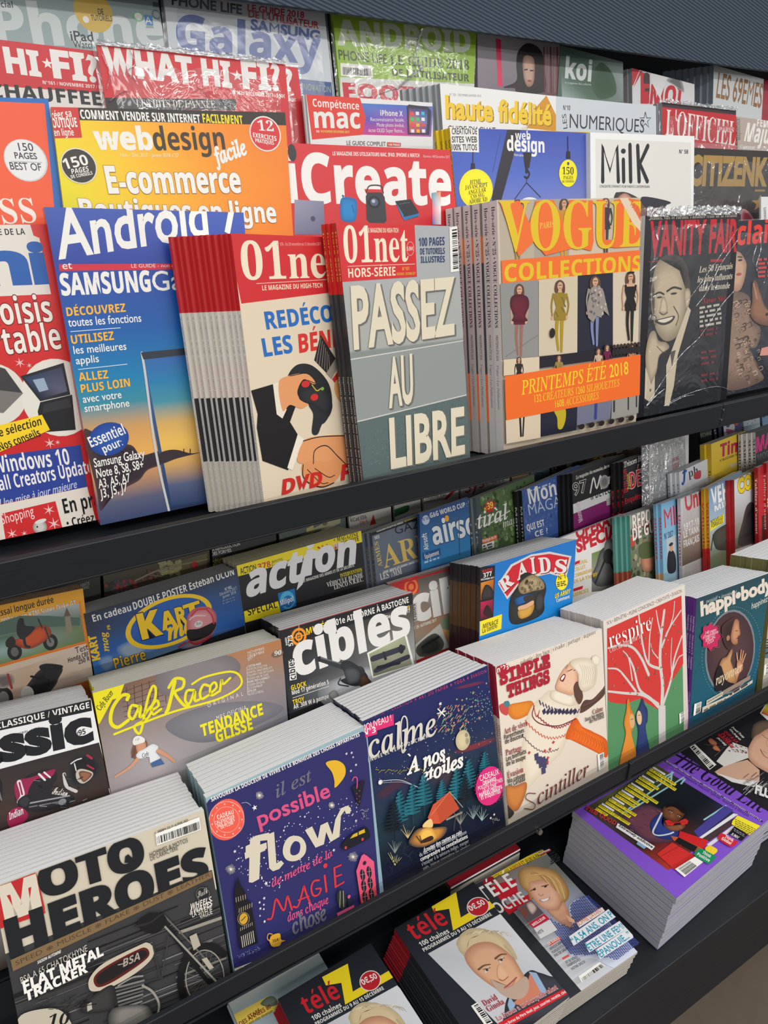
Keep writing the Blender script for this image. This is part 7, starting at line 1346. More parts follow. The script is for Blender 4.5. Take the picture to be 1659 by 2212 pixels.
m = Mag('L2', (1027, 1076), (1106, 1044), Lp=(1035, 1180), Rp=(1112, 1150), off=.014, yaw=12, t=.0065, n=1, dx=-.008, base=(70, 80, 84), spine=[(1, (110, 120, 126))],
        label='green foliage shooting magazine with white slanted title and a red number splash', lab2='grey-spined copy left of the foliage shooting cover', group='grey-spined foliage shooting copies', w=.17)
m.extra = [('TIR & LOISIRS', .12, .8, (226, 226, 226), 'n', .6)]
m.win(900, 840, 1659)
m.vgrad((0, (84, 110, 70)), (.5, (70, 100, 56)), (1, (84, 104, 66)))
m.scatter([(280, 520), (520, 430), (520, 700), (290, 760)], 220, 8, [(110, 140, 80), (60, 84, 44), (140, 160, 110), (90, 120, 64), (50, 70, 40)])
m.poly([(275, 520), (300, 510), (310, 745), (285, 752)], (70, 80, 84))
m.star(345, 555, 34, (206, 40, 36), 9, .6).t('39', 335, 570, 362, 560, 30, (250, 230, 80), 'b').t('n°', 320, 576, 334, 570, 16, (250, 230, 80), 'b').t('tiràl', 290, 662, 435, 612, 74, (236, 238, 236), 'si', w=.01).line([(330, 645), (440, 575)], 4, WH, False).t('mag', 408, 656, 470, 632, 36, WH, 'si')
m.poly([(308, 712), (380, 688), (380, 710), (310, 732)], (226, 96, 40)).t('Pratique du tir', 312, 726, 376, 704, 14, WH, 'b').poly([(308, 735), (365, 716), (366, 748), (310, 764)], (236, 236, 230)).fine(312, 748, 362, 732, 2, 14, 8, (60, 60, 60))

m = Mag('L2', (1127, 1060), (1209, 1024), Lp=(1133, 1160), Rp=(1214, 1130), off=.012, yaw=10, t=.007, n=1, dx=-.009, base=(56, 84, 150), spine=[(.48, (34, 34, 38)), (1, (236, 216, 40))],
        label='blue coin magazine with white title on denim-blue ground, black and yellow spine', lab2='black and yellow spined copy left of the blue coin cover', group='black and yellow spined coin magazine copies', w=.18)
m.extra = [('Monnaie', .1, .4, (240, 240, 240), 'b', .6), ("que c'est ?", .55, .9, (36, 36, 36), 'b', .6)]
m.win(900, 840, 1659)
m.vgrad((0, (60, 92, 160)), (.5, (66, 98, 164)), (1, (56, 84, 150)))
m.scatter([(490, 490), (690, 400), (690, 640), (500, 690)], 160, 5, [(74, 108, 172), (52, 80, 146), (84, 116, 176)])
m.fine(530, 488, 640, 448, 1, 10, 8, (190, 206, 230)); m.t('Monnaie', 532, 545, 790, 455, 72, (236, 238, 240), 'b').t('MAGAZINE', 532, 598, 790, 520, 52, (200, 210, 230), 'n', w=-.01).t('QUI EST', 522, 672, 604, 645, 30, WH, 'b').t('CE ?', 560, 700, 620, 680, 26, WH, 'b')

m = Mag('L2', (1236, 1023), (1324, 990), Lp=(1238, 1115), Rp=(1328, 1085), off=.012, yaw=10, t=.006, n=4, dx=-.0075, base=(36, 36, 40), spine=[(.55, (34, 34, 38)), (.62, (226, 226, 226)), (1, (110, 36, 90))],
        label='black coin magazine with a hand-drawn white title over a purple band', lab2='black and purple spined copy left of the hand-drawn title cover', group='black and purple spined copies of the coin and detection magazine', w=.18)
m.win(900, 840, 1659)
m.vgrad((0, (32, 32, 36)), (.52, (36, 36, 40)), (.53, (136, 40, 110)), (1, (120, 36, 96)))
m.t('Le magazine des monnaies, des trésors', 752, 428, 930, 362, 17, WH, 'si', w=.02).t('97', 742, 505, 806, 482, 56, (40, 40, 44), 'n', out=WH, ow=.03).line([(820, 490), (835, 420), (850, 470), (868, 410), (872, 470)], 9, WH).ell(886, 440, 24, 32, (120, 120, 120), edge=(180, 180, 180)).t('n', 905, 450, 930, 440, 50, WH, 'si', w=.03)
m.poly([(738, 545), (930, 470), (932, 512), (740, 590)], (226, 226, 226)); m.poly([(740, 592), (990, 490), (990, 640), (742, 720)], (136, 40, 110)); m.t('& DÉTECTIONS', 822, 525, 985, 465, 30, (40, 40, 44), 'b').t('Monnaies', 785, 620, 765, 530, 24, (220, 200, 214), 'b').poly([(895, 520), (918, 512), (918, 545), (897, 552)], (180, 180, 176))

m = Mag('L2', (1346, 998), (1410, 974), Lp=(1348, 1085), Rp=(1413, 1062), off=.012, yaw=12, t=.006, n=2, dx=-.0085, base=(40, 36, 38), spine=[(1, (36, 34, 36))],
        label='black crime magazine with red outlined letters, left of the clear bag', lab2='black copy with red side lettering left of the crime cover', group='black crime magazine copies', w=.17)
m.extra = [('DÉTECTION', .18, .75, (206, 40, 50), 'b', .7)]
m.win(900, 840, 1659)
m.vgrad((0, (40, 36, 40)), (1, (34, 30, 34)))
m.t('Trésors Histoire', 980, 372, 1110, 320, 26, WH, 'si', w=.02).t('DÉTECTION', 1012, 472, 1230, 390, 74, (214, 44, 54), 'b', out=(240, 236, 232)).t('DÉTECTION', 998, 485, 990, 378, 22, (214, 44, 54), 'b').t('Passion', 1010, 470, 1004, 400, 16, (230, 200, 80), 'b').t('Enquête', 985, 545, 1060, 515, 26, (206, 44, 54), 'b')

m = Mag('L2', (1403, 962), (1478, 934), Lp=(1403, 1070), Rp=(1480, 1040), off=.014, yaw=12, t=.016, base=(226, 224, 220), spine=[(1, (216, 216, 216))],
        label='white magazine sealed in a big crinkled clear bag, right of the crime cover', w=.17)
m.win(900, 840, 1659)
m.vgrad((0, (226, 226, 226)), (1, (206, 206, 206))); m.t('Marlon', 1170, 420, 1150, 340, 30, (120, 120, 130), 'n').t('transparence', 1200, 470, 1180, 330, 34, (120, 120, 130), 'n').poly([(1205, 330), (1240, 315), (1240, 370), (1208, 385)], (206, 110, 110)).line([(1210, 350), (1236, 340)], 8, WH, False)
m.wrap(m=BAG, up=.035, side=.012, name='clear_bag')

m = Mag('L2', (1467, 1020), (1530, 990), Lp=(1470, 1100), Rp=(1533, 1075), off=.022, yaw=12, t=.006, n=2, dx=-.008, base=(222, 226, 232), spine=[(1, (226, 228, 232))],
        label='white stamp magazine with a blue script letter, low in front of the bagged one', lab2='white-spined copy left of the blue script letter cover', group='white-spined copies of the stamp magazine', w=.16)
m.extra = [('philatélie', .1, .5, (120, 130, 150), 'n', .5)]
m.win(900, 840, 1659)
m.vgrad((0, (230, 232, 236)), (1, (216, 220, 226))); m.t('f', 1250, 440, 1285, 420, 62, (40, 90, 170), 'si', w=.05).t('ph', 1285, 420, 1330, 400, 40, (60, 70, 90), 's'); m.blob([(1310, 400), (1340, 385), (1340, 420), (1312, 425)], (206, 80, 90))

m = Mag('L2', (1536, 959), (1612, 930), Lp=(1538, 1040), Rp=(1614, 1014), off=.004, yaw=12, t=.010, n=1, dx=-.012, base=(236, 206, 60), spine=[(1, (226, 190, 50))],
        label='yellow stamps magazine with purple-red title', lab2='yellow-spined copy left of the yellow stamps cover', group='yellow stamps magazine copies', w=.18)
m.extra = [('Timbres magazine', .2, .7, (120, 100, 30), 'b', .5)]
m.win(900, 840, 1659)
m.vgrad((0, (240, 206, 60)), (1, (236, 196, 50))); m.t('Timbres', 1432, 325, 1640, 255, 62, (196, 36, 80), 'bi', w=.04).t('N°196 DÉCEMBRE 2017', 1432, 345, 1520, 312, 11, (60, 50, 40), 'b').t('Hommage', 1482, 375, 1540, 350, 20, WH, 'b')

m = Mag('L2', (1632, 934), (1712, 905), Lp=(1633, 1012), Rp=(1712, 985), off=.006, yaw=10, t=.007, n=3, dx=-.0085, base=(44, 44, 50), spine=[(1, (222, 220, 216))],
        label='black magazine with hot pink title at the right edge, front of its white-spined group', lab2='white-spined copy left of the hot pink title cover', group='white-spined copies beside the hot pink title', w=.18)
m.extra = [('MARIONS-NOUS', .05, .55, (50, 50, 54), 's', .6), ('MODE', .62, .85, (50, 50, 54), 'b', .6)]
m.win(900, 840, 1659)
m.vgrad((0, (48, 46, 52)), (1, (40, 40, 46))); m.t('MARI', 1602, 305, 1720, 250, 72, (226, 40, 140), 'bi', w=.05).t('MODE', 1610, 340, 1680, 312, 30, (120, 110, 120), 'b')
# ================================================================== lower rack, back row, mostly hidden by the upper lip
def back_mag(x0, x1, label, col, cat='magazine', **k):
    """cover whose top runs behind the upper lip, from photo column x0 to x1"""
    y = lambda x: 1150 - .252 * x
    return Mag('L3', (x0, y(x0)), (x1, y(x1)), Lp=(x0 + 24, y(x0) + 330), Rp=(x1 + 18, y(x1) + 330), base=col, label=label, cat=cat, **k)
m = back_mag(-120, 208, 'dark magazine with small pale capitals behind the orange-bordered motorbike stack', (52, 54, 50))
m.win(0, 1060, 700); m.t('ABATE', 412, 495, 460, 480, 16, (190, 190, 180), 'n').t('CARD', 420, 508, 458, 498, 14, (190, 190, 180), 'n')
m = back_mag(212, 444, 'food magazine showing dark grapes and a pale bunch, half hidden below the upper lip', (84, 76, 58))
m.win(0, 1060, 700)
m.grid([(520, 480), (1060, 320), (1060, 480), (520, 600)], [[(50, 50, 46), (90, 84, 60), (120, 116, 84)], [(60, 50, 44), (84, 70, 50), (110, 100, 70)]])
for c, xs, n in (((60, 56, 66), (575, 660, 450, 520), 26), ((130, 44, 40), (540, 720, 460, 500), 10), ((150, 146, 96), (800, 930, 360, 425), 44), ((90, 50, 40), (720, 810, 410, 460), 14)):
    for k in range(n): x, y = random.uniform(xs[0], xs[1]), random.uniform(xs[2], xs[3]); m.ell(x, y, 11, 12, tuple(v + 24 for v in c), seg=12, edge=c)
m.line([(690, 460), (830, 400), (1060, 350)], 9, (150, 140, 110)); m.line([(760, 430), (900, 440), (1050, 400)], 5, (110, 120, 80)); m.ell(995, 380, 18, 18, (190, 40, 36))
m = back_mag(447, 588, 'dark grey magazine about forms with small white capitals, above the slanted-title stack', (64, 68, 66))
m.win(0, 1060, 700); m.t('LA REPRODUCTION', 1080, 312, 1230, 280, 18, WH, 'n', w=.02).t('DES FORMES', 1085, 334, 1186, 312, 18, WH, 'n', w=.02).t('DÉMONTAGE', 1092, 385, 1216, 348, 26, (206, 196, 60), 'b')
m = back_mag(592, 738, 'grey-green magazine with a model ship deck, just below the upper lip', (104, 116, 112))
m.win(440, 1060, 1140); m.poly([(420, 275), (640, 150), (700, 140), (700, 165), (560, 235)], (190, 186, 150)).poly([(525, 195), (560, 175), (568, 205), (530, 225)], (206, 196, 130)).ell(620, 165, 14, 14, (120, 120, 100)).line([(420, 280), (600, 200)], 5, (60, 60, 60), False)
m = back_mag(742, 836, 'white electronics magazine with red and dark small print, below the upper lip', (226, 222, 214))
m.win(440, 1060, 1140); m.t('Enregistreur vocal à PIC', 708, 142, 900, 95, 22, (60, 60, 60), 'b').t('CAO KiCad EDA', 712, 172, 836, 142, 20, (60, 60, 60), 'b').poly([(850, 178), (868, 120), (884, 170)], (206, 60, 50)).t('Zap X', 800, 172, 840, 160, 16, (206, 60, 50), 'b').fine(712, 140, 850, 105, 1, 10, 6, (90, 90, 90))
m = back_mag(840, 900, 'magazine with a green toy crocodile over a red strip', (206, 206, 200))
m.win(440, 1060, 1140); m.poly([(905, 100), (960, 80), (965, 105), (910, 125)], (196, 44, 44)); m.blob([(910, 145), (950, 110), (1010, 85), (1050, 75), (1045, 105), (990, 130), (930, 150)], (60, 130, 70), (40, 100, 50))
m = back_mag(903, 982, 'white home-electrics magazine with small text and a red slash', (226, 222, 214))
m.win(900, 840, 1659)
for k, s_ in enumerate(('- Interrupteur sur le chauffage', 'et chauffe-eau', '- Électricité en extérieur')): m.t(s_, 22, 510 + k * 18, 140, 486 + k * 18, 13, (60, 60, 60), 'b')
m.poly([(130, 520), (180, 465), (186, 480), (140, 525)], (206, 50, 54))
m = back_mag(984, 1092, 'white magazine with red side lettering, above the foliage shooting cover', (226, 224, 220), spine=[(.9, (226, 222, 218)), (1, (206, 60, 50))])
m.win(900, 840, 1659); m.t('Système', 228, 495, 470, 410, 56, (200, 60, 76), 'i'); m.line([(280, 440), (300, 430)], 8, (200, 60, 76)); m.poly([(330, 450), (420, 425), (430, 490), (340, 500)], (206, 206, 200)); m.fine(360, 440, 420, 425, 2, 8, 5, (110, 110, 110))
m = back_mag(1094, 1134, 'tan wood-grain magazine behind the blue coin cover', (196, 164, 116))
m.win(900, 840, 1659)
for k in range(6): m.line([(435 + k * 14, 430), (440 + k * 14, 500)], 4, (160, 124, 80), False)
m = back_mag(1136, 1178, 'pale blue magazine with a line drawing behind the blue coin cover', (160, 196, 214))
m.win(900, 840, 1659); m.line([(520, 410), (560, 395), (600, 400)], 3, (90, 120, 150)); m.line([(560, 370), (570, 420)], 3, (90, 120, 150))
for i, (a, b, c) in enumerate(((1180, 1194, (70, 56, 50)), (1196, 1210, (110, 56, 60)), (1238, 1252, (60, 70, 60)))):
    m = back_mag(a, b, ('dark thin-spined book above the blue coin cover', 'dark red thin book above the blue coin cover', 'dark green thin book above the hand-drawn title cover')[i], c, cat='book'); m.win(900, 840, 1659); m.fine(612, 380, 680, 360, 4, 12, 8, (180, 170, 150))
m = back_mag(1212, 1236, 'magazine with a pale oval medal above the hand-drawn title cover', (110, 96, 84))
m.win(900, 840, 1659); m.ell(712, 348, 26, 30, (206, 200, 190), edge=(150, 140, 130))
m = back_mag(1254, 1316, 'brown magazine with yellow capitals above the black coin cover', (96, 74, 54))
m.win(900, 840, 1659); m.scatter([(780, 300), (900, 280), (900, 350), (780, 360)], 60, 6, [(70, 54, 40), (130, 106, 84), (110, 90, 66)]); m.t('DU', 838, 332, 880, 325, 30, (230, 190, 50), 'b')
m = back_mag(1320, 1398, 'wood-toned magazine with big white capitals above the crime cover', (150, 110, 74))
m.win(900, 840, 1659); m.t('BOIS', 935, 308, 1120, 262, 60, (230, 226, 216), 'b', w=.03)
m = back_mag(1500, 1528, 'dark green magazine with pale capitals right of the clear bag', (50, 62, 56))
m.win(900, 840, 1659); m.t('TECHNO', 1332, 235, 1400, 215, 20, (160, 170, 160), 'n')
for i, (a, b, c) in enumerate(((1530, 1538, (50, 44, 76)), (1540, 1549, (44, 40, 70)))):
    m = back_mag(a, b, ('purple thin comic left of the blue-haired cartoon cover', 'indigo thin comic touching the blue-haired cartoon cover')[i], c, cat='comic'); m.win(900, 840, 1659); m.fine(1380, 200, 1420, 180, 3, 14, 6, (170, 160, 200))
m = back_mag(1551, 1592, 'blue comic with white and red shapes below the upper lip', (60, 60, 130), cat='comic')
m.win(900, 840, 1659); m.blob([(1440, 160), (1490, 150), (1500, 200), (1450, 220)], (220, 220, 226)); m.blob([(1460, 190), (1500, 200), (1480, 230)], (190, 60, 130)); m.ell(1470, 170, 10, 12, (60, 90, 160)); m.ell(1510, 160, 9, 14, (206, 80, 40))
m = back_mag(1594, 1632, 'pale blue map-like magazine below the upper lip at the right', (190, 210, 220))
m.win(900, 840, 1659); m.scatter([(1520, 110), (1600, 90), (1600, 160), (1520, 190)], 50, 2.5, [(110, 140, 160), (150, 170, 190), (206, 90, 90)]); m.ell(1590, 108, 6, 6, (206, 60, 60))
m = back_mag(1634, 1655, 'light blue booklet at the right edge below the upper lip', (130, 170, 206)); m.win(900, 840, 1659); m.fine(1610, 110, 1650, 100, 3, 16, 6, (60, 80, 120))
m = back_mag(1657, 1720, 'cream booklet cut by the right edge below the upper lip', (206, 200, 186)); m.win(900, 840, 1659); m.fine(1650, 110, 1700, 100, 3, 16, 6, (60, 80, 120))
# ================================================================== bottom shelf: magazines lying flat
XD, YD = (1, 0), (0, 1)
def rot(a): a = math.radians(a); return (math.cos(a), math.sin(a)), (-math.sin(a), math.cos(a))
# purple pile, its title turned to the right-hand side
PU = (128, 82, 200)
u_, v_ = rot(-86.0)
m = Mag(None, (1447, 1611), None, flat=-1.102, down=(u_, v_, (.230, .310)), t=.0160, n=8, base=PU, spine=[(1, (170, 168, 172))], pages=PAGESG, jit=.0022, dx=-.0009,
        label='purple bordered magazine with a man holding a red telephone, top of the tall flat pile', lab2='purple bordered copy lower down in the tall flat pile, grey page edges showing', group='copies in the tall flat pile')
m.win(1200, 1580, 1659)
m.vgrad((0, PU), (1, PU))
m.poly([(935, 170), (1700, 570), (1700, 585), (935, 186)], (34, 26, 44)).t('The Good Life', 905, 238, 1600, 640, 118, (34, 24, 46), 's', w=-.005)
m.poly([(850, 222), (1618, 700), (1615, 712), (845, 232)], (40, 30, 60)).t('BUSINESS | CULTURE | DESIGN | ARCHITECTURE | MODE | VOYAGES | LIFESTYLE', 860, 236, 1600, 700, 12, (206, 190, 230), 'b')
m.t('Le premier magazine masculin hybride : business & lifestyle', 895, 292, 1500, 668, 22, (70, 40, 120), 'b')
m.grid([(790, 262), (1420, 650), (880, 1085), (220, 605)], [[(96, 96, 50), (28, 36, 44), (24, 32, 40), (56, 50, 84)], [(60, 70, 60), (24, 32, 38), (22, 28, 34), (56, 44, 60)], [(110, 110, 70), (60, 50, 60), (30, 30, 34), (90, 50, 40)], [(60, 60, 50), (70, 56, 60), (60, 44, 36), (180, 56, 44)]])
CY2 = (150, 200, 206)
for p in ([(905, 345), (520, 645)], [(1000, 360), (545, 640)], [(980, 410), (1010, 372)], [(910, 315), (900, 410)], [(790, 390), (920, 320)], [(1160, 690), (1330, 580)]): m.line(p, 13, CY2, False)
m.poly([(1320, 580), (1390, 615), (1120, 830), (1080, 780)], (74, 68, 150)).poly([(1390, 640), (1425, 650), (1140, 840), (1120, 830)], (226, 226, 230)).poly([(1420, 660), (1440, 690), (1200, 860), (1150, 840)], (74, 56, 60)).poly([(1385, 735), (1410, 750), (1205, 900), (1180, 885)], (222, 220, 222))
m.blob([(520, 690), (560, 640), (640, 590), (720, 575), (800, 600), (850, 640), (830, 700), (900, 740), (940, 800), (900, 860), (800, 870), (700, 850), (600, 770)], (110, 66, 80), (74, 50, 70), .7)
for k in range(26): x, y = random.uniform(540, 830), random.uniform(600, 780); m.line([(x, y), (x + 26, y + 12)], 6, random.choice([(150, 96, 90), (60, 56, 110), (84, 50, 60)]), False)
m.blob([(740, 720), (800, 650), (840, 650), (830, 720), (900, 760), (960, 790), (930, 840), (830, 840), (760, 800)], (50, 66, 140), (38, 50, 110)); m.line([(830, 640), (790, 720), (760, 790), (800, 815), (880, 805), (920, 790)], 13, (206, 214, 220))
m.blob([(835, 620), (850, 590), (900, 575), (970, 590), (1010, 630), (985, 680), (930, 715), (870, 690), (838, 660)], (120, 74, 50), (84, 50, 36), .6).blob([(855, 600), (880, 572), (950, 570), (1015, 600), (1020, 640), (990, 640), (940, 600), (900, 590)], (26, 22, 26)); m.line([(880, 615), (915, 625)], 7, (40, 26, 24)); m.line([(950, 650), (985, 665)], 7, (40, 26, 24)); m.ell(900, 632, 10, 5, (226, 214, 200)).ell(900, 632, 5, 5, (24, 20, 20)).ell(962, 664, 10, 5, (226, 214, 200)).ell(962, 664, 5, 5, (24, 20, 20)); m.blob([(905, 640), (930, 660), (910, 680), (890, 668)], (136, 86, 60)).line([(870, 672), (890, 690), (920, 700)], 6, (120, 50, 46))
m.blob([(850, 740), (900, 740), (1000, 730), (1010, 750), (960, 780), (890, 775)], (140, 90, 62), (100, 62, 44)); m.poly([(852, 700), (880, 695), (930, 720), (915, 740), (870, 735)], (214, 50, 46)).poly([(965, 705), (1010, 685), (1035, 700), (1030, 725), (985, 735)], (214, 50, 46)).line([(870, 720), (1010, 710)], 12, (190, 40, 40)); m.line([(960, 740), (985, 760)], 10, (160, 104, 76))
m.poly([(970, 780), (1190, 855), (1160, 920), (1080, 900), (960, 830)], (206, 40, 44)).poly([(900, 820), (960, 830), (1150, 920), (1110, 960), (920, 855)], (190, 96, 56)).poly([(960, 830), (1110, 905), (1080, 945), (930, 860)], (30, 30, 32)).poly([(790, 960), (910, 870), (1060, 960), (900, 1060)], (206, 50, 48)).poly([(1060, 960), (1110, 980), (930, 1085), (890, 1065)], (186, 44, 44)).line([(980, 890), (820, 980)], 5, (150, 36, 36), False)
YE3 = (240, 224, 50)
for r_, (x, y, l1, l2, l3, s1, s2) in enumerate(((745, 290, 200, 225, 130, 'LE TELEGRAAF,', 'LE QUOTIDIEN DE RÉFÉRENCE'), (660, 355, 150, 130, 0, 'ON VOUS DONNE', 'LES CLÉS DU KENYA'), (575, 415, 230, 180, 0, 'DELHI, LA CAPITALE PREND', 'ENFIN LE BUSINESS-LEAD'), (500, 470, 160, 150, 0, 'FAR EAST, MONDE', 'HUB TECHNOLOGIQUE'), (425, 525, 210, 190, 0, 'ALLÔ ABARTH, CELLE QUI', 'NOUS A TANT FAIT RÊVER'), (345, 575, 240, 90, 0, 'HONDA NSX & JEEP COMPASS', 'À L’ESSAI'))):
    k = .62
    m.poly([(x + 20, y - 12), (x + 115, y + 46), (x + 105, y + 58), (x + 10, y)], (226, 226, 230))
    for j, (l, s_) in enumerate(((l1, s1), (l2, s2))):
        X, Y = x - j * 24, y + j * 24; m.poly([(X, Y), (X + l, Y + l * k), (X + l - 16, Y + l * k + 17), (X - 16, Y + 17)], YE3); m.t(s_, X - 8, Y + 13, X + l - 18, Y + l * k + 7, 14, (40, 36, 20), 'b')
m.poly([(485, 722), (775, 905), (750, 935), (470, 755)], (232, 230, 232)).t('Extremely addictive', 490, 745, 750, 918, 22, (40, 38, 40), 'n', w=.03)
m.poly([(640, 868), (710, 908), (690, 925), (630, 885)], (130, 170, 206))
m.t('THE GOOD', 225, 610, 462, 740, 34, (190, 60, 60), 'm', w=.03)
def sticker(pts, col): m.blob(pts, col)
m.poly([(1420, 662), (1598, 745), (1590, 770), (1510, 818), (1372, 730), (1380, 705)], YE3).fine(1400, 695, 1570, 780, 5, 16, 7, (120, 110, 40)); m.poly([(1395, 750), (1500, 815), (1450, 865), (1350, 805)], (30, 26, 34)).t('5,90€', 1365, 815, 1420, 848, 22, WH, 'b').fine(1390, 770, 1480, 825, 2, 14, 6, (150, 150, 150))
m.blob([(1265, 832), (1300, 806), (1400, 860), (1422, 875), (1380, 908), (1350, 905), (1280, 860)], (204, 40, 54)).t('Think', 1318, 838, 1382, 872, 24, WH, 'b').t('Global', 1290, 852, 1362, 895, 24, WH, 'b')
m.blob([(1165, 925), (1200, 900), (1262, 935), (1230, 972), (1190, 960)], (236, 206, 50)); m.blob([(1085, 960), (1130, 925), (1240, 980), (1245, 1000), (1200, 1042), (1170, 1035), (1090, 985)], (28, 140, 90)).t('Think', 1142, 962, 1205, 998, 24, WH, 'b').t('Positive', 1100, 975, 1195, 1030, 24, WH, 'b')
m.barcode([(1085, 988), (1150, 1030), (1005, 1148), (930, 1085)], 24)
GL = m

# TV weeklies
def tv(dx, dy, lab, lab2, group, TL, n, hz, w_, h_, a, t=.0052, jit=.003):
    u_, v_ = rot(a)
    m = Mag(None, TL, None, flat=hz, down=(u_, v_, (w_, h_)), t=t, n=n, base=(52, 54, 60), spine=[(.2, (150, 36, 44)), (1, (44, 46, 50))], pages=PAGESB, jit=jit, label=lab, lab2=lab2, group=group, dx=-.0022)
    m.win(840 + dx, 1880 + dy, 1300 + dx)
    return m
YT, RT = (240, 214, 40), (206, 40, 50)
def face(m, hair, skin, sk2):
    m.blob([(575, 660), (540, 600), (525, 570), (560, 500), (640, 452), (760, 462), (870, 505), (945, 580), (1000, 680), (975, 690), (880, 620), (760, 590), (650, 640), (620, 700)], hair, lerp(hair, (120, 110, 90), .25), .7)
    m.blob([(590, 680), (610, 620), (680, 570), (790, 560), (890, 610), (975, 690), (1035, 790), (1080, 880), (1060, 960), (1010, 1000), (940, 990), (860, 940), (740, 860), (640, 770)], skin, sk2, .7)
    m.blob([(558, 640), (535, 590), (545, 530), (600, 480), (680, 455), (760, 462), (720, 500), (660, 520), (620, 560), (600, 640)], hair, lerp(hair, (150, 136, 110), .4), .6)
    for k in range(16):
        x = 560 + k * 24; y = 560 - 8 * k + .45 * k * k; m.line([(x, y - 40), (x + 26, y - 62 + k), (x + 58, y - 44 + 2 * k)], 6, random.choice([(226, 212, 180), (196, 176, 136), (236, 226, 200), (176, 160, 128)]), taper=.6)
    m.line([(905, 590), (960, 650), (985, 700)], 16, lerp(hair, (150, 140, 120), .4), taper=.5)
    m.blob([(790, 850), (860, 880), (960, 900), (1060, 830), (1092, 890), (1070, 970), (1010, 1008), (930, 995), (850, 940)], lerp(sk2, (196, 190, 180), .55), lerp(sk2, (200, 196, 190), .5), .7)
    m.line([(700, 775), (740, 745), (790, 735)], 15, (110, 84, 62), taper=.5); m.line([(830, 690), (870, 660), (915, 655)], 15, (110, 84, 62), taper=.5)
    m.ell(762, 778, 26, 11, (226, 216, 204), rot=24).ell(764, 778, 11, 11, (70, 76, 76)).ell(876, 700, 26, 11, (226, 216, 204), rot=24).ell(876, 700, 11, 11, (70, 76, 76)); m.line([(735, 775), (790, 762)], 4, (90, 60, 50)); m.line([(850, 702), (902, 684)], 4, (90, 60, 50))
    m.blob([(850, 750), (880, 740), (930, 820), (900, 860), (860, 850), (845, 820)], lerp(skin, (255, 230, 210), .2), skin).line([(860, 852), (890, 862), (930, 832)], 6, (150, 96, 70)); m.line([(900, 918), (940, 890), (995, 838)], 9, (160, 84, 80)); m.line([(905, 922), (960, 900), (990, 850)], 7, (206, 130, 116))
for i, (dx, dy, TL, n, hz, w_, h_, a, lab, lab2, grp) in enumerate((
    (0, 0, (852, 2006), 11, -1.184, .176, .246, 1.0, 'TV weekly with a fair-haired man’s face, yellow letter Z, in front of the purple pile', 'dark-spined TV weekly copy under the one before the purple pile', 'TV weeklies under the complete Z cover'),
    (-233, 160, (600, 2158), 9, -1.196, .176, .246, 1.5, 'second yellow Z TV weekly, its cover cut off by the bottom edge', 'dark-spined TV weekly copy under the cut-off Z cover', 'TV weeklies under the cut-off Z cover'))):
    m = tv(dx, dy, lab, lab2, grp, TL, n, hz, w_, h_, a)
    m.vgrad((0, (36, 38, 44)), (.33, (44, 50, 58)), (1, (40, 44, 50)))
    m.poly([(180, 470), (830, 205), (880, 262), (520, 470), (250, 600)], (44, 48, 54)); m.poly([(505, 400), (840, 205), (878, 255), (500, 470)], YT); m.poly([(320, 255), (520, 150), (560, 370), (640, 330), (600, 410), (500, 470), (470, 300), (350, 320)], YT)
    m.t('télé', 200, 548, 470, 410, 150, RT, 'b', w=.0)
    m.t('100 chaînes', 250, 595, 475, 485, 38, WH, 'b').t('PROGRAMMES DU 9 AU 15 DÉCEMBRE', 275, 635, 805, 350, 30, WH, 'b')
    m.ell(695, 283, 86, 78, (230, 220, 214)).ell(695, 283, 79, 71, (190, 40, 50)).t('0€,50', 640, 320, 755, 262, 48, WH, 'n', w=.02)
    m.grid([(305, 650), (905, 320), (1445, 890), (850, 1200)], [[(200, 202, 208), (214, 216, 222), (222, 224, 228)], [(206, 208, 212), (196, 200, 206), (214, 216, 220)], [(200, 200, 204), (196, 196, 200), (190, 194, 200)]])
    m.blob([(1080, 790), (1180, 800), (1300, 830), (1500, 790), (1500, 1000), (1250, 1150), (920, 1200), (900, 1120), (930, 980)], (64, 66, 74), (48, 50, 56), .7); m.poly([(1090, 790), (1150, 800), (1235, 950), (1180, 990)], (150, 176, 206)).poly([(1060, 960), (1100, 800), (1190, 960), (1060, 1060), (960, 1040)], (206, 130, 104)).poly([(940, 980), (985, 1050), (950, 1120), (925, 1050)], (150, 176, 206))
    face(m, (216, 196, 156), (222, 172, 136), (184, 132, 104))
    m.poly([(850, 1195), (1435, 888), (1475, 920), (905, 1240)], RT); m.t('La France a un incroyable talent', 850, 1180, 1320, 925, 42, (180, 30, 50), 's', out=(240, 232, 228)).t('Les livres du Père Noël, jeux, courrier, recette, cinéma', 900, 1222, 1415, 938, 24, WH, 'b')
    m.t('David', 745, 1062, 852, 1005, 48, (170, 34, 50), 's').t('Ginola', 778, 1108, 905, 1040, 48, (170, 34, 50), 's')
    m.barcode([(640, 1060), (690, 1030), (810, 1190), (750, 1215)], 18, vert=True)

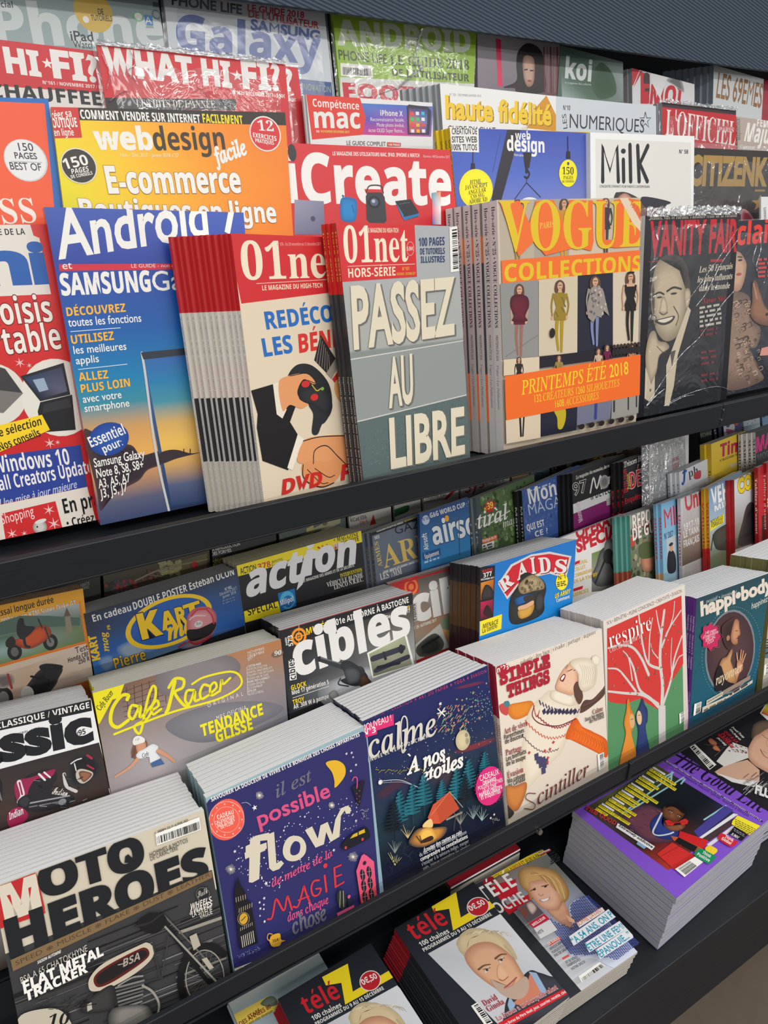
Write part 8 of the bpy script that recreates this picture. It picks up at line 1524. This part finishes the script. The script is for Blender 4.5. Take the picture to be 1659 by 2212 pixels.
m = tv(0, 0, 'TV weekly with a smiling blonde woman in a blue checked shirt, beside the purple pile', 'TV weekly copy in the pile below the blonde woman cover', 'copies under the blonde woman TV cover', (1020, 1915), 7, -1.205, .172, .246, -1.0)
m.win(1060, 1480, 1659)
m.grid([(-60, 1130), (345, 970), (985, 1570), (560, 1850)], [[(120, 90, 60), (120, 116, 100), (130, 134, 140)], [(150, 150, 156), (150, 154, 164), (120, 124, 120)], [(206, 208, 212), (170, 176, 190), (150, 160, 190)], [(214, 214, 216), (200, 204, 214), (150, 160, 196)]])
m.poly([(-60, 1140), (330, 978), (345, 1005), (-40, 1180)], (230, 206, 50)).poly([(-60, 1140), (15, 1145), (20, 1180), (-40, 1200)], (150, 30, 44)).t('VOTRE CAHIER', 20, 1168, 120, 1115, 26, (44, 40, 30), 'n').t('HUMOUR', 125, 1112, 190, 1080, 28, (150, 30, 40), 'b').t('ET JEUX', 195, 1078, 255, 1048, 28, (90, 30, 30), 'b').t('16 PAGES', 258, 1045, 328, 1008, 26, (44, 40, 30), 'n')
m.blob([(440, 1060), (480, 1050), (700, 1300), (660, 1320), (560, 1250)], (104, 84, 96), (150, 150, 164)); m.blob([(700, 1280), (640, 1200), (560, 1180), (600, 1260)], (130, 150, 110), (150, 156, 150))
m.poly([(0, 1200), (150, 1160), (165, 1250), (60, 1290)], (190, 36, 50)).t('TÉLÉ', -40, 1300, 160, 1195, 96, (236, 230, 226), 'b').poly([(70, 1330), (230, 1250), (235, 1300), (110, 1375)], (200, 36, 50)).t('POCHE', 0, 1390, 225, 1290, 74, (236, 230, 228), 'b')
HB2 = (206, 166, 106)
m.blob([(165, 1130), (200, 1090), (280, 1085), (380, 1110), (440, 1170), (470, 1240), (455, 1290), (420, 1310), (400, 1250), (360, 1210), (280, 1220), (240, 1290), (220, 1240), (180, 1200)], HB2, (150, 110, 66), .7)
m.blob([(225, 1190), (270, 1170), (340, 1165), (395, 1220), (420, 1290), (400, 1340), (350, 1350), (290, 1320), (245, 1260)], (226, 178, 150), (196, 138, 110), .65); m.line([(240, 1232), (265, 1215)], 6, (130, 90, 66)); m.line([(305, 1205), (345, 1195)], 6, (130, 90, 66)); m.ell(262, 1224, 9, 5, (60, 50, 50)).ell(328, 1206, 10, 5, (60, 50, 50)); m.blob([(290, 1285), (330, 1275), (355, 1268), (345, 1290), (310, 1300)], (236, 230, 224), (160, 70, 70)); m.line([(285, 1250), (300, 1262), (315, 1252)], 4, (180, 120, 96))
for k in range(9): m.line([(190 + k * 25, 1120 + k * 4), (240 + k * 22, 1110 + k * 10), (300 + k * 18, 1150 + k * 16)], 5, random.choice([(226, 190, 130), (170, 126, 76), (190, 150, 96)]))
m.blob([(340, 1350), (400, 1340), (440, 1300), (490, 1450), (440, 1440)], (214, 160, 130), (190, 136, 110))
CK = [(330, 1380), (380, 1420), (440, 1440), (490, 1460), (470, 1320), (560, 1270), (640, 1290), (700, 1340), (800, 1430), (940, 1540), (930, 1600), (780, 1700), (620, 1640), (480, 1620), (360, 1450)]
m.blob(CK, (214, 220, 236))
_cx = [p[0] for p in CK]; _cy = [p[1] for p in CK]
def inside(x, y):
    r = False
    for i in range(len(CK)):
        (xa, ya), (xb, yb) = CK[i - 1], CK[i]
        if (ya > y) != (yb > y) and x < (xb - xa) * (y - ya) / (yb - ya) + xa: r = not r
    return r
for i in range(46):
    for j in range(46):
        x, y = 330 + i * 13.5 + (j % 2) * 6.7, 1270 + j * 9.5
        if inside(x, y): m.poly([(x, y - 5), (x + 8, y - 1), (x + 3, y + 6), (x - 5, y + 2)], (62, 76, 150))
m.poly([(440, 1430), (490, 1460), (495, 1480), (460, 1470)], (214, 160, 130))
m.poly([(150, 1390), (235, 1340), (310, 1420), (215, 1480)], (90, 80, 84)).blob([(205, 1370), (235, 1350), (270, 1390), (240, 1430)], (200, 180, 170), (120, 90, 90)).blob([(165, 1400), (190, 1380), (215, 1430), (200, 1450)], (120, 70, 60)); m.poly([(218, 1482), (312, 1424), (345, 1455), (250, 1510)], (190, 36, 60)).poly([(250, 1512), (345, 1460), (390, 1520), (290, 1575)], (216, 214, 214)).t('MEILLEUR', 248, 1500, 322, 1452, 18, WH, 'b').t('HITS', 280, 1550, 310, 1530, 20, (50, 50, 54), 'b').poly([(335, 1600), (400, 1560), (412, 1575), (345, 1618)], (206, 60, 50)).t('DE GUEULE', 342, 1612, 405, 1574, 16, WH, 'b')
for k, s_ in enumerate(('MONIQUE JANNOT', 'POURQUOI N’Y A-T-IL', 'PAS DE SAGAS?')): m.t(s_, 350 + k * 14, 1645 + k * 20, 430 + k * 16, 1592 + k * 20, 18, (50, 50, 56), 'b')
m.t('ET SI VOUS', 445, 1725, 512, 1688, 17, (50, 50, 56), 'b').t('FABRIQUEZ', 455, 1745, 530, 1702, 17, (50, 50, 56), 'b').t('VOTRE DÉCO?', 476, 1765, 560, 1715, 17, (50, 50, 56), 'b').poly([(415, 1690), (455, 1668), (462, 1680), (422, 1702)], (206, 90, 80))
m.poly([(505, 1482), (655, 1385), (672, 1408), (520, 1508)], (226, 222, 220)).t('SOPHIE DAVANT', 518, 1500, 664, 1408, 28, (206, 110, 60), 'n', w=.01)
for k, (s_, x, y, x1, y1) in enumerate((('“A 54 ANS, ON PEUT', 492, 1610, 782, 1400), ('ÊTRE UNE FEMME', 585, 1650, 825, 1490), ('ÉPANOUIE...”', 650, 1690, 835, 1560))):
    m.poly([(x - 6, y + 8), (x1 + 6, y1 + 8), (x1 - 14, y1 - 56), (x - 34, y - 48)], (226, 226, 230)); m.t(s_, x, y, x1, y1, 46, (40, 150, 176), 'n', w=.02)
m.barcode([(515, 1800), (640, 1715), (680, 1745), (545, 1860)], 24)
m.t('JOHNNY', 345, 1075, 388, 1050, 13, (40, 40, 44), 'b').fine(350, 1090, 410, 1060, 4, 14, 9, (44, 44, 50)).poly([(280, 1062), (345, 1035), (355, 1048), (285, 1078)], (150, 36, 44)).t('EXCEPTIONNEL', 285, 1072, 350, 1042, 10, WH, 'b')

u_, v_ = rot(2)
m = Mag(None, (490, 2158), None, flat=-1.225, down=(u_, v_, (.165, .23)), t=.0052, n=3, base=(196, 206, 206), pages=PAGESB, label='pale TV magazine with a yellow corner about eighties stars, at the bottom edge', lab2='pale TV copy under the eighties stars cover', group='copies of the eighties stars TV magazine', dx=-.001)
m.win(400, 1780, 900)
m.vgrad((0, (196, 200, 190)), (.15, (150, 170, 176)), (1, (180, 196, 200)))
m.poly([(250, 1420), (600, 1230), (660, 1300), (640, 1340), (330, 1500), (250, 1500)], (226, 200, 90)).blob([(540, 1290), (590, 1240), (640, 1240), (660, 1290), (600, 1310)], (110, 120, 110), (90, 104, 70)); m.t('STARS', 455, 1400, 540, 1345, 28, (120, 50, 30), 'n', w=.02).t('DES ANNÉES 80', 395, 1450, 618, 1318, 32, (120, 50, 30), 'n', w=.02).t('que sont-elles devenues ?', 420, 1460, 640, 1340, 18, (60, 40, 30), 'bi')

u_, v_ = rot(-90)
m = Mag(None, (1657, 1490), None, flat=-1.155, down=(u_, v_, (.24, .375)), t=.0115, n=7, base=(44, 42, 46), spine=[(1, (60, 60, 64))], pages=PAGESG, label='dark weekly with a laughing man in a white shirt, flat behind the purple pile', lab2='copy under the laughing man weekly behind the purple pile', group='copies under the laughing man weekly', jit=.003)
m.win(1350, 1440, 1659)
m.vgrad((0, (36, 36, 40)), (1, (40, 38, 42)))
m.line([(720, 910), (1000, 760), (1300, 600), (1530, 455)], 7, (170, 170, 176), False)
m.poly([(1660, 390), (1760, 440), (1760, 640), (1660, 628), (1565, 540)], (226, 222, 216)); m.grid([(1660, 410), (1760, 450), (1760, 620), (1580, 540)], [[(60, 160, 70), (90, 170, 60)], [(236, 206, 50), (236, 200, 50)], [(206, 60, 50), (200, 50, 50)]])
m.blob([(1470, 830), (1480, 700), (1540, 640), (1640, 620), (1760, 640), (1760, 760), (1600, 760), (1540, 900)], (110, 92, 76), (70, 60, 54), .6)
m.blob([(1420, 980), (1450, 900), (1500, 820), (1560, 780), (1700, 720), (1860, 900), (1860, 1200), (1700, 1240), (1600, 1200), (1500, 1140), (1430, 1060)], (222, 178, 150), (190, 140, 116), .7)
m.line([(1590, 790), (1640, 830), (1700, 850)], 9, (110, 70, 60)); m.line([(1570, 960), (1620, 1040), (1720, 1090)], 12, (150, 86, 76)); m.line([(1600, 980), (1640, 1000)], 8, (170, 110, 96)); m.blob([(1640, 860), (1700, 860), (1720, 920), (1650, 930)], (226, 180, 156), (206, 150, 126))
m.poly([(1040, 1220), (1150, 1150), (1420, 1080), (1560, 1200), (1560, 1330), (1300, 1330), (1080, 1260)], (214, 172, 146)); m.poly([(1180, 950), (1250, 880), (1420, 940), (1430, 1060), (1150, 1160), (1060, 1100)], (226, 222, 216)); m.scatter([(1240, 890), (1420, 940), (1410, 1010), (1210, 980)], 60, 9, [(150, 110, 104), (96, 80, 84), (206, 200, 196)]); m.poly([(1050, 1230), (1300, 1310), (1560, 1330), (1500, 1400), (1240, 1340)], (230, 228, 224))
m.t('Donald Trump', 1232, 705, 1370, 830, 28, WH, 'n', w=.02).t('Kim Jong-un', 1205, 730, 1330, 855, 28, WH, 'n', w=.02)
for s_, x, y, x1, y1 in (('QUI A LA', 1140, 755, 1290, 888), ('PLUS', 1110, 780, 1210, 880), ('GROSSE?', 1070, 790, 1240, 950)): m.t(s_, x, y, x1, y1, 36, (206, 44, 54), 'b', w=.02)
m.t('(BOMBE)', 1062, 828, 1160, 920, 24, WH, 'n', w=.02); m.line([(915, 900), (1150, 940), (1040, 1040)], 3, (150, 150, 150), False); m.blob([(965, 860), (1000, 835), (1060, 880), (1060, 910), (1000, 905)], (196, 120, 84), (150, 84, 60)).blob([(1015, 940), (1050, 910), (1100, 960), (1100, 985), (1040, 970)], (196, 120, 84), (150, 84, 60))
m.barcode([(800, 890), (1060, 1140), (980, 1200), (745, 930)], 26)
for k in range(50): x, y = random.uniform(1360, 1700), random.uniform(1270, 1503); m.line([(x, y), (x + 60, y - 50)], 6, random.choice([(150, 150, 150), (90, 90, 92), (206, 206, 206)]), False)
m.t('FLUIDE', 1500, 1480, 1860, 1610, 110, (230, 228, 226), 'n', w=.06)

_q = ray(1124, 1833); _q = _q * (-1.20 / _q[2])
m = Mag(None, tuple(_q + np.array([-.17, .21, 0])), None, flat=-1.20, down=((1, 0), (0, 1), (.17, .21)), t=.005, base=(150, 36, 44), label='red magazine pushed far back under the lower lip, behind the TV weeklies')
m = Mag(None, tuple(_q + np.array([-.172, .208, -.007])), None, flat=-1.207, down=((1, 0), (0, 1), (.17, .21)), t=.04, base=(60, 56, 56), pages=PAGESB, label='thick dark magazine lying under the red one pushed far back')
for m in MAGS: m.finish()
bpy.data.objects.remove(_fo)
